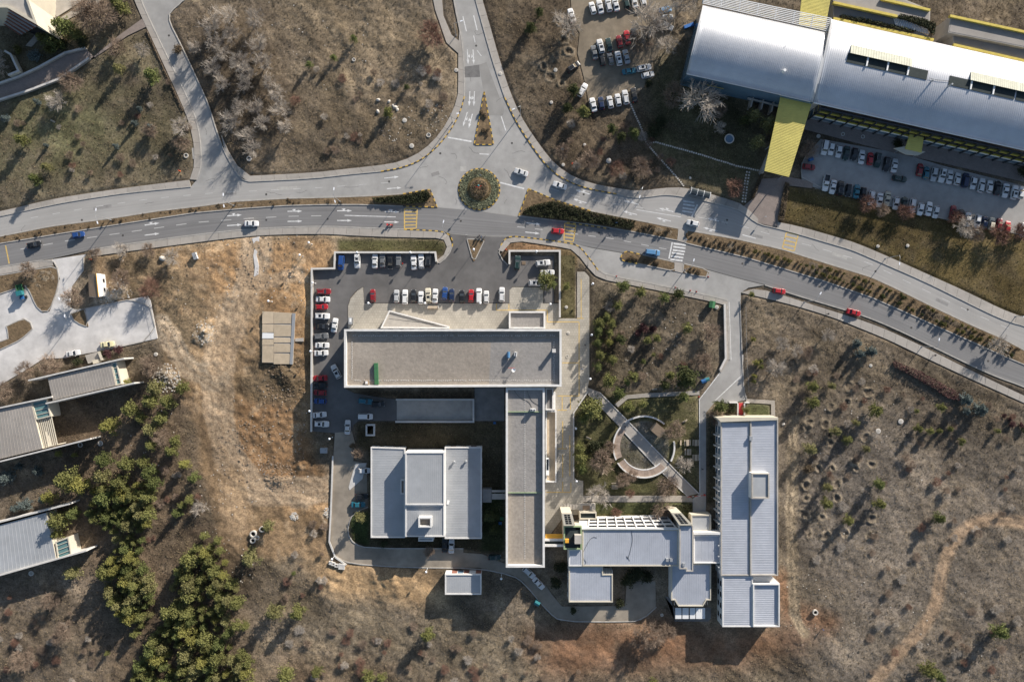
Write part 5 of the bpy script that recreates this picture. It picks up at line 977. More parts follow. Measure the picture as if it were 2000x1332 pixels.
def car_meshes(kind):
    """body lofted along its length, cabin, glass, lamps, wheels, all in local metres, nose towards +x"""
    if kind in CM: return CM[kind]
    k = CARS[kind]; L_, Wd, Hh = k['L'], k['W'] / 2, k['H']; h = L_ / 2; parts = []
    st = [(-h, .78, .45, .62), (-h + .08, .90, .30, k['tail'] - .12), (-h + .3, .97, .24, k['tail']), (-h + .9, 1, .22, k['deck'] + .02), (-.3, 1, .22, k['deck']), (h - 1.5, 1, .22, k['hood']), (h - .8, .99, .22, k['hood'] - .05), (h - .35, .94, .24, k['hood'] - .15), (h - .1, .84, .30, k['hood'] - .26), (h, .68, .42, .60)]
    mb = MB(); n = 10
    for x, w, zb, zt in st:
        w *= Wd
        for (yy, zz) in ((-.86, zb), (-1, zb + .12), (-1.0, (zb + zt) / 2 + .08), (-.965, zt - .07), (-.80, zt), (.80, zt), (.965, zt - .07), (1.0, (zb + zt) / 2 + .08), (1, zb + .12), (.86, zb)): mb.v.append((x, yy * w, zz + (.025 if abs(yy) == .8 and x > h - 1.6 else 0)))
    for i in range(len(st) - 1):
        for j in range(n): j2 = (j + 1) % n; mb.f.append((i * n + j, (i + 1) * n + j, (i + 1) * n + j2, i * n + j2)); mb.m.append(0)
    mb.f.append(tuple(range(n))); mb.f.append(tuple((len(st) - 1) * n + j for j in reversed(range(n)))); mb.m += [0, 0]
    # cabin
    (c0, c1), (r0, r1) = k['cab'], k['roof']; zb = k['deck'] - .05; wb, wr = Wd * .93, Wd * .74
    b = len(mb.v); ring_b = [(c0, -wb * .92), (r0, -wb), (r1, -wb), (c1, -wb * .86), (c1, wb * .86), (r1, wb), (r0, wb), (c0, wb * .92)]; ring_t = [(r0 - .05, -wr * .9), (r0 + .2, -wr), (r1 - .2, -wr), (r1 + .05, -wr * .9), (r1 + .05, wr * .9), (r1 - .2, wr), (r0 + .2, wr), (r0 - .05, wr * .9)]
    for x, y in ring_b: mb.v.append((x, y, zb))
    for x, y in ring_t: mb.v.append((x, y, Hh - .04))
    for x, y in ring_t: mb.v.append((x * .93 + .07 * (r0 + r1) / 2, y * .86, Hh))
    for r_ in (0, 8):
        for j in range(8): j2 = (j + 1) % 8; mb.f.append((b + r_ + j, b + r_ + j2, b + r_ + 8 + j2, b + r_ + 8 + j)); mb.m.append(0)
    mb.f.append(tuple(b + 16 + j for j in range(8))); mb.m.append(0)
    me = mb.mesh('body', ['paint white']); bm = bmesh.new(); bm.from_mesh(me); bmesh.ops.recalc_face_normals(bm, faces=bm.faces); bm.to_mesh(me); bm.free()
    parts.append(('body', me, True))
    def quad(name, q, m, o=.012):
        q = [Vector(p) for p in q]; nrm = (q[1] - q[0]).cross(q[3] - q[0]).normalized(); c = sum(q, Vector()) / 4
        if nrm.dot(c - Vector((0, 0, .6))) < 0: nrm = -nrm
        mb = MB().add([p + nrm * o for p in q] + [p - nrm * .02 for p in q], [(0, 1, 2, 3), (4, 7, 6, 5), (0, 4, 5, 1), (1, 5, 6, 2), (2, 6, 7, 3), (3, 7, 4, 0)]); parts.append((name, mb.mesh(name, m), False))
    V = lambda i, t: tuple(Vector((*ring_b[i], zb)).lerp(Vector((*ring_t[i], Hh - .04)), t)); z0, z1 = .16, .93
    quad('windscreen', [V(3, z0), V(4, z0), V(4, z1), V(3, z1)], 'glass_dark'); quad('rear_window', [V(0, z0 + .1), V(7, z0 + .1), V(7, z1 - .03), V(0, z1 - .03)], 'glass_dark')
    quad('side_window', [V(1, .2), V(2, .2), V(2, .9), V(1, .9)], 'glass_dark'); quad('side_window', [V(6, .2), V(5, .2), V(5, .9), V(6, .9)], 'glass_dark')
    for s_ in (-1, 1):
        parts.append(('headlight', MB().obox((h - .17, s_ * Wd * .66), (.35, -s_ * 1), .17, .10, .56, .70).mesh('headlight', 'headlamp'), False)); parts.append(('tail_light', MB().obox((-h + .07, s_ * Wd * .74), (.2, s_ * 1), .13, .07, .62, .82).mesh('tail_light', 'taillamp'), False))
        parts.append(('mirror', MB().obox((r1 + .55, s_ * (Wd + .05)), (0, 1), .10, .06, .92, 1.06).mesh('mirror', ['paint white']), True))
        for x in (h - .85, -h + .85): mbw = MB(); mbw.tube([(x, s_ * (Wd - .20), .31), (x, s_ * (Wd + .005), .31)], .31, 12); mbw.tube([(x, s_ * (Wd - .02), .31), (x, s_ * (Wd + .02), .31)], .18, 10, 1); parts.append(('wheel', mbw.mesh('wheel', ['rubber', 'chrome']), False))
    if kind == 'pickup':
        parts.append(('cargo_bed', MB().box(-h + .12, c0 - .1, -Wd * .82, Wd * .82, .9, 1.06).mesh('cargo_bed', 'metal_dark'), False)); rg = MB()
        for s_ in (-1, 1): rg.box(-h + .1, c0 - .08, s_ * Wd * .9 - .05, s_ * Wd * .9 + .05, .95, 1.45)
        rg.box(-h + .03, -h + .11, -Wd * .9, Wd * .9, .95, 1.45); parts.append(('bed_rails', rg.mesh('bed_rails', 'metal_grey'), False))
    if kind in ('off-roader', 'estate car'):
        for s_ in (-1, 1): parts.append(('roof_rail', MB().tube([(r0 + .25, s_ * wr * .88, Hh + .05), (r1 - .25, s_ * wr * .88, Hh + .05)], .03, 5).mesh('roof_rail', 'metal_grey'), False))
        if kind == 'off-roader': parts.append(('sunroof', MB().box((r0 + r1) / 2 - .15, r1 - .35, -wr * .6, wr * .6, Hh - .02, Hh + .012).mesh('sunroof', 'glass_dark'), False))
    CM[kind] = parts; return parts
ART = lambda w: ('an ' if w[0] in 'aeiou' else 'a ') + w
CARLIST = []
def car(px, py, ang, color, kind, where, group=None, z=None):
    CARLIST.append([px, py, ang, color, kind, where, group, z])
def row(where, group, ang, items):
    n = len(items)
    nm = lambda i: items[i][2] + ' ' + items[i][3]
    for i, (px, py, col, kind, *r_) in enumerate(items):
        if 0 < i < n - 1: w = f'{where} between {nm(i - 1)} and {nm(i + 1)}'
        elif i == 0: w = f'{where}, end of row next to {nm(1)}'
        else: w = f'{where}, end of row next to {nm(i - 1)}'
        car(px, py, r_[0] if r_ else ang, col, kind, w, group)
Sd, Hb, Es, Su, Va = 'sedan', 'hatchback', 'estate car', 'off-roader', 'van'
row('in hall car park', 'cars in the row under the silver hall', -100, [(1611, 290, 'white', Va), (1624, 291, 'white', Hb), (1639, 295, 'white', Hb), (1653, 299, 'dark green', Sd), (1669, 302, 'black', Hb), (1683, 307, 'white', Sd, 80), (1699, 310, 'red', Hb, 80), (1715, 313, 'dark green', Su), (1731, 321, 'black', Es), (1747, 323, 'white', Sd, 80)])
row('by hall canopy', 'cars in the row under the silver hall', 80, [(1797, 332, 'dark red', Hb), (1810, 338, 'teal', Hb), (1825, 341, 'silver', Es, -100), (1841, 343, 'white', Su, -100), (1855, 346, 'white', Sd), (1870, 350, 'white', Hb), (1886, 353, 'dark blue', Va), (1900, 357, 'white', Hb, -100), (1917, 363, 'white', Es), (1934, 365, 'white', Hb), (1948, 369, 'black', Sd), (1964, 373, 'white', Sd, -100), (1981, 375, 'white', Su), (1996, 377, 'white', Hb)])
row('by hall lawn', 'cars in the row along the hall lawn', -100, [(1613, 359, 'white', 'pickup'), (1627, 365, 'white', Sd), (1642, 368, 'black', Su, 80), (1657, 372, 'black', Hb), (1673, 374, 'teal', Sd, 80), (1686, 378, 'black', Hb), (1702, 386, 'white', Es), (1718, 390, 'white', Sd), (1733, 389, 'beige', Sd), (1750, 396, 'white', Hb), (1766, 397, 'dark green', Hb, 80), (1782, 402, 'white', Es), (1798, 407, 'white', Hb), (1814, 409, 'white', Sd, 80), (1828, 415, 'white', Hb)])
row('by bare trees', 'cars under bare trees of the hall car park', 80, [(1861, 416, 'dark red', Sd), (1877, 421, 'black', Hb), (1890, 429, 'white', Sd, -100), (1908, 432, 'white', Es, -100), (1923, 434, 'dark blue', Hb), (1937, 437, 'beige', Hb), (1952, 439, 'dark red', Hb), (1968, 444, 'red', Hb), (1999, 449, 'white', Sd)])
car(1757, 350, -10, 'dark green', Es, 'standing across the lane of the hall car park'); car(1580, 327, -8, 'dark red', Hb, 'beside the blue drum at the yellow canopy')
row('at gravel lot end', 'cars at the far end of the gravel car park', 102, [(1158, 18, 'white', Hb), (1173, 14, 'white', Sd), (1188, 10, 'white', Es), (1203, 9, 'white', Sd), (1224, 5, 'dark green', Hb), (1240, 2, 'white', Sd), (1256, 1, 'white', Hb)])
row('in gravel lot', 'cars in the middle of the gravel car park', 102, [(1161, 103, 'grey', Sd), (1173, 91, 'white', Su), (1189, 88, 'dark green', Sd), (1211, 83, 'dark red', Hb), (1225, 74, 'red', Sd), (1238, 68, 'black', Hb)])
row('mid gravel lot', 'cars in the middle of the gravel car park', 102, [(1176, 117, 'black', Hb), (1192, 116, 'grey', Hb), (1208, 115, 'white', Su), (1223, 111, 'silver', Sd)])
row('at gravel lot edge', 'cars along the near edge of the gravel car park', 100, [(1159, 205, 'white', Sd), (1174, 202, 'dark blue', Hb), (1192, 200, 'white', Hb), (1207, 196, 'white', Hb), (1221, 190, 'white', Es), (1238, 186, 'black', Sd)])
car(1229, 139, 8, 'teal', Sd, 'parked nose to a white off-roader on the gravel'); car(1258, 132, 10, 'white', Su, 'beside bare trees on the gravel'); car(1265, 146, 12, 'white', Hb, 'below a white off-roader on the gravel'); car(1120, 131, 35, 'black', Es, 'half on the dry grass at the gravel lot'); car(1137, 176, 60, 'white', Es, 'parked askew at the gravel lot corner')
car(1117, 32, 108, 'white', Sd, 'alone beside the gravel lot and a bare tree'); car(1299, 19, 10, 'light blue', Hb, 'under bare trees near the hall'); car(1301, 33, 8, 'silver', Hb, 'under bare trees beside a light blue hatchback'); car(1303, 51, -25, 'white', Hb, 'under the bare trees, turned askew')
car(490, 437, 3, 'white', Sd, 'driving on the dark lower road'); car(66, 477, 10, 'black', Sd, 'driving on the lower road by the west junction'); car(153, 459, 8, 'blue', Hb, 'driving on the lower road by the west junction'); car(1018, 336, 165, 'white', Sd, 'beside the roundabout'); car(1093, 363, 163, 'white', Sd, 'approaching the roundabout beside the hedge bed')
car(1089, 452, -5, 'red', Hb, 'driving onto the yellow crossing'); car(1276, 493, -8, 'light blue', Va, 'driving past the bus bay island'); car(1353, 437, 170, 'white', Hb, 'on the upper road at the zebra gap'); car(1522, 569, -12, 'red', Hb, 'parked on the roadside path near the side road'); car(1668, 610, -14, 'red', Sd, 'parked half on the roadside path')
car(142, 690, 8, 'white', Sd, 'in the pale west car park'); car(210, 673, 8, 'cream', Sd, 'in the pale west car park by the dock')
row('by lot wall', 'cars along the north wall of the main car park', 90, [(666, 513, 'blue', Va, -92), (697, 510, 'white', Su, -88), (732, 511, 'white', Sd), (747, 509, 'grey', Sd), (762, 512, 'black', Hb, -90), (778, 510, 'grey', Hb), (808, 513, 'white', Sd, 96), (823, 510, 'white', Es, 94), (837, 508, 'black', Su)])
car(1010, 513, 84, 'dark green', Es, 'beside a pallet in the car park corner'); car(1060, 514, 8, 'white', Su, 'in the walled car park corner'); car(1069, 533, 5, 'white', Sd, 'half under the pine in the car park'); car(1047, 553, 0, 'white', Su, 'beside the pine at the plaza corner')
row('at plaza edge', 'cars along the plaza edge', 90, [(728, 578, 'dark red', Hb), (774, 579, 'silver', Hb), (791, 580, 'white', Es), (808, 577, 'black', Hb), (822, 581, 'white', Hb), (836, 577, 'beige', Su), (851, 578, 'white', Sd), (868, 575, 'blue', Hb), (882, 577, 'dark blue', Hb), (902, 578, 'black', Hb), (920, 578, 'red', Hb), (935, 577, 'white', Va), (950, 579, 'white', Hb), (980, 576, 'white', Es)])
row('at west wall', 'cars along the west wall of the main car park', 0, [(632, 570, 'dark red', Es), (630, 586, 'white', Sd), (629, 600, 'red', Hb), (629, 618, 'white', Su), (629, 638, 'black', Sd), (628, 656, 'grey', Es), (628, 674, 'white', Sd), (627, 689, 'white', Sd)])
row('in wall shade', 'cars along the west wall of the main car park', 180, [(625, 738, 'red', Sd), (627, 752, 'black', Hb), (625, 767, 'dark red', Hb), (626, 782, 'blue', Hb), (624, 810, 'white', Sd, 5), (628, 828, 'white', Su, 0)])
car(654, 634, 82, 'white', Sd, 'driving past the west wall row'); car(656, 726, 118, 'white', Su, 'turned askew at the corner of the long building'); car(679, 835, 88, 'white', Sd, 'in the shaded lane by the square shaft'); car(713, 784, -6, 'teal', Es, 'in the courtyard shade by the ramp'); car(713, 813, 0, 'white', Va, 'in the courtyard shade by the ramp'); car(739, 789, 0, 'black', Hb, 'in the courtyard shade behind a teal estate car')
car(711, 919, 0, 'white', Hb, 'on the concrete pad west of the sports hall'); car(706, 970, 0, 'black', Hb, 'behind the sports hall by a teal sedan'); car(700, 985, 0, 'teal', Sd, 'by the round tree west of the sports hall'); car(868, 1065, 90, 'black', Sd, 'south of the sports hall beside a white sedan'); car(882, 1066, 90, 'white', Sd, 'south of the sports hall'); car(965, 1088, 0, 'dark green', Hb, 'in the lane below the south wing')
car(1032, 1119, -42, 'white', Es, 'on the curving lane at the end of the south wing'); car(1052, 1139, -50, 'white', Sd, 'on the curving lane behind a white estate car')
seen = {}
for c in CARLIST:
    w = c[5]; verb = '' if w.split()[0] in ('driving', 'approaching', 'parked', 'standing', 'turned', 'alone', 'beside', 'half', 'below', 'under', 'behind', 'on', 'in', 'south') else 'parked '
    c.append(' '.join(f'{c[3]} {c[4]} {verb}{w}'.split()[:16]))
    seen[c[-1]] = seen.get(c[-1], 0) + 1
for px, py, ang, color, kind, where, group, z, label in CARLIST:
    h = CARS[kind]['H'] * .5; P = W(px, py, h); zz = gz(px, py) if z is None else z
    if inside(PLAZA, np.array([px]), np.array([py]))[0]: zz = .09
    root = thing('parked_car' if not where.startswith(('driving', 'approaching')) else 'car', label, kind if kind in ('van', 'pickup') else 'car', (P.x + random.gauss(0, .08), P.y + random.gauss(0, .1), zz + .012), group)
    root.rotation_euler = (0, 0, R(ang + random.gauss(0, 1.8)))
    for name, me, painted in car_meshes(kind):
        o = bpy.data.objects.new(name, me); COL.objects.link(o); o.parent = root
        if painted: o.material_slots[0].link = 'OBJECT'; o.material_slots[0].material = M('paint ' + color)
# green utility tractor in the west car park
tk = thing('utility_tractor', 'teal and green utility tractor with open rear bed in the west car park', 'tractor', (*W(45, 571)[:2], 0)); tk.rotation_euler = (0, 0, R(-75))
def tp(n, mb, m): o = bpy.data.objects.new(n, mb.mesh(n, m)); COL.objects.link(o); o.parent = tk
tp('chassis', MB().box(-2.2, 2.2, -.5, .5, .55, .85), 'metal_dark'); tp('cab', MB().box(-.2, 1.1, -.8, .8, .85, 2.2).box(-.3, 1.2, -.9, .9, 2.2, 2.3), 'plastic_teal'); tp('windscreen', MB().box(1.1, 1.13, -.7, .7, 1.3, 2.1), 'glass_dark'); tp('engine_hood', MB().box(1.1, 2.3, -.5, .5, .85, 1.35), 'plastic_blue'); tp('cargo_bed', MB().box(-2.4, -.3, -.95, .95, .85, 1.0), 'green_box')
for x, y, a, b in ((-2.4, -.95, 2.1, .06), (-2.4, .89, 2.1, .06), (-2.4, -.95, .06, 1.9)): tp('bed_side', MB().box(x, x + a, y, y + b, 1.0, 1.45), 'green_box')
for x, r_ in ((-1.5, .62), (1.7, .45)):
    for s_ in (-1, 1): tp('wheel', MB().tube([(x, s_ * .7, r_ - .02), (x, s_ * 1.02, r_ - .02)], r_, 12), 'rubber')
# red scooter with rider's top box
sc_ = thing('motor_scooter', 'red motor scooter riding before the yellow crossing', 'scooter', (*W(763, 440)[:2], .012)); sc_.rotation_euler = (0, 0, R(-3))
def sp(n, mb, m): o = bpy.data.objects.new(n, mb.mesh(n, m)); COL.objects.link(o); o.parent = sc_
for x in (-.65, .65): sp('wheel', MB().tube([(x, -.08, .27), (x, .08, .27)], .27, 12), 'rubber')
sp('body', MB().tube([(-.8, 0, .6), (-.3, 0, .62), (.15, 0, .35), (.5, 0, .45), (.62, 0, .95)], [.18, .22, .2, .2, .1], 8), 'plastic_red'); sp('seat', MB().box(-.75, -.05, -.16, .16, .76, .86), 'rubber'); sp('handlebar', MB().tube([(.52, -.36, 1.02), (.6, 0, .98), (.52, .36, 1.02)], .03, 6), 'metal_dark'); sp('top_box', MB().box(-1.1, -.68, -.28, .28, .86, 1.25), 'paint_red'); sp('front_shield', MB().box(.55, .62, -.25, .25, .4, .95), 'plastic_red')
# ---------------------------------------------------------------- people
def person_mesh(name, top, pose=0):
    mb = bpy.data.meshes.new(name); s_ = .16 if pose == 0 else .28
    V = [(0, 0, .95), (0, 0, 1.2), (.02, 0, 1.42), (.03, 0, 1.5), (0, .1, .9), (s_, .1, .5), (-.02 + s_, .1, .08), (s_ + .16, .1, .05), (0, -.1, .9), (.02, -.1, .5), (-s_ - .1, -.1, .1), (-s_ + .05, -.1, .05), (.02, .2, 1.4), (-.08, .25, 1.13), (.08, .27, .9), (.02, -.2, 1.4), (.12, -.25, 1.13), (.28, -.26, .95)]
    E = [(0, 1), (1, 2), (2, 3), (0, 4), (4, 5), (5, 6), (6, 7), (0, 8), (8, 9), (9, 10), (10, 11), (2, 12), (12, 13), (13, 14), (2, 15), (15, 16), (16, 17)]
    rad = [.15, .14, .14, .06, .1, .075, .05, .045, .1, .075, .05, .045, .075, .05, .04, .075, .05, .04]
    mb.from_pydata(V, E, []); o = bpy.data.objects.new(name, mb); COL.objects.link(o); md = o.modifiers.new('skin', 'SKIN')
    for i, v in enumerate(mb.skin_vertices[0].data): v.radius = (rad[i], rad[i]); v.use_root = i == 0
    o.modifiers.new('sub', 'SUBSURF').levels = 1
    dg = bpy.context.evaluated_depsgraph_get(); me = bpy.data.meshes.new_from_object(o.evaluated_get(dg)); bpy.data.objects.remove(o); me.name = name
    me.materials.clear(); me.materials.append(M(top)); me.materials.append(M('cloth_dark')); me.materials.append(M('skin'))
    for p in me.polygons: p.use_smooth = True; p.material_index = 1 if p.center.z < .93 else (2 if abs(p.center.y) > .22 and p.center.z < .98 else 0)
    return me
PM = [person_mesh('person_body', 'cloth_dark'), person_mesh('person_body', 'cloth_blue', 1)]
head = MB().lathe((.04, 0, 1.53), [(.03, -.03), (.075, .02), (.1, .1), (.1, .16), (.07, .23), (.01, .26)], 12).lathe((.14, 0, 1.6), [(.005, 0), (.018, .02), (.004, .05)], 6).mesh('head', 'skin', smooth=True); hair = MB().lathe((.025, 0, 1.64), [(.108, 0), (.112, .06), (.08, .14), (.01, .165)], 12).mesh('hair', 'cloth_dark', smooth=True)
for i, (px, py, rz, k, lab) in enumerate([(1617, 613, -25, 0, 'person in dark clothes walking on the roadside path'), (1826, 694, 150, 0, 'person in dark clothes on the roadside path near the red hedge'), (1043, 256, 60, 0, 'person in dark clothes on the pavement beside the north arm'), (1221, 833, -45, 0, 'person in dark clothes at the upper end of the round garden'), (1372, 916, -90, 0, 'person in dark clothes walking down the park path'), (1143, 674, 90, 0, 'person in dark clothes on the plaza walk beside the pine trees'), (1137, 721, -90, 1, 'person in blue jacket on the plaza walk by the lawn bed'), (1607, 1229, 40, 1, 'person in blue jacket standing on red soil near the well'), (936, 460, 0, 0, 'person in dark clothes waiting at the car park entrance'), (940, 463, 180, 1, 'person in blue jacket waiting at the car park entrance')]):
    z = gz(px, py); z = .09 if inside(PLAZA, np.array([px]), np.array([py]))[0] else (.12 if i in (0, 1, 2) else z)
    t = thing('person', lab, 'person', (*W(px, py, .9)[:2], z)); t.rotation_euler = (0, 0, R(rz)); place('body', PM[k], (0, 0, 0), t); hd = place('head', head, (0, 0, 0), t); place('hair', hair, (0, 0, 0), hd)
# ---------------------------------------------------------------- lamps
def street_lamp(base, head_px, label, h=9.0, double=False, group='street lamps'):
    b = W(*base); z0 = max(0, gz(*base)) - .05; t = thing('street_lamp', label, 'street lamp', (b.x, b.y, z0), group)
    MB().tube([(b.x, b.y, z0), (b.x, b.y, z0 + 1), (b.x, b.y, h)], [.13, .11, .06], 8).build('pole', 'metal_grey', t); MB().tube([(b.x, b.y, z0), (b.x, b.y, z0 + .3)], .22, 8).build('foot', 'metal_grey', t)
    for hp in (head_px if double else [head_px]):
        e = W(*hp, h); d = Vector((e.x - b.x, e.y - b.y, 0)); d = d.normalized() * min(max(d.length, 1.6), 3.0)
        p = Vector((b.x, b.y, h)); MB().tube([p - Vector((0, 0, .3)), p + d * .3 + Vector((0, 0, .1)), p + d], [.05, .045, .04], 6).build('arm', 'metal_grey', t)
        c = p + d * 1.08; MB().obox(c[:2], d, .42, .15, h - .05, h + .1).build('lamp_head', 'globe', t)
LAMPS = [((217, 430), [(187, 412), (190, 434)], 'double-armed street lamp on the west median near the blue car', True), ((457, 402), [(436, 381), (437, 401)], 'double-armed street lamp on the west median near the white sedan', True), ((664, 394), [(652, 370), (653, 390)], 'double-armed street lamp on the west median near the hedge', True), ((158, 605), [(116, 585), (126, 616)], 'double-armed street lamp on the small island of the west car park', True), ((1016, 225), (1004, 213), 'street lamp on the pavement east of the north arm', False), ((891, 70), (900, 42), 'street lamp beside the pavement spur of the north arm', False), ((884, 239), (893, 222), 'street lamp at the curve west of the north arm', False), ((868, 456), (866, 434), 'street lamp at the car park entrance corner', False), ((1246, 376), (1249, 386), 'street lamp between the hedge bed and the bus shelter', False), ((1571, 590), (1602, 574), 'street lamp between the two red cars on the roadside path', False), ((1800, 677), (1834, 664), 'street lamp beside the roadside path near the red hedge', False), ((1338, 527), (1355, 509), 'street lamp on the small island at the zebra crossing', False), ((1729, 505), (1757, 514), 'street lamp on the pavement below the hall lawn', False), ((1983, 618), (1972, 622), 'street lamp at the east end of the lawn pavement', False)]
for b_, h_, l_, d_ in LAMPS: street_lamp(b_, h_, l_, double=d_)
GL = [((697, 493), 'on the north car park wall behind a white off-roader'), ((801, 493), 'on the north car park wall near the entrance'), ((1048, 491), 'on the wall of the walled car park corner'), ((925, 487), 'on the triangular entrance island'), ((719, 592), 'on the plaza beside the dark red hatchback'), ((830, 592), 'on the plaza beside the wooden bench'), ((938, 592), 'on the plaza beside the white van'), ((1075, 594), 'on the plaza corner near the entrance porch'), ((610, 552), 'on the west wall near the wall corner'), ((606, 686), 'on the west wall behind two white sedans'), ((604, 803), 'on the west wall in the shadow'), ((643, 857), 'at the end of the west wall'), ((1158, 554), 'at the top of the plaza walk'), ((1156, 654), 'along the plaza walk beside the pines'), ((1153, 740), 'where the ramp leaves the plaza walk'), ((1125, 837), 'on the park edge wall'), ((1126, 940), 'at the lower corner of the park'), ((832, 1117), 'on the sandy bank south of the sports hall'), ((979, 1130), 'beside the utility shed'), ((648, 1092), 'at the bend of the dusty road'), ((585, 498), 'on the brown dirt slope'), ((603, 474), 'on the dirt slope near the road'), ((524, 588), 'beside the tan platform')]
gl = MB().lathe((0, 0, 0), [(.05, 3.55), (.26, 3.62), (.36, 3.85), (.3, 4.08), (.1, 4.2), (.01, 4.22)], 14).mesh('globe', 'globe', smooth=True); gpole = MB().tube([(0, 0, -.1), (0, 0, .5), (0, 0, 3.6)], [.09, .06, .05], 8).lathe((0, 0, 0), [(.16, -.1), (.16, .12), (.05, .2)], 8).mesh('pole', 'metal_white')
for (px, py), l_ in GL:
    p = W(px, py, 4.0); gx = p.x / S + 1000; gy = 666 - p.y / S; t = thing('globe_lamp', 'white globe lamp post ' + l_, 'lamp', (p.x, p.y, max(gz(gx, gy), 0)), 'globe lamp posts'); place('pole', gpole, (0, 0, 0), t); place('globe', gl, (0, 0, 0), t)
# ---------------------------------------------------------------- vegetation
def leafmat(name, col, var=.45, rnd=.18):
    m = mat(name, col, .85, spec=.15, var=var, scale=1.6, var2=.25, scale2=.35, coord='world', randobj=rnd)
    return m
leafmat('needles_olive', (.148, .150, .052)); leafmat('needles_green', (.112, .128, .044)); leafmat('needles_yellow', (.195, .185, .055)); leafmat('needles_dark', (.060, .068, .026)); leafmat('needles_blue', (.110, .135, .128)); leafmat('needles_pale', (.175, .165, .070))
leafmat('leaves_red', (.075, .036, .036)); leafmat('leaves_dark', (.040, .044, .022)); leafmat('leaves_brown', (.135, .102, .066)); leafmat('leaves_box', (.115, .105, .035)); leafmat('straw', (.29, .225, .140), .35); leafmat('weeds', (.115, .092, .060), .4); leafmat('turf', (.105, .105, .042), .4); leafmat('groundcover', (.25, .26, .165), .4)
rng = random.Random(11); nrg = np.random.default_rng(5)
def leaf_tris(cen_, size, nrm_up=.35, rg=nrg):
    """random small triangles round the given centres -> vertex array (n*3,3)"""
    c = np.asarray(cen_, float); n = len(c); a = rg.normal(size=(n, 3)); a /= np.linalg.norm(a, axis=1)[:, None]; b = rg.normal(size=(n, 3)); b -= a * (a * b).sum(1)[:, None]; b /= np.linalg.norm(b, axis=1)[:, None]; b[:, 2] *= 1 - nrm_up; a[:, 2] *= 1 - nrm_up
    s = (size * rg.uniform(.6, 1.4, n))[:, None]; v = np.empty((n, 3, 3)); v[:, 0] = c + a * s; v[:, 1] = c - a * s * .5 + b * s * .8; v[:, 2] = c - a * s * .5 - b * s * .8; return v.reshape(-1, 3)
def tri_mesh(name, v, m, up=True):
    v = np.asarray(v, np.float32); n = len(v) // 3
    t = v.reshape(-1, 3, 3); fl = np.cross(t[:, 1] - t[:, 0], t[:, 2] - t[:, 0])[:, 2] < 0
    if up: t[fl] = t[fl][:, ::-1]
    me = bpy.data.meshes.new(name); me.vertices.add(n * 3); me.vertices.foreach_set('co', t.ravel()); me.loops.add(n * 3); me.loops.foreach_set('vertex_index', np.arange(n * 3, dtype=np.int32)); me.polygons.add(n); me.polygons.foreach_set('loop_start', np.arange(0, n * 3, 3, dtype=np.int32)); me.polygons.foreach_set('loop_total', np.full(n, 3, np.int32)); me.update(calc_edges=True); me.materials.append(M(m)); return me
def pine_crown(seed, ht=2.9, nb=46, dense=9, spread=.17, shape=.75, base=.14, lsize=.115):
    rg = np.random.default_rng(seed); pts = []; tips = []
    for i in range(nb):
        t = base + (1 - base) * ((i + rg.random()) / nb) ** .9; ln = (1 - t * .93) ** shape * rg.uniform(.45, 1.15); an = i * 2.4 + rg.normal() * .35; z0 = t * ht
        d = np.array([math.cos(an), math.sin(an), .18 + .35 * t]); tips.append((z0, d * ln))
        for f in (.35, .62, .85, 1.0):
            if ln * f < .12: continue
            pts.append(np.array([0, 0, z0]) + d * ln * f + rg.normal(size=(dense, 3)) * spread * (.55 + .55 * (1 - t)) * np.array([1, 1, .55]))
    pts.append(np.array([0, 0, ht * .97]) + rg.normal(size=(14, 3)) * [.09, .09, .16]); return leaf_tris(np.concatenate(pts), lsize, rg=rg), tips
PINES = []
for k, (ht, nb, dn, sp_, sh, ls) in enumerate([(2.9, 40, 13, .15, .75, .085), (2.6, 30, 15, .17, .6, .09), (3.1, 46, 12, .13, .85, .08), (2.3, 26, 18, .19, .5, .095), (2.7, 34, 15, .16, .7, .085)]):
    v, tips = pine_crown(40 + k, ht, nb, dn, sp_, sh, lsize=ls); me = tri_mesh('crown', v, 'needles_olive')
    tb = MB().tube([(0, 0, -.15), (0, 0, ht * .4), (.02, .01, ht * .95)], [.07, .05, .012], 6)
    for z0, d in tips[::2]: tb.tube([(0, 0, z0 - .05), tuple(Vector((0, 0, z0)) + Vector(d) * .9)], [.022, .006], 3, cap=False)
    PINES.append((me, tb.mesh('trunk', 'bark')))
v, tips = pine_crown(77, 2.0, 60, 12, .12, .8, base=.04, lsize=.085); SPRUCE = (tri_mesh('crown', v, 'needles_blue'), MB().tube([(0, 0, -.1), (0, 0, 1.9)], [.07, .01], 6).mesh('trunk', 'bark'))
def ball_crown(seed, n=900, sq=.8):
    rg = np.random.default_rng(seed); lob = rg.normal(size=(16, 3)); lob /= np.linalg.norm(lob, axis=1)[:, None]; lob *= rg.uniform(.35, .8, 16)[:, None]; c = lob[rg.integers(0, 16, n)] + rg.normal(size=(n, 3)) * .22; c[:, 2] = c[:, 2] * sq + .85; c = c[c[:, 2] > .05]; return leaf_tris(c, .12, rg=rg)
BALLS = [(tri_mesh('crown', ball_crown(s_), 'needles_dark'), MB().tube([(0, 0, -.1), (0, 0, .7)], [.06, .03], 5).tube([(0, 0, .2), (.3, .1, .9)], [.03, .01], 4).tube([(0, 0, .25), (-.25, -.15, .9)], [.03, .01], 4).mesh('stem', 'bark')) for s_ in (1, 2, 3)]
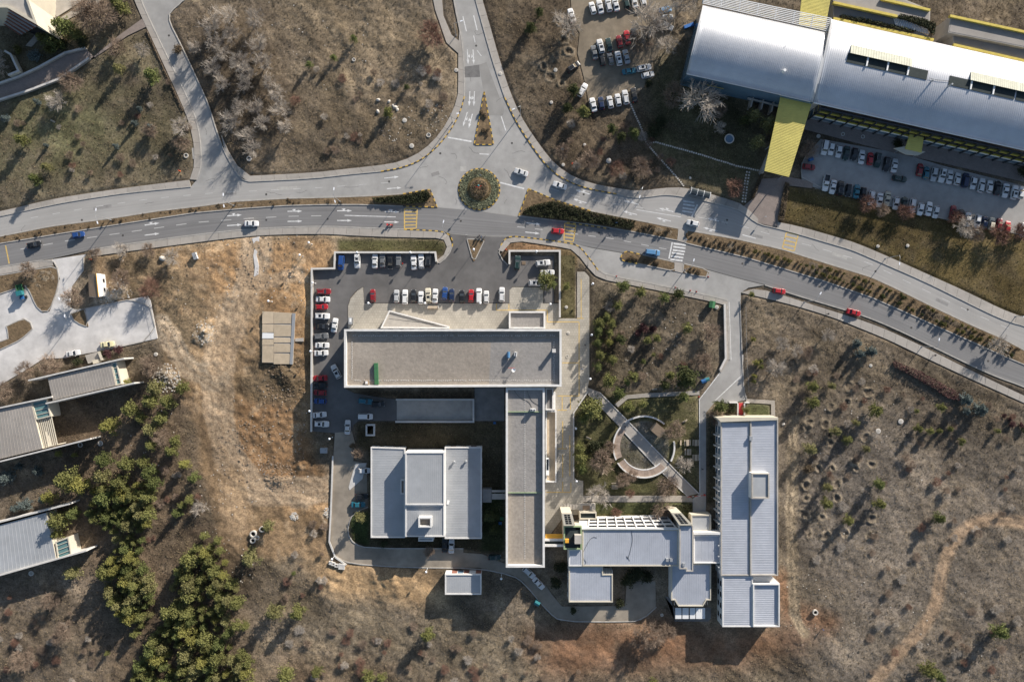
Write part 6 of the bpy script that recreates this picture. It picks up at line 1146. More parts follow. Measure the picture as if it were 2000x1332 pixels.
def bare_tree(seed, levels=(8, 5, 5, 4), up=.8, twig=.009, mt='bark_pale', spread=1.0):
    rg = random.Random(seed); tr = MB(); cr = MB()
    def grow(p, d, ln, r, lv):
        q = p + d * ln; m_ = p.lerp(q, .5) + Vector((rg.gauss(0, .05), rg.gauss(0, .05), rg.gauss(0, .03))) * ln; (tr if lv == 0 else cr).tube([p, m_, q], [r, r * .8, r * .55], 5 if lv < 2 else 3, cap=False)
        if lv >= len(levels): return
        for i in range(levels[lv]):
            f = rg.uniform(.3, 1.0) if lv else rg.uniform(.5, 1.0); b = p.lerp(q, f); an = rg.uniform(0, 2 * math.pi) if lv else (i + rg.random() * .7) * 2 * math.pi / levels[0]; o = d.orthogonal().normalized(); o = (Matrix.Rotation(an, 3, d) @ o); dd = (d * up + o * spread * rg.uniform(.35, .8) * (1.35 if lv == 0 else 1)).normalized(); dd.z += .06; grow(b, dd.normalized(), ln * rg.uniform(.6, .92), max(r * .52, twig), lv + 1)
    grow(Vector((0, 0, -.1)), Vector((rg.gauss(0, .05), rg.gauss(0, .05), 1)).normalized(), 1.0, .075, 0)
    return (cr.mesh('crown', mt), tr.mesh('trunk', mt))
BARE = [bare_tree(s_) for s_ in (3, 8, 15)]; BUSHY = [bare_tree(s_, (9, 6, 5, 4), .7, .012, 'bark_brown', 1.1) for s_ in (4, 9)]
for c_ in BARE + BUSHY:
    for me_ in c_: me_['maxr'] = float(np.percentile([v.co.xy.length for v in me_.vertices], 93))
LM = [('the tan platform', 545, 660), ('the concrete rings', 498, 1045), ('the round garden', 1257, 872), ('the green bin', 1391, 597), ('the blue bins', 1378, 743), ('the picnic tables', 1350, 890), ('the zebra crossing', 1325, 490), ('the bus shelter', 1370, 375), ('the yellow canopy', 1517, 260), ('the gravel car park', 1190, 150), ('the north arm', 950, 120), ('the brown walkway', 100, 140), ('the northwest road', 390, 200), ('the long east building', 1465, 960), ('the earth track', 1850, 1080), ('the tree pits', 1640, 980), ('the red hedge', 1810, 745), ('the roadside path', 1620, 620), ('the side road', 1440, 680), ('the plaza walk', 1140, 690), ('the sports hall', 830, 960), ('the dusty road', 660, 1030), ('the red soil bank', 1300, 1270), ('the west car park', 150, 640), ('the utility shed', 905, 1150), ('the dark lower road', 600, 430), ('the hall car park', 1800, 390), ('the grey-roofed pavilion', 90, 1060), ('the slatted pergola', 100, 840), ('the dirt yard', 430, 780), ('the sandy bank', 720, 1140), ('the curved path', 1280, 780), ('the bare-tree copse', 480, 150), ('the roundabout', 936, 370), ('the boulder patch', 790, 240), ('the west median', 300, 430), ('the stepping stones', 1300, 310), ('the gatehouse', 187, 557), ('the white rubble', 320, 740)]
def near(px, py): return min(LM, key=lambda l: (l[1] - px) ** 2 + (l[2] - py) ** 2)[0]
def plant(name, pair, px, py, r, h, m, label, cat, group, rz=None, matslot=True, lean=True, partname='trunk', base=False):
    """one plant: crown centre seen at px,py, radius r metres"""
    w = W(px, py, 0 if base else h * .55); gx, gy = w.x / S + 1000, 666 - w.y / S
    t = thing(name, label, cat, (w.x, w.y, gz(gx, gy)), group); t.rotation_euler = (rng.gauss(0, .02), rng.gauss(0, .02), rng.uniform(0, 6.28))
    for nm, me_ in (('crown', pair[0]), (partname, pair[1])):
        o = place(nm, me_, (0, 0, 0), t); o.scale = (r, r, h)
        if nm == 'crown' and m: o.material_slots[0].link = 'OBJECT'; o.material_slots[0].material = M(m)
    return t
HT = {0: 2.9, 1: 2.6, 2: 3.1, 3: 2.3, 4: 2.7}
TONE = {'needles_olive': 'olive green', 'needles_green': 'deep green', 'needles_yellow': 'yellow-green', 'needles_dark': 'dark green', 'needles_pale': 'pale olive'}
def size_word(r): return 'tiny' if r < 6 else 'small' if r < 9.5 else 'mid-sized' if r < 13.5 else 'broad' if r < 18 else 'large'
def pine(px, py, r, m='needles_olive', group=None, label=None, hf=2.9):
    k = rng.randrange(5); h = max(r * S * hf, 1.0)
    plant('pine_tree', PINES[k], px, py, r * S * 1.08, h / HT[k], m, label or f'{size_word(r)} {TONE[m]} pine near {near(px, py)}', 'tree', group or f'pines near {near(px, py)}')
Ol, Gr, Ye, Dk, Pa = 'needles_olive', 'needles_green', 'needles_yellow', 'needles_dark', 'needles_pale'
for t in [(135, 61, 20, Gr), (112, 87, 16, Gr), (90, 80, 12, Ol), (155, 72, 12, Ol), (242, 20, 16, Ol), (232, 10, 14, Gr), (302, 153, 17, Gr), (237, 139, 12, Pa), (50, 276, 13, Ol), (97, 329, 11, Pa), (77, 352, 13, Gr), (693, 79, 9, Gr), (654, 116, 8, Gr), (605, 129, 8, Gr), (759, 222, 10, Ol), (795, 172, 6, Dk), (1053, 28, 11, Dk), (1036, 59, 12, Dk), (1108, 214, 10, Dk), (1138, 222, 13, Ol), (1119, 181, 12, Dk), (1193, 255, 12, Dk), (1237, 263, 13, Gr), (1212, 271, 11, Dk), (1467, 230, 18, Pa), (1497, 245, 16, Pa), (1477, 281, 15, Pa), (1452, 238, 10, Dk),
          (1216, 560, 12, Gr), (1249, 571, 12, Ol), (1295, 582, 12, Gr), (1323, 576, 13, Dk), (1205, 597, 11, Ol), (1185, 618, 11, Ol), (1170, 631, 12, Ol), (1193, 632, 10, Ol), (1167, 647, 12, Gr), (1189, 650, 10, Ol), (1167, 669, 11, Gr), (1188, 669, 9, Ye), (1171, 693, 13, Ol), (1194, 702, 11, Ol), (1168, 716, 11, Gr), (1211, 662, 12, Dk), (1341, 641, 12, Ol), (1281, 660, 9, Ol), (1264, 665, 8, Ol), (1276, 693, 5, Ol), (1256, 706, 5, Gr), (1236, 735, 12, Ol), (1224, 745, 9, Gr), (1188, 742, 14, Ol), (1208, 767, 14, Gr), (1338, 737, 24, Dk), (1308, 733, 9, Ol), (1297, 752, 11, Dk), (1227, 793, 12, Ol), (1254, 788, 11, Ol), (1154, 798, 24, Ol), (1140, 815, 13, Gr), (1131, 872, 13, Ol), (1133, 890, 14, Ol), (1135, 912, 12, Gr), (1333, 775, 12, Gr), (1405, 793, 15, Gr), (1455, 800, 9, Ol),
          (1470, 663, 5, Ye), (1476, 708, 7, Ye), (1485, 716, 6, Ol), (1472, 734, 6, Ye), (1471, 744, 5, Ol), (1485, 705, 5, Ol), (1466, 575, 7, Ol), (1583, 754, 12, Ol), (1622, 753, 9, Pa), (1583, 785, 12, Ol), (1705, 800, 13, Ol), (1669, 825, 9, Pa), (1627, 841, 12, Pa), (1652, 857, 11, Ol), (1578, 875, 14, Pa), (1689, 876, 8, Pa), (1788, 802, 5, Ol), (1834, 795, 9, Ol), (1791, 836, 8, Ol), (1814, 841, 7, Ol), (1833, 841, 6, Ol), (1853, 837, 6, Ol), (1875, 860, 7, Ol), (1945, 841, 6, Ol), (1713, 943, 12, Gr), (1713, 982, 13, Ol), (1610, 980, 13, Ol), (1613, 950, 10, Pa), (1652, 1014, 11, Ol), (1828, 1010, 11, Gr), (1946, 1228, 15, Gr), (1806, 1301, 18, Ol), (1829, 1316, 13, Gr), (1875, 867, 4, Gr),
          (494, 1085, 20, Pa), (527, 1025, 13, Pa), (541, 1189, 17, Pa), (584, 1192, 14, Ol), (481, 1219, 10, Ol), (562, 1312, 18, Ol), (621, 1307, 13, Ol), (721, 1315, 14, Ol), (747, 1318, 10, Ol), (837, 1236, 13, Ol), (1275, 1328, 9, Ol), (706, 1007, 13, Pa), (958, 1005, 17, Dk), (966, 1030, 12, Dk), (1066, 548, 17, Ol), (1078, 556, 10, Gr), (148, 1115, 16, Pa), (1106, 560, 9, Ol), (250, 745, 9, Ye), (118, 885, 7, Ye), (148, 888, 6, Ye), (212, 1273, 6, Ol), (575, 1118, 5, Gr)]:
    pine(*t, hf=2.4 if t[2] > 14 else 2.7)
# forest by the pavilions
FOREST = [(309, 757, 15), (362, 757, 15), (334, 783, 15), (299, 783, 16), (262, 798, 15), (222, 829, 20), (301, 837, 16), (301, 867, 14), (212, 895, 17), (255, 903, 16), (143, 934, 24), (165, 945, 17), (207, 928, 16), (299, 921, 18), (285, 900, 13), (365, 905, 12), (383, 931, 11), (240, 939, 16), (212, 969, 17), (255, 969, 14), (294, 967, 17), (102, 969, 15), (125, 1012, 20), (150, 1000, 14), (118, 1040, 14), (372, 975, 9), (350, 1000, 11), (360, 985, 9), (340, 880, 12), (320, 815, 14), (345, 860, 10), (280, 815, 12)]
F1 = [(180, 955), (270, 945), (310, 940), (296, 1000), (285, 1040), (275, 1085), (300, 1120), (298, 1200), (275, 1240), (245, 1215), (215, 1160), (205, 1120), (230, 1070), (215, 1030), (180, 1010)]
F2 = [(372, 1075), (405, 1042), (430, 1055), (445, 1100), (465, 1140), (470, 1180), (440, 1185), (470, 1215), (435, 1245), (500, 1285), (485, 1350), (240, 1350), (280, 1290), (310, 1240), (335, 1180), (345, 1120)]
fr = random.Random(21); FP = [(x, y) for x, y, _ in FOREST]
for poly, lim, sep in ((F1, 95, 13.0), (F2, 125, 15.5)):
    xs = [p[0] for p in poly]; ys = [p[1] for p in poly]; tries = 0; n0 = 0
    while n0 < lim and tries < 6000:
        tries += 1; x, y = fr.uniform(min(xs), max(xs)), fr.uniform(min(ys), max(ys))
        if inside(poly, np.array([x]), np.array([y]))[0] and all((x - a) ** 2 + (y - b) ** 2 > sep ** 2 for a, b in FP): FP.append((x, y)); FOREST.append((x, y, fr.choice([fr.uniform(6, 9), fr.uniform(9, 13), fr.uniform(12, 16.5)]))); n0 += 1
for i, (x, y, r) in enumerate(FOREST):
    m = fr.choice([Ol, Ol, Ol, Gr, Ye, Pa]); part = 'pines in the grove beside the dirt yard' if y < 900 else ('pines in the grove by the grey-roofed pavilion' if x < 320 and y < 1210 else 'pines in the grove on the south slope')
    pine(x, y, r, m, part, f'{size_word(r)} {TONE[m]} pine in {part[9:]}', hf=2.7)
for x, y, r in [(1671, 671, 11), (1678, 692, 10), (1700, 688, 12), (1884, 781, 14), (1911, 800, 15), (1886, 803, 9), (13, 233, 9), (75, 200, 7), (274, 214, 6), (264, 242, 7), (296, 249, 7), (228, 287, 6), (91, 285, 5), (18, 932, 16), (75, 918, 11), (50, 985, 13), (30, 992, 9), (85, 975, 9), (40, 910, 8)]:
    plant('blue_spruce', SPRUCE, x, y, r * S * 1.05, r * S * (2.2 if r > 8 else 3.0) / 2.0, 'needles_blue', f'{size_word(r)} blue-grey spruce near {near(x, y)}', 'tree', f'spruces near {near(x, y)}')
# leafless trees
BT = {'bark_pale': 'pale grey', 'bark_brown': 'brown', 'bark_red': 'reddish'}
def bare(px, py, r, m='bark_pale', h=None, bush=False, base=True):
    p_ = rng.choice(BUSHY if bush else BARE); k = p_[0]['maxr']; rr = r * S / k; hh = (h or r * S * 1.7) / 2.3
    nm = 'leafless_shrub' if bush and r < 14 else 'leafless_tree'
    plant(nm, p_, px, py, rr, hh, m, f'{size_word(r)} {BT[m]} leafless {"shrub" if "shrub" in nm else "tree"} near {near(px, py)}', 'shrub' if 'shrub' in nm else 'tree', f'leafless plants near {near(px, py)}', base=base)
for x, y, r in [(451, 34, 20), (502, 36, 19), (418, 52, 20), (422, 88, 18), (455, 68, 17), (508, 92, 19), (470, 120, 21), (415, 135, 17), (488, 145, 18), (520, 122, 18), (482, 168, 15), (548, 183, 17), (472, 208, 17), (503, 212, 17), (555, 213, 18), (455, 240, 19), (514, 243, 16), (490, 263, 17), (563, 247, 15), (494, 294, 18), (388, 95, 13), (440, 165, 15), (530, 160, 14), (440, 105, 15)]: bare(x + 4, y + 6, r, h=6.0)
for x, y, r, m in [(1110, 62, 26, 'bark_pale'), (1262, 62, 36, 'bark_pale'), (1284, 42, 28, 'bark_pale'), (1303, 96, 20, 'bark_pale'), (1332, 16, 24, 'bark_pale'), (1250, 90, 24, 'bark_brown'), (1353, 205, 42, 'bark_pale'), (1310, 195, 24, 'bark_brown'), (1405, 220, 13, 'bark_brown'), (1401, 256, 13, 'bark_pale'), (1573, 298, 17, 'bark_brown'), (1684, 403, 17, 'bark_red'), (1716, 414, 13, 'bark_brown'), (1760, 415, 16, 'bark_red'), (1860, 428, 15, 'bark_red'), (1870, 446, 22, 'bark_pale'), (1942, 462, 20, 'bark_red'), (1896, 460, 17, 'bark_brown'), (1985, 455, 18, 'bark_red'), (1430, 372, 18, 'bark_red'), (1098, 300, 15, 'bark_brown'), (1150, 320, 20, 'bark_brown'), (1250, 330, 20, 'bark_brown'), (1200, 335, 16, 'bark_red'),
                   (204, 44, 36, 'bark_brown'), (180, 30, 24, 'bark_brown'), (125, 202, 20, 'bark_pale'), (8, 128, 22, 'bark_pale'), (360, 250, 19, 'bark_pale'), (362, 284, 16, 'bark_brown'), (285, 100, 15, 'bark_pale'), (235, 100, 18, 'bark_brown'), (150, 165, 22, 'bark_brown'), (248, 489, 15, 'bark_pale'), (296, 489, 13, 'bark_brown'), (340, 502, 17, 'bark_pale'), (153, 586, 20, 'bark_brown'), (191, 497, 13, 'bark_brown'), (301, 714, 20, 'bark_brown'), (62, 527, 15, 'bark_brown'), (300, 565, 20, 'bark_red'), (245, 545, 18, 'bark_brown'), (395, 985, 15, 'bark_pale'), (320, 850, 18, 'bark_brown'), (60, 722, 18, 'bark_brown'), (20, 760, 18, 'bark_brown'), (110, 715, 22, 'bark_brown'),
                   (1174, 896, 23, 'bark_brown'), (1169, 957, 22, 'bark_pale'), (1213, 936, 15, 'bark_brown'), (1302, 946, 22, 'bark_brown'), (1313, 839, 19, 'bark_brown'), (1335, 905, 17, 'bark_pale'), (1228, 961, 9, 'bark_red'), (1292, 994, 20, 'bark_brown'), (1202, 998, 10, 'bark_red'), (1265, 1235, 24, 'bark_brown'), (1300, 1230, 17, 'bark_brown'), (1245, 1240, 18, 'bark_brown'), (1513, 718, 18, 'bark_pale'), (1523, 673, 15, 'bark_pale'), (1549, 685, 13, 'bark_pale'), (1608, 655, 14, 'bark_pale'), (1572, 688, 13, 'bark_brown'), (1941, 672, 20, 'bark_pale'), (701, 885, 11, 'bark_brown'), (1385, 650, 18, 'bark_brown'), (1370, 705, 17, 'bark_brown'), (1186, 600, 11, 'bark_pale'), (846, 75, 25, 'bark_red'), (580, 200, 10, 'bark_red'), (1395, 815, 15, 'bark_brown'), (840, 1075, 11, 'bark_brown'), (300, 260, 14, 'bark_brown'), (1230, 925, 12, 'bark_brown'), (130, 1230, 20, 'bark_brown'), (60, 1280, 22, 'bark_brown'), (110, 1170, 17, 'bark_brown'), (1190, 870, 12, 'bark_brown')]: bare(x, y, r, m, bush=(m != 'bark_pale'))
# dry brush: low leafless shrubs over the meadows
br_ = random.Random(33); BR = []
for poly, n_ in (([(560, 1210), (1000, 1230), (1180, 1310), (1000, 1332), (560, 1332)], 46), ([(1560, 880), (1990, 900), (1990, 1320), (1620, 1320)], 60), ([(590, 120), (860, 120), (880, 220), (640, 310)], 26), ([(0, 1150), (180, 1180), (200, 1330), (0, 1330)], 26), ([(1180, 620), (1400, 620), (1390, 740), (1240, 740)], 10), ([(590, 1020), (640, 1020), (640, 1150), (540, 1180)], 14), ([(300, 900), (420, 960), (360, 1060), (290, 1060)], 12), ([(1480, 700), (1980, 800), (1980, 900), (1600, 860)], 24), ([(1100, 240), (1320, 250), (1320, 350), (1130, 340)], 18), ([(20, 160), (370, 160), (370, 330), (20, 390)], 20)):
    xs = [p[0] for p in poly]; ys = [p[1] for p in poly]; c = 0
    while c < n_:
        x, y = br_.uniform(min(xs), max(xs)), br_.uniform(min(ys), max(ys))
        if inside(poly, np.array([x]), np.array([y]))[0] and gz(x, y) != 0.0:
            c += 1; bare(x, y, br_.uniform(4, 10), br_.choice(['bark_brown', 'bark_brown', 'bark_pale', 'bark_red']), bush=True, h=br_.uniform(.7, 2.0))
# hedges, median shrubs
def hedge(name, label, poly, h, n, m, cat='hedge', size=.22, group=None):
    P = WP(poly); xs = [p[0] for p in P]; ys = [p[1] for p in P]; X = nrg.uniform(min(xs), max(xs), n * 3); Y = nrg.uniform(min(ys), max(ys), n * 3); ok = inside(P, X, Y); X, Y = X[ok][:n], Y[ok][:n]
    hh = h * (.55 + .45 * vnoise(X / 1.3 + 50, Y / 1.3 + 50, 9)); Zz = .1 + hh * np.sqrt(nrg.uniform(.05, 1, len(X))); c = P[0]; v = leaf_tris(np.c_[X, Y, Zz], size); me_ = tri_mesh('foliage', v - np.array([c[0], c[1], 0]), m)
    t = thing(name, label, cat, (c[0], c[1], 0), group); place('foliage', me_, (0, 0, 0), t); MB().prism(inset(P, .3), 0, .12 + h * .3).build('stems', 'bark', t)
    return t
hedge('hedge', 'dark clipped hedge filling the bed east of the roundabout', [(1022, 412), (1040, 402), (1080, 394), (1153, 415), (1240, 433), (1236, 449), (1153, 436), (1060, 425), (1020, 419)], 1.6, 9000, 'leaves_dark'); hedge('hedge', 'dark low hedge at the roundabout end of the west median', [(727, 388), (787, 382), (835, 373), (842, 385), (830, 397), (787, 399), (735, 396)], 1.3, 4000, 'leaves_dark')
hedge('hedge', 'brown trimmed hedge beside the canopy forecourt', [(1532, 356), (1541, 359), (1530, 432), (1517, 432)], 1.2, 2200, 'leaves_brown', size=.16); hedge('hedge', 'brown trimmed hedge on the lawn side of the forecourt', [(1484, 340), (1490, 342), (1470, 392), (1463, 390)], 1.1, 1300, 'leaves_brown', size=.16); hedge('hedge', 'thin dry hedge along the northwest road', [(284, 60), (289, 58), (323, 135), (345, 180), (362, 218), (357, 221), (338, 180)], 1.2, 2200, 'leaves_brown', size=.16)
hedge('hedge', 'dark red leafless hedge below the roadside path', [(1742, 704), (1762, 712), (1800, 728), (1830, 745), (1872, 768), (1880, 785), (1850, 778), (1810, 752), (1770, 730), (1742, 716)], 1.8, 3600, 'leaves_red', size=.2); hedge('hedge', 'green clipped hedge along the lawn before the block', [(1140, 1003), (1290, 1003), (1290, 1007), (1140, 1007)], .9, 1500, 'leaves_box', size=.15); hedge('hedge', 'dark evergreen hedge beside the box porch', [(1310, 985), (1350, 982), (1352, 1000), (1320, 1004)], 1.4, 1800, 'leaves_dark', size=.18); hedge('hedge', 'dark rooftop planting on the stepped shed roofs', [(1640, 31), (1700, 42), (1785, 62), (1782, 66), (1700, 48), (1640, 36)], 8.9, 10, 'leaves_dark')
def roof_planting(label, poly, z, n):
    P = WP(poly, z); xs = [p[0] for p in P]; ys = [p[1] for p in P]; X = nrg.uniform(min(xs), max(xs), n * 3); Y = nrg.uniform(min(ys), max(ys), n * 3); ok = inside(P, X, Y); X, Y = X[ok][:n], Y[ok][:n]; t = thing('rooftop_planting', label, 'planting', (*P[0], z)); place('foliage', tri_mesh('foliage', leaf_tris(np.c_[X - P[0][0], Y - P[0][1], nrg.uniform(.1, 1.1, len(X))], .25), 'leaves_dark'), (0, 0, 0), t); MB().prism(inset(P, .2), z - .05, z + .25).build('soil', 'bed_soil', t)
o = bpy.data.objects
for ob in [x for x in o if x.get('label', '').startswith('dark rooftop planting')]:
    for ch in list(ob.children): bpy.data.objects.remove(ch)
    bpy.data.objects.remove(ob)
roof_planting('long strip of dark shrubs on the stepped shed roof', [(1640, 30), (1700, 41), (1788, 61), (1785, 66), (1700, 48), (1640, 37)], 8.1, 1800); roof_planting('clump of dark shrubs on the upper shed roof corner', [(1755, 30), (1800, 38), (1826, 48), (1822, 72), (1810, 58), (1770, 42), (1750, 37)], 8.6, 1800)
sh = random.Random(5); MN = resample(MED_E_N[:10], 74); MS = resample(MED_E_S[:10], 74)
for i in range(14, 72):
    for f in ((.28, .72) if i > 26 else (.5,)):
        if sh.random() < .14: continue
        p = MN[i] * (1 - f) + MS[i] * f + np.array([sh.uniform(-2.6, 2.6), sh.uniform(-2, 2)]); r = sh.uniform(2.4, 5.4)
        plant('median_shrub', BALLS[sh.randrange(3)], p[0], p[1], r * S * .95, r * S * 1.25, sh.choice(['leaves_box', 'leaves_box', 'needles_dark', 'leaves_brown']), 'small rounded evergreen shrub in the rows on the east median', 'shrub', 'shrubs on the east median', base=True, partname='stem')
for i in range(44):
    t = sh.random(); a, b_ = resample(MED_W_N, 60), resample(MED_W_S, 60); k = sh.randrange(8, 50); f = sh.uniform(.15, .85); p = a[k] * (1 - f) + b_[k] * f + np.array([sh.uniform(-14, 14), 0])
    plant('median_shrub', BALLS[sh.randrange(3)], p[0], p[1], sh.uniform(.2, .6), sh.uniform(.15, .4), 'leaves_brown', 'low dry brown tussock on the west median', 'shrub', 'tussocks on the west median', base=True, partname='stem')
for i in range(34):
    k = sh.randrange(0, 14); f = sh.uniform(.2, .8); p = MN[k] * (1 - f) + MS[k] * f; plant('median_shrub', BALLS[sh.randrange(3)], p[0], p[1], .45, .45, 'leaves_brown', 'low dry brown tussock on the east median', 'shrub', 'tussocks on the east median', base=True, partname='stem')
for poly, n_, l_ in (([(1250, 437), (1322, 450), (1320, 465), (1245, 452)], 16, 'low brown tussock at the zebra end of the hedge bed'), ([(1216, 500), (1310, 516), (1310, 524), (1225, 508)], 14, 'low brown tussock on the bus bay island'), ([(1340, 520), (1378, 530), (1374, 537), (1340, 531)], 7, 'low brown tussock on the lamp island'), ([(940, 215), (952, 215), (956, 270), (935, 275)], 9, 'low brown tussock on the striped triangle island')):
    c = 0; xs = [p[0] for p in poly]; ys = [p[1] for p in poly]
    while c < n_:
        x, y = sh.uniform(min(xs), max(xs)), sh.uniform(min(ys), max(ys))
        if inside(poly, np.array([x]), np.array([y]))[0]: c += 1; plant('median_shrub', BALLS[sh.randrange(3)], x, y, sh.uniform(.4, .7), sh.uniform(.4, .7), 'leaves_brown', l_, 'shrub', l_[10:] + 's', base=True, partname='stem')
for x, y, r, m in [(1256, 642, 11, 'leaves_red'), (1275, 643, 7, 'leaves_red'), (1245, 650, 8, 'leaves_red'), (1427, 798, 11, 'leaves_dark'), (215, 690, 10, 'leaves_red'), (205, 690, 8, 'leaves_dark'), (235, 682, 9, 'leaves_red'), (155, 706, 10, 'leaves_dark'), (1960, 812, 5, 'leaves_red'), (1971, 818, 5, 'leaves_red'), (1975, 828, 7, 'leaves_red'), (1992, 830, 6, 'leaves_red'), (1996, 838, 7, 'leaves_dark'), (1750, 283, 10, 'leaves_dark'), (1996, 340, 15, 'leaves_dark'), (1276, 258, 15, 'leaves_dark'), (1290, 240, 12, 'leaves_dark'), (1265, 165, 8, 'leaves_dark'), (1405, 870, 11, 'leaves_dark'), (1404, 925, 10, 'leaves_dark'), (1405, 950, 10, 'leaves_dark'), (1576, 914, 11, 'leaves_brown'), (690, 870, 7, 'leaves_brown'), (750, 1060, 8, 'leaves_dark'), (1095, 1105, 14, 'leaves_dark'), (1085, 1135, 12, 'leaves_dark'), (1240, 1118, 17, 'leaves_dark'), (1225, 1130, 15, 'leaves_dark'), (1262, 1122, 13, 'leaves_dark'), (1210, 1175, 11, 'leaves_dark'), (1120, 1190, 8, 'leaves_dark'), (350, 100, 10, 'leaves_brown'), (100, 100, 12, 'leaves_box'), (72, 112, 12, 'needles_blue'), (40, 100, 10, 'leaves_box'), (125, 90, 14, 'leaves_dark'), (165, 85, 13, 'leaves_dark'), (1160, 870, 12, 'leaves_dark'), (1180, 865, 9, 'leaves_dark')]:
    col = {'leaves_red': 'dark red', 'leaves_dark': 'dark evergreen', 'leaves_brown': 'brown', 'leaves_box': 'yellow-green', 'needles_blue': 'grey-blue'}[m]
    plant('round_shrub', BALLS[rng.randrange(3)], x, y, r * S * .95, r * S * .8, m, f'{size_word(r)} {col} shrub near {near(x, y)}', 'shrub', f'shrubs near {near(x, y)}', base=True, partname='stem')
# uncountable ground cover: dry grass, weeds, lawn blades
def scatter(name, label, n, m, size, zone, up=.05, h=.18):
    x = nrg.uniform(-60, 2060, n * 3); y = nrg.uniform(-60, 1400, n * 3); i = np.clip(np.searchsorted(GX, x), 0, len(GX) - 1); j = np.clip(np.searchsorted(GY, y), 0, len(GY) - 1); ok = (zone[j, i] > nrg.random(n * 3)) & (pav[j, i] < .02); x, y, i, j = x[ok][:n], y[ok][:n], i[ok][:n], j[ok][:n]
    k = 4; X = np.repeat((x - 1000) * S, k) + nrg.normal(size=len(x) * k) * size * .7; Y = np.repeat((666 - y) * S, k) + nrg.normal(size=len(x) * k) * size * .7; Zz = np.repeat(Z[j, i], k) + nrg.uniform(.0, h, len(x) * k)
    ob = bpy.data.objects.new(name, tri_mesh(name, leaf_tris(np.c_[X, Y, Zz], size, up), m)); COL.objects.link(ob); tag(ob, label, 'grass', kind='stuff')
fz = np.clip(.55 + fbm(40, 300, 4) * 3.2, 0, 1) * flat
dirt = np.clip(pmask(YARD, 3) * np.clip(1.1 - 1.2 * pmask([(190, 500), (330, 490), (400, 600), (380, 700), (300, 640)], 6) - 1.1 * pmask([(500, 690), (605, 700), (590, 790), (520, 795), (455, 755)], 4), 0, 1) + pmask([(1040, 1225), (1530, 1225), (1640, 1240), (1380, 1300), (1060, 1320)], 6) + pmask([(590, 1090), (870, 1112), (875, 1180), (640, 1160)], 5) + lmask(TR, 22, 4)[0], 0, 1)
scatter('dry_grass', 'straw-coloured dry grass tufts over the rough ground', 60000, 'straw', .10, np.clip(fz * (1 - dirt), 0, 1), h=.22)
scatter('weeds', 'dark dry weeds between the grass tufts', 42000, 'weeds', .12, np.clip((1.05 - fz) * (1 - dirt), 0, 1) * np.clip(flat * 1.3, 0, 1), h=.2)
lawn = 1 - np.clip((flat - .2) * 2.2, 0, 1)
scatter('lawn_grass', 'short green lawn grass in the park and yards', 16000, 'turf', .12, lawn * .8, h=.06)
# ---------------------------------------------------------------- roundabout
rb = thing('roundabout_island', 'round planted island with striped kerb and red mast', 'traffic island', W(936, 370)); cx, cy = W2((936, 370))
circ = lambda r, n=64: [(936 + r * math.cos(2 * math.pi * i / n), 370 + r * math.sin(2 * math.pi * i / n)) for i in range(n)]
kerb(circ(40), striped=True, closed=True, parent=rb, seg=.8, w=.35); MB().prism(WP(circ(39)), -.2, .2).build('planting_bed', 'bed_soil', rb)
MB().lathe((cx, cy, 0), [(3.75, .15), (3.7, .4), (3.2, .45), (2.9, .8), (2.4, .85), (2.0, 1.05), (.01, 1.15)], 48).build('stepped_mound', 'bed_soil', rb)
def annulus(r0, r1, n, z0, z1, m, size, nm):
    r = np.sqrt(nrg.uniform(r0 ** 2, r1 ** 2, n)); a = nrg.uniform(0, 6.283, n); v = leaf_tris(np.c_[r * np.cos(a), r * np.sin(a), nrg.uniform(z0, z1, n)], size, .4); o = bpy.data.objects.new(nm, tri_mesh(nm, v, m)); COL.objects.link(o); o.parent = rb
annulus(3.75, 6.15, 6500, .2, .45, 'groundcover', .16, 'ground_cover'); annulus(1.0, 2.6, 1100, .9, 1.7, 'weeds', .16, 'inner_shrubs'); annulus(2.9, 3.7, 900, .45, .8, 'leaves_box', .10, 'ring_hedge')
MB().tube([(cx, cy, 1.2), (cx, cy, 5.4)], [.12, .08], 8).build('mast', 'plastic_red', rb); MB().lathe((cx, cy, 5.3), [(.1, 0), (.34, .2), (.3, .45), (.02, .6)], 10).build('mast_head', 'plastic_teal', rb); MB().tube([(cx - .9, cy - .2, 4.2), (cx + .9, cy + .2, 4.2)], .07, 6).build('cross_arm', 'plastic_red', rb)
for a in (.6, 2.4, 4.4): MB().tube([(cx + 2.4 * math.cos(a), cy + 2.4 * math.sin(a), 1.1), (cx + 2.4 * math.cos(a), cy + 2.4 * math.sin(a), 2.4)], .05, 5).lathe((cx + 2.4 * math.cos(a), cy + 2.4 * math.sin(a), 2.3), [(.1, 0), (.16, .1), (.02, .25)], 8).build('floodlight', 'metal_dark', rb)
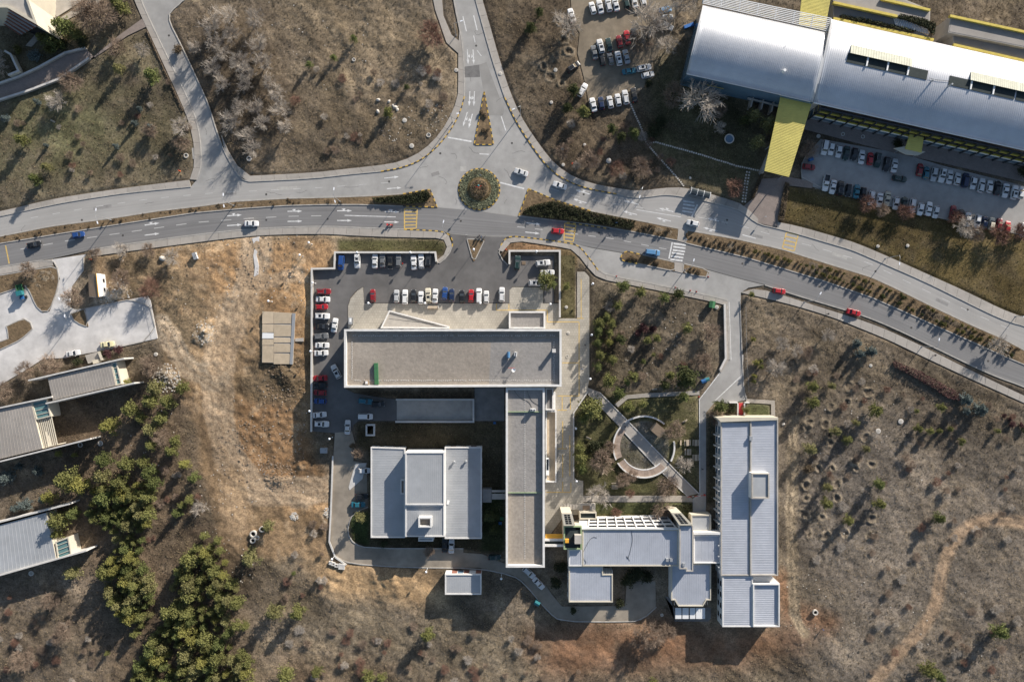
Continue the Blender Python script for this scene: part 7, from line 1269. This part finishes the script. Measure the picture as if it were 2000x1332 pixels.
# ---------------------------------------------------------------- bus shelter
bs = thing('bus_shelter', 'curved glass bus shelter with four white arches beside the upper road', 'bus shelter', W(1369, 376)); a0 = W(1350, 372, 2.4); a1 = W(1387, 382, 2.4); u = Vector((a1 - a0)[:2]).normalized(); w = Vector((u.y, -u.x)); Ls = (a1 - a0).length
def bp_(s_, t_, z): q = Vector(a0[:2]) + u * s_ + w * t_; return (q.x, q.y, z)
PR = [(-1.1, .1), (-1.1, 1.9), (-.95, 2.3), (-.5, 2.55), (.1, 2.62), (.8, 2.5), (1.1, 2.35)]
for i in range(4): MB().tube([bp_(Ls * i / 3, t_, z_) for t_, z_ in PR], .09, 6).build('arch', 'metal_white', bs); MB().tube([bp_(Ls * i / 3, .75, .05), bp_(Ls * i / 3, .75, 2.5)], .06, 6).build('post', 'metal_white', bs)
for i in range(3):
    mb = MB(); s0, s1 = Ls * (i + .04) / 3, Ls * (i + .96) / 3
    for k in range(1, len(PR) - 1): mb.add([bp_(s0, *PR[k]), bp_(s1, *PR[k]), bp_(s1, *PR[k + 1]), bp_(s0, *PR[k + 1])], [(0, 1, 2, 3)])
    mb.build('roof_pane', 'glass_roofing' if 'glass_roofing' in MATS else mat('glass_roofing', (.045, .055, .06), .15, spec=.5), bs); MB().add([bp_(s0, -1.1, .4), bp_(s1, -1.1, .4), bp_(s1, -1.1, 1.9), bp_(s0, -1.1, 1.9)], [(0, 1, 2, 3)]).build('back_pane', 'glass_roofing', bs)
MB().obox(bp_(Ls / 2, -.5, 0)[:2], u, Ls / 2 - .4, .22, .45, .52).build('bench_seat', 'wood', bs)
for s_ in (.8, Ls - .8): MB().obox(bp_(s_, -.5, 0)[:2], u, .06, .18, .1, .45).build('bench_leg', 'metal_grey', bs)
# ---------------------------------------------------------------- rooftop equipment
def box_thing(name, label, cat, px, py, z, L_, Wd, h, m, ang=0, extra=None, group=None):
    p = W(px, py, z + h); t = thing(name, label, cat, (p.x, p.y, z), group); t.rotation_euler = (0, 0, R(ang)); o = place('body', MB().box(-L_ / 2, L_ / 2, -Wd / 2, Wd / 2, 0, h).box(-L_ / 2 + .05, L_ / 2 - .05, -Wd / 2 + .05, Wd / 2 - .05, h, h + .03).mesh('body', m), (0, 0, 0), t)
    for nm, mb, mm in (extra or []): place(nm, mb.mesh(nm, mm), (0, 0, 0), t)
    return t
ZR = 9.55
box_thing('roof_container', 'long green metal box on the gravel roof of the long building', 'box', 734.5, 730, ZR, 1.15, 6.4, .85, 'green_box', 2, [('lid_seam', MB().box(-.6, .6, -1.65, -1.6, .86, .89).box(-.6, .6, 1.6, 1.65, .86, .89), 'metal_dark')])
box_thing('roof_hatch', 'small brown-framed hatch near the green roof box', 'hatch', 716, 747, ZR, 1.1, 1.2, .8, 'wood', 0, [('lid', MB().box(-.35, .35, -.4, .4, .8, .95), 'metal_white')])
box_thing('roof_hatch', 'square white hatch at the east end of the gravel roof', 'hatch', 1082, 685, ZR, .9, .9, 2.3, 'metal_white', 0, [('cap', MB().box(-.55, .55, -.55, .55, 2.3, 2.4), 'concrete_white')])
fan = lambda: ('fan', MB().lathe((-.28, 0, .9), [(.22, 0), (.22, .05), (.05, .06)], 10).lathe((.28, 0, .9), [(.22, 0), (.22, .05), (.05, .06)], 10), 'metal_dark')
box_thing('air_conditioner', 'white twin-fan unit on a high stand beside the blue roof tank', 'air conditioner', 1007, 692, ZR, 1.3, .8, 2.2, 'metal_white', 80, [('fan', MB().lathe((-.3, 0, 2.23), [(.24, 0), (.24, .05), (.05, .06)], 10).lathe((.3, 0, 2.23), [(.24, 0), (.24, .05), (.05, .06)], 10), 'metal_dark')])
p = W(1024 + 17.5, 800, 10); box_thing('air_conditioner', 'white twin-fan unit on the step of the south wing roof', 'air conditioner', 1041, 800.5, 9.4, 1.5, .7, 1.3, 'metal_white', 0, [('fan', MB().lathe((-.36, 0, 1.33), [(.24, 0), (.24, .05), (.05, .06)], 10).lathe((.36, 0, 1.33), [(.24, 0), (.24, .05), (.05, .06)], 10), 'metal_dark')])
p = W(993, 693, ZR + 1.5); t = thing('roof_tank', 'light blue tank with mast on the gravel roof', 'tank', (p.x, p.y, ZR)); MB().tube([(p.x - .0, p.y - .9, ZR + .7), (p.x, p.y + .9, ZR + .7)], .5, 12).build('tank', 'paint light blue', t); MB().box(p.x - .4, p.x + .4, p.y - .7, p.y + .7, ZR, ZR + .3).build('cradle', 'metal_grey', t); MB().tube([(p.x, p.y - 1.3, ZR), (p.x, p.y - 1.3, ZR + 3.2)], .06, 6).build('mast', 'metal_white', t)
p = W(1003, 723, ZR + 1.6); t = thing('satellite_dish', 'white dish with red arm on a roof post', 'dish', (p.x, p.y, ZR)); MB().tube([(p.x, p.y, ZR), (p.x, p.y, ZR + 1.4)], .07, 6).build('post', 'metal_grey', t); MB().lathe((p.x, p.y, ZR + 1.4), [(.05, 0), (.4, .08), (.6, .28), (.5, .26), (.05, .06)], 14).build('dish', 'metal_white', t); MB().tube([(p.x - 1.6, p.y + .7, ZR + 1.3), (p.x + .4, p.y + .6, ZR + 1.3)], .05, 5).build('arm', 'plastic_red', t)
def cable(label, pts, z, parent=None): 
    q = [W(x, y, z) for x, y in smooth_pl(pts, 3)]; MB().tube(q, .045, 4).build('roof_cable', 'rubber', loc=tuple(q[0]), label=label, cat='cable')
cable('black cable looping to the twin-fan unit on the south wing', [(1028, 757), (1032, 772), (1040, 785), (1050, 790), (1056, 796)], 9.42); cable('thin black cable curving down the south wing roof', [(1003, 760), (1010, 772), (1022, 780), (1034, 785), (1039, 797)], 9.42); cable('looped black cable on the pale roof below the vent tower', [(1166, 1050), (1158, 1048), (1150, 1056), (1145, 1066), (1138, 1080), (1140, 1092), (1146, 1098), (1140, 1104)], 6.9); cable('looped black cable in the middle of the pale roof', [(1233, 1036), (1236, 1055), (1230, 1080), (1226, 1094), (1223, 1083), (1230, 1095)], 6.9); cable('black lightning cable between two pipes on the silver roof', [(1815, 153), (1830, 157), (1845, 158), (1856, 159)], 14.2)
# ---------------------------------------------------------------- park: round garden, pergola benches, tables
rg_ = thing('round_garden_wall', 'white ring wall with brown segmented seating round the garden', 'garden wall', W(1257, 872))
def arc(r0, r1, a0_, a1_, z0, z1, m, nm, n=14, cxp=1257, cyp=872, zi=0):
    o_ = [(cxp + r1 * math.cos(R(a0_ + (a1_ - a0_) * i / n)), cyp - r1 * math.sin(R(a0_ + (a1_ - a0_) * i / n))) for i in range(n + 1)]; i_ = [(cxp + r0 * math.cos(R(a0_ + (a1_ - a0_) * i / n)), cyp - r0 * math.sin(R(a0_ + (a1_ - a0_) * i / n))) for i in range(n + 1)]; MB().prism(WP(o_ + i_[::-1], zi), z0, z1).build(nm, m, rg_)
arc(58, 61, 48, 128, -.2, .8, 'white_wall', 'ring_wall'); arc(58, 61, -28, 10, -.2, .8, 'white_wall', 'ring_wall'); arc(58.5, 61, 140, 205, -.2, .9, 'white_wall', 'ring_wall'); arc(58.5, 61, 212, 318, -.2, .9, 'white_wall', 'ring_wall'); arc(44, 46, 212, 315, -.2, .5, 'white_wall', 'inner_wall')
for k in range(9): arc(46.3, 58.2, 142 + k * 7, 142 + k * 7 + 6.7, -.2, .45 + .01 * (k % 2), 'seat_brown', 'seat_board', 2)
for k in range(14): arc(46.3, 58.2, 213 + k * 7.3, 213 + k * 7.3 + 7.0, -.2, .45 + .01 * (k % 2), 'seat_brown', 'seat_board', 2)
for a, b in (((1218, 838), (1226, 848)), ((1312, 914), (1318, 905))): pass
for pl, l_ in (([(1172, 767), (1236, 832)], 'white edging along the upper side of the diagonal park walk'), ([(1237, 833), (1315, 914), (1365, 964)], 'white edging along the garden side of the diagonal park walk'), ([(1220, 845), (1284, 914), (1342, 968)], 'white edging along the lower side of the diagonal park walk')): wallthing('path_edging', l_, 'edging', pl, .18, .16, 'concrete_white')
t = thing('garden_hut', 'small brown hut with tilted roof in the round garden', 'hut', (*W(1282, 838)[:2], .05)); t.rotation_euler = (0, 0, R(-40)); place('roof', MB().add([(-2, -1.5, 2.3), (2, -1.5, 2.3), (2, 1.5, 2.7), (-2, 1.5, 2.7), (-2, -1.5, 2.2), (2, -1.5, 2.2), (2, 1.5, 2.6), (-2, 1.5, 2.6)], [(0, 1, 2, 3), (7, 6, 5, 4), (0, 4, 5, 1), (1, 5, 6, 2), (2, 6, 7, 3), (3, 7, 4, 0)]).mesh('roof', 'wood'), (0, 0, 0), t); place('wall', MB().box(-1.7, 1.7, -1.2, 1.2, -.1, 2.2).mesh('wall', 'wood'), (0, 0, 0), t)
top = MB()
for k in range(4): top.box(-.95, .95, -.42 + k * .22, -.24 + k * .22, .72, .77)
tb_m = [('table_top', top.mesh('table_top', 'wood_pale')), ('bench', MB().box(-.95, .95, -.98, -.68, .42, .47).mesh('bench', 'wood_pale')), ('bench', MB().box(-.95, .95, .68, .98, .42, .47).mesh('bench', 'wood_pale')), ('trestle', MB().box(-.75, -.65, -.85, .85, .3, .4).box(-.75, -.65, -.1, .1, -.05, .72).box(-.75, -.65, -.8, -.7, -.05, .42).box(-.75, -.65, .7, .8, -.05, .42).mesh('trestle', 'wood')), ('trestle', MB().box(.65, .75, -.85, .85, .3, .4).box(.65, .75, -.1, .1, -.05, .72).box(.65, .75, -.8, -.7, -.05, .42).box(.65, .75, .7, .8, -.05, .42).mesh('trestle', 'wood'))]
for i, (x, y, a, l_) in enumerate([(1342, 864, 92, 'wooden picnic table beside a bare tree of the picnic lawn'), (1358, 864, 88, 'wooden picnic table by the park path, first of the picnic lawn'), (1343, 882, 90, 'wooden picnic table in the middle of the picnic lawn'), (1358, 893, 90, 'wooden picnic table by the park path, beside the middle table'), (1343, 900, 90, 'wooden picnic table at the lower end of the picnic lawn'), (1200, 948, 0, 'wooden picnic table on the lawn below the ring wall')]):
    t = thing('picnic_table', l_, 'table', (*W(x, y)[:2], max(gz(x, y), 0)), 'picnic tables'); t.rotation_euler = (0, 0, R(a))
    for nm, me_ in tb_m: place(nm, me_, (0, 0, 0), t)
bm_ = [('seat', MB().box(-.8, .8, -.22, .22, .4, .46).mesh('seat', 'wood_pale')), ('backrest', MB().box(-.8, .8, .22, .27, .5, .85).mesh('backrest', 'wood_pale')), ('leg', MB().box(-.7, -.6, -.2, .25, -.05, .4).mesh('leg', 'metal_dark')), ('leg', MB().box(.6, .7, -.2, .25, -.05, .4).mesh('leg', 'metal_dark'))]
for x, y, a, l_ in [(1149, 855, -25, 'park bench on the lawn beside the edge wall'), (1178, 921, 75, 'park bench beside the brown bare tree and ring wall'), (1329, 864, 90, 'park bench next to the picnic tables'), (1278, 760, 5, 'park bench above the curved path'), (1337, 822, 30, 'yellowed bench on the lawn by the round garden'), (105, 238, -25, 'lone wooden bench on the green slope')]:
    t = thing('park_bench', l_, 'bench', (*W(x, y)[:2], max(gz(x, y), 0))); t.rotation_euler = (0, 0, R(a))
    for nm, me_ in bm_: place(nm, me_, (0, 0, 0), t)
t = thing('plaza_bench', 'pale wooden plaza bench behind the beige off-roader', 'bench', (*W(846, 600)[:2], .09)); place('seat', MB().box(-1.7, 1.7, -.35, .35, .38, .48).mesh('seat', 'wood_pale'), (0, 0, 0), t); place('side', MB().box(-1.75, -1.6, -.4, .4, 0, .6).box(1.6, 1.75, -.4, .4, 0, .6).mesh('side', 'concrete_white'), (0, 0, 0), t); place('back_slat', MB().box(-1.7, 1.7, -.55, -.45, .3, .8).mesh('back_slat', 'wood'), (0, 0, 0), t)
t = thing('sentry_box', 'small dark glazed kiosk at the plaza corner', 'kiosk', (*W(687, 627)[:2], .09)); place('frame', MB().box(-.55, .55, -1.0, 1.0, 0, .2).box(-.6, .6, -1.05, 1.05, 1.9, 2.0).mesh('frame', 'metal_grey'), (0, 0, 0), t); place('glazing', MB().box(-.5, .5, -.95, .95, .2, 1.9).mesh('glazing', 'glass_dark'), (0, 0, 0), t); place('roof_sheet', MB().box(-.3, .3, -.4, .8, 2.0, 2.08).mesh('roof_sheet', 'metal_white'), (0, 0, 0), t)
# stepping stones
for pts, dbl, l_ in (([(1230, 201), (1250, 245), (1263, 281), (1314, 338), (1335, 363)], 0, ''), ([(1268, 280), (1281, 278), (1380, 306), (1440, 325), (1484, 334)], 0, ''), ([(1461, 337), (1456, 366), (1453, 394)], 1, '')):
    root = struct('stepping_stone_path'); n = int(plen(pts) / (4.2 if not dbl else 5.2)); Q = resample(pts, n); tg = np.gradient(Q, axis=0)
    for i in range(n):
        for o_ in ((-2.6, 2.6) if dbl else (0,)):
            d_ = tg[i] / np.hypot(*tg[i]); p = Q[i] + np.array([d_[1], -d_[0]]) * o_ + nrg.normal(size=2) * .25; c = W(*p); MB().obox(c[:2], (d_[0], -d_[1]), .24, .24, -.1, max(gz(*p), 0) + .07).build('stepping_stone', 'stone_pale', root)
# wells, manhole rings, boulders, bins
def well(px, py, r, label, h=.35, ring_=True, m='well_ring', group='concrete wells and manholes'):
    c = W(px, py, h); z = max(gz(px, py), -.1) - .12; t = thing('concrete_ring' if ring_ else 'manhole', label, 'concrete ring' if ring_ else 'manhole', (c.x, c.y, z), group); prof_ = [(r, 0), (r, h), (r * .68, h), (r * .66, h * .35 if h < .5 else .1)] if ring_ else [(r, 0), (r, h), (r * .8, h + .03)]
    MB().lathe((c.x, c.y, z), prof_, 18).build('ring', m, t); MB().lathe((c.x, c.y, z), [(r * .66, h * .3), (.01, h * .3 + .01)] if ring_ else [(r * .62, h), (r * .6, h + .06), (.02, h + .07)], 18).build('opening' if ring_ else 'cover', 'black' if ring_ else 'concrete', t)
for x, y, r, g, l_ in [(891, 137, .62, 0, 'beside the pavement west of the north arm'), (977, 144, .62, 0, 'on the pavement edge east of the north arm'), (790, 235, .7, 0, 'in the boulder patch'), (804, 285, .7, 0, 'below the boulder patch by the pavement'), (837, 264, .7, 1, 'on dry ground beside the roundabout curve'), (691, 117, .55, 1, 'on the dry slope near three pines'), (1085, 137, .6, 0, 'near the black estate car on grass'), (1077, 200, .5, 0, 'in the dry grass below the gravel lot'), (1099, 291, .5, 0, 'near the stepping stones slope'), (1100, 322, .5, 0, 'near the upper road curve'), (1189, 314, .8, 0, 'among brown shrubs by the upper road'), (363, 304, .75, 1, 'beside the northwest road'), (486, 310, .8, 1, 'at the foot of the bare-tree copse'), (1715, 481, .5, 0, 'on the hall lawn, nearer the crossing'), (1773, 480, .5, 0, 'on the hall lawn below bare trees'), (1701, 714, .5, 0, 'beside the three blue spruces'), (1760, 823, .8, 0, 'in the field below the red hedge'), (1716, 842, .8, 0, 'in the field near the tree pits'), (1593, 1196, .85, 1, 'on the red soil by the person'), (494, 1043, 1.05, 1, 'largest of the group on the dirt slope'), (511, 1034, .9, 1, 'of the group nearest the pale pine'), (493, 1056, .85, 1, 'lowest of the group on the dirt slope'), (502, 1050, .7, 1, 'tucked inside the group on the dirt slope'), (195, 866, .8, 1, 'by the tip of the long blade wall'), (156, 869, .75, 1, 'along the long blade wall'), (304, 692, .6, 0, 'beside the west car park fence corner'), (1599, 266, .6, 1, 'in shade under the silver hall'), (1647, 262, .6, 1, 'in shade between hall and car row'), (1686, 267, .6, 1, 'in shade near the hall entrance slab'), (1106, 600, .5, 0, 'in the lawn bed beside the car park wall'), (1110, 650, .5, 0, 'in the lawn bed at the building corner'), (1108, 696, .5, 1, 'at the lower end of the middle lawn bed'), (1400, 600, .6, 0, 'beside the green bin'), (60, 1120, .8, 0, 'in the shade below the grey-roofed pavilion'), (1293, 1201, .5, 0, 'on the lawn by the cut-corner hall'), (1142, 283, .45, 0, 'beside the stepping stones')]: well(x, y, r, ('open concrete ring ' if g else 'round concrete manhole ') + l_, .35 if r < .85 else .9, bool(g))
t = thing('garden_basin', 'round stone basin on the shaded hall lawn', 'basin', (*W(1424, 272)[:2], 0)); c = W(1424, 272); MB().lathe((c.x, c.y, 0), [(1.5, -.1), (1.5, .45), (1.25, .45), (1.2, .2)], 24).build('rim', 'stone_pale', t); MB().lathe((c.x, c.y, 0), [(1.22, .22), (.01, .24)], 24).build('water', 'glass_blue', t)
binm = lambda m: [('body', MB().prism([(-.65, -.5), (.65, -.5), (.65, .5), (-.65, .5)], .12, 1.15).box(-.7, .7, -.55, .55, 1.05, 1.15).mesh('body', m)), ('lid', MB().add([(-.7, -.58, 1.16), (.7, -.58, 1.16), (.7, .58, 1.16), (-.7, .58, 1.16), (-.7, 0, 1.38), (.7, 0, 1.38)], [(0, 1, 5, 4), (3, 4, 5, 2), (0, 4, 3), (1, 2, 5), (0, 3, 2, 1)]).mesh('lid', m)), ('wheel', MB().tube([(-.5, -.45, .1), (-.5, -.35, .1)], .1, 8).tube([(.5, -.45, .1), (.5, -.35, .1)], .1, 8).mesh('wheel', 'rubber')), ('wheel', MB().tube([(-.5, .35, .1), (-.5, .45, .1)], .1, 8).tube([(.5, .35, .1), (.5, .45, .1)], .1, 8).mesh('wheel', 'rubber'))]
for x, y, a, m, l_, k in [(1390, 595, 80, 'green_box', 'large green metal bin in the dry park by the side road', 1.5), (1374, 744, 20, 'plastic_blue', 'blue wheeled bin beside the side road bend', 1), (1381, 741, 15, 'plastic_teal', 'teal wheeled bin beside a blue bin at the side road bend', 1), (1584, 311, 20, 'plastic_blue', 'blue drum bin beside the yellow canopy and red car', 1), (1049, 1177, -30, 'plastic_teal', 'teal bin beside the curving lane', 1.2), (980, 1013, 0, 'green_box', 'green bin in the shade of the south wing', .8), (977, 1022, 0, 'plastic_blue', 'blue bin in the shade of the south wing', .7), (966, 826, 0, 'plastic_blue', 'small blue bin at the courtyard edge', .6)]:
    t = thing('waste_bin', l_, 'bin', (*W(x, y, 1)[:2], max(gz(x, y), 0))); t.rotation_euler = (0, 0, R(a))
    for nm, me_ in binm(m): o_ = place(nm, me_, (0, 0, 0), t); o_.scale = (k, k, k)
# barrier, signs, hydrants, cones, pallet, blocks
t = thing('boom_barrier', 'red and white boom barrier across the end of the park path', 'barrier', (*W(1378, 967)[:2], 0)); p, q = W(1377, 967, 1), W(1343, 970.5, 1)
for i in range(8): MB().tube([p.lerp(q, i / 8), p.lerp(q, (i + 1) / 8)], .07, 6).build('boom_section', 'metal_white' if i % 3 == 2 else 'plastic_red', t)
MB().box(p.x - .2, p.x + .2, p.y - .2, p.y + .2, -.1, 1.05).build('post', 'plastic_red', t); MB().box(q.x - .06, q.x + .06, q.y - .06, q.y + .06, -.1, .95).build('rest', 'metal_grey', t)
for x, y, l_ in [(352, 335, 'red and white marker post by the northwest junction'), (179, 507, 'red hydrant post by the west junction'), (988, 488, 'orange marker post at the car park entrance'), (1117, 321, 'red marker post by the upper road bend')]:
    c = W(x, y); z = max(gz(x, y), 0); t = thing('marker_post', l_, 'post', (c.x, c.y, z)); MB().lathe((c.x, c.y, z), [(.2, -.05), (.2, .1), (.13, .15), (.12, 1.0)], 10).build('shaft', 'plastic_orange', t); MB().lathe((c.x, c.y, z), [(.17, 1.0), (.17, 1.12), (.08, 1.3), (.01, 1.32)], 10).build('cap', 'plastic_red', t)
for x, y, l_ in [(1204, 540, 'red cone at the bus bay kerb near the walk'), (1319, 562, 'red cone at the bus bay kerb below the island gap'), (1348, 568, 'red cone between two cones on the bus bay kerb'), (1360, 570, 'red cone at the bus bay kerb nearest the green bin'), (786, 515, 'orange cone behind the grey hatchback'), (1365, 775, 'red cone at the curved path end'), (1383, 541, 'red cone at the tip of the lamp island')]:
    c = W(x, y); t = thing('traffic_cone', l_, 'cone', (c.x, c.y, .01), 'traffic cones'); MB().lathe((c.x, c.y, .01), [(.2, .04), (.05, .65), (.01, .67)], 10).build('cone', 'plastic_red', t); MB().box(c.x - .25, c.x + .25, c.y - .25, c.y + .25, .0, .045).build('foot', 'rubber', t)
t = thing('pallet', 'wooden pallet beside the dark green estate car', 'pallet', (*W(1023, 514)[:2], .0))
for i in range(5): place('plank', MB().box(-.6, .6, -.5 + i * .22, -.38 + i * .22, .1, .13).mesh('plank', 'wood'), (0, 0, 0), t)
for i in range(3): place('bearer', MB().box(-.6 + i * .53, -.48 + i * .53, -.5, .5, .0, .1).mesh('bearer', 'wood'), (0, 0, 0), t)
for i, (x, y, k, l_) in enumerate([(646, 1099, 1.0, 'white concrete block at the road bend, first of the row'), (651, 1101, 1.0, 'hollow concrete block beside the white blocks at the road bend'), (657, 1104, 1.0, 'hollow concrete block in the middle of the row at the bend'), (667, 1106, 1.7, 'largest white concrete slab at the end of the row at the bend')]):
    c = W(x, y, .6); z = max(gz(x, y), 0) - .1; t = thing('concrete_block', l_, 'block', (c.x, c.y, z), 'blocks at the road bend'); Pq = [(c.x - .55 * k, c.y - .45 * k), (c.x + .55 * k, c.y - .55 * k), (c.x + .6 * k, c.y + .45 * k), (c.x - .5 * k, c.y + .55 * k)]; ring(Pq, .25 * k, z, z + .8).build('shell', 'concrete_white', t); MB().prism(inset(Pq, .26 * k), z, z + (.75 if i in (0, 3) else .3)).build('core', 'concrete_white' if i in (0, 3) else 'brick_red', t)
t = thing('bicycle_stand', 'dark metal stand with parked bicycles at the entrance island', 'bicycle stand', (*W(938, 465)[:2], .02)); c = W(938, 463)
for i in range(3): x = c.x - 1.2 + i * 1.1; MB().tube([(x, c.y - .5, .02), (x, c.y - .5, .8), (x + .6, c.y + .3, .8), (x + .6, c.y + .3, .02)], .04, 5).build('hoop', 'metal_dark', t); MB().tube([(x - .2, c.y - .7, .34), (x - .18, c.y - .66, .34)], .34, 12).build('wheel', 'rubber', t)
def sign(px, py, label, m='metal_grey', h=2.4, ang=0, w_=.6):
    c = W(px, py); z = max(gz(px, py), 0); t = thing('road_sign', label, 'sign', (c.x, c.y, z), 'road signs'); MB().tube([(c.x, c.y, z - .1), (c.x, c.y, z + h)], .04, 6).build('post', 'metal_grey', t); MB().obox((c.x, c.y - .06), (math.cos(R(ang)), math.sin(R(ang))), w_ / 2, .025, z + h - .65, z + h).build('panel', m, t)
for x, y, m, l_ in [(764, 412, 'plastic_blue', 'blue road sign on the west median by the hedge'), (1202, 437, 'plastic_blue', 'blue road sign in the dark hedge bed'), (912, 460, 'metal_white', 'white road sign at the entrance island'), (1491, 425, 'metal_white', 'white road sign on the canopy forecourt'), (1321, 505, 'plastic_blue', 'blue crossing sign at the bus bay island'), (1338, 470, 'plastic_blue', 'blue crossing sign on the east median'), (939, 345, 'plastic_blue', 'blue keep-right sign on the round island')]: sign(x, y, l_, m)
# white strip and rubble on the dirt yard
MB().prism(WP([(492, 466), (507, 462), (506, 480), (501, 498), (506, 520), (505, 536), (496, 541), (498, 522), (495, 500), (498, 482)]), -.2, .16).build('broken_concrete_path', 'asphalt_white', kind='structure')
def rubble(label, spots, n, size, m, seed):
    rg2 = random.Random(seed); mb = MB()
    for i in range(n):
        x, y, r = spots[rg2.randrange(len(spots))]; a = rg2.uniform(0, 6.28); d = r * math.sqrt(rg2.random()); px, py = x + d * math.cos(a), y + d * math.sin(a); s_ = size * rg2.uniform(.4, 1.5)
        if gz(px, py) == 0.0: continue
        c = W(px, py); z = gz(px, py); mb.obox(c[:2], (math.cos(a), math.sin(a)), s_, s_ * rg2.uniform(.4, .9), z - .05, z + s_ * rg2.uniform(.3, 1.0))
    mb.build('rubble', m, label=label, cat='rubble', kind='stuff')
rubble('white stone rubble heaps on the dirt yard', [(400, 650, 24), (325, 738, 28), (335, 745, 20), (232, 570, 28), (205, 578, 15), (655, 985, 9), (645, 1000, 12), (655, 1020, 9), (575, 1008, 8)], 900, .16, 'stone_pale', 2)
rubble('scattered white stones over dirt yard and fields', [(520, 830, 90), (560, 900, 70), (450, 950, 60), (600, 560, 50), (400, 560, 70), (430, 1100, 70), (1700, 860, 140), (1640, 1150, 130), (640, 60, 130), (780, 240, 40), (300, 850, 60), (1850, 1200, 150), (1300, 680, 90), (500, 500, 90), (850, 230, 30)], 620, .13, 'stone_pale', 3)
rubble('dark clods of earth on the excavated slope', [(540, 840, 80), (560, 740, 45), (545, 930, 30), (480, 880, 60), (520, 520, 60)], 900, .16, 'brick_red' if 0 else 'wood', 4)
for i, (x, y, r) in enumerate([(772, 210, .8), (776, 215, .6), (768, 207, .55), (739, 196, .7), (760, 199, .6), (738, 218, .7), (318, 505, 1.1), (1530, 828, .6), (1348, 348, .5)]):
    c = W(x, y); z = gz(x, y); t = MB().lathe((c.x, c.y, z - .15), [(r * .9, 0), (r, r * .4), (r * .7, r * .8), (r * .2, r), (.02, r)], 9).build('boulder', 'stone_pale', loc=(c.x, c.y, z), label=f'pale boulder on the ground near {near(x, y)}', cat='boulder', group=f'boulders near {near(x, y)}')
    t.rotation_euler = (.15, .1, i)
    t.scale = (1, .75, 1)
box_thing('cargo_crate', 'small white crate tipped on the dirt near the bare trees', 'crate', 380, 500, .1, 2.0, 1.1, 1.0, 'metal_white', -70, [('lid', MB().box(-1.05, 1.05, -.6, .6, 1.0, 1.08), 'metal_grey')])
box_thing('tarp_frame', 'low blue tarp frame beside the silver hall', 'tarp', 1346, 50, .1, 3.2, 1.0, .8, 'tarp_blue', 20)
box_thing('generator', 'grey generator box on the dirt behind the west wall', 'generator', 632, 880, .1, 2.2, 1.6, 1.1, 'metal_grey', 0, [('exhaust', MB().tube([(.6, .3, 1.1), (.6, .3, 1.6)], .08, 6), 'metal_dark')])
# low fences along the walks
def fence(label, pl, h=1.0, step=2.2):
    n = max(2, int(plen(pl) * S / step)); Q = resample(pl, n); c0 = W(*Q[0]); t = thing('post_fence', label, 'fence', (c0.x, c0.y, 0))
    pm = None
    for i, q in enumerate(Q):
        c = W(*q); z = max(gz(*q), 0); MB().tube([(c.x, c.y, z - .1), (c.x, c.y, z + h)], .05, 5).build('post', 'metal_grey', t)
    MB().tube([(*W(*q)[:2], max(gz(*q), 0) + h - .05) for q in Q], .03, 4).build('rail', 'metal_grey', t)
fence('thin metal fence at the edge of the west car park', [(290, 580), (307, 661), (262, 672)]); fence('thin metal fence beside the side road field', [(1455, 600), (1457, 700), (1461, 765)]); fence('thin metal rail along the top of the hall lawn', [(1592, 369), (1700, 395), (1850, 431), (1990, 459)], .6, 3.5)
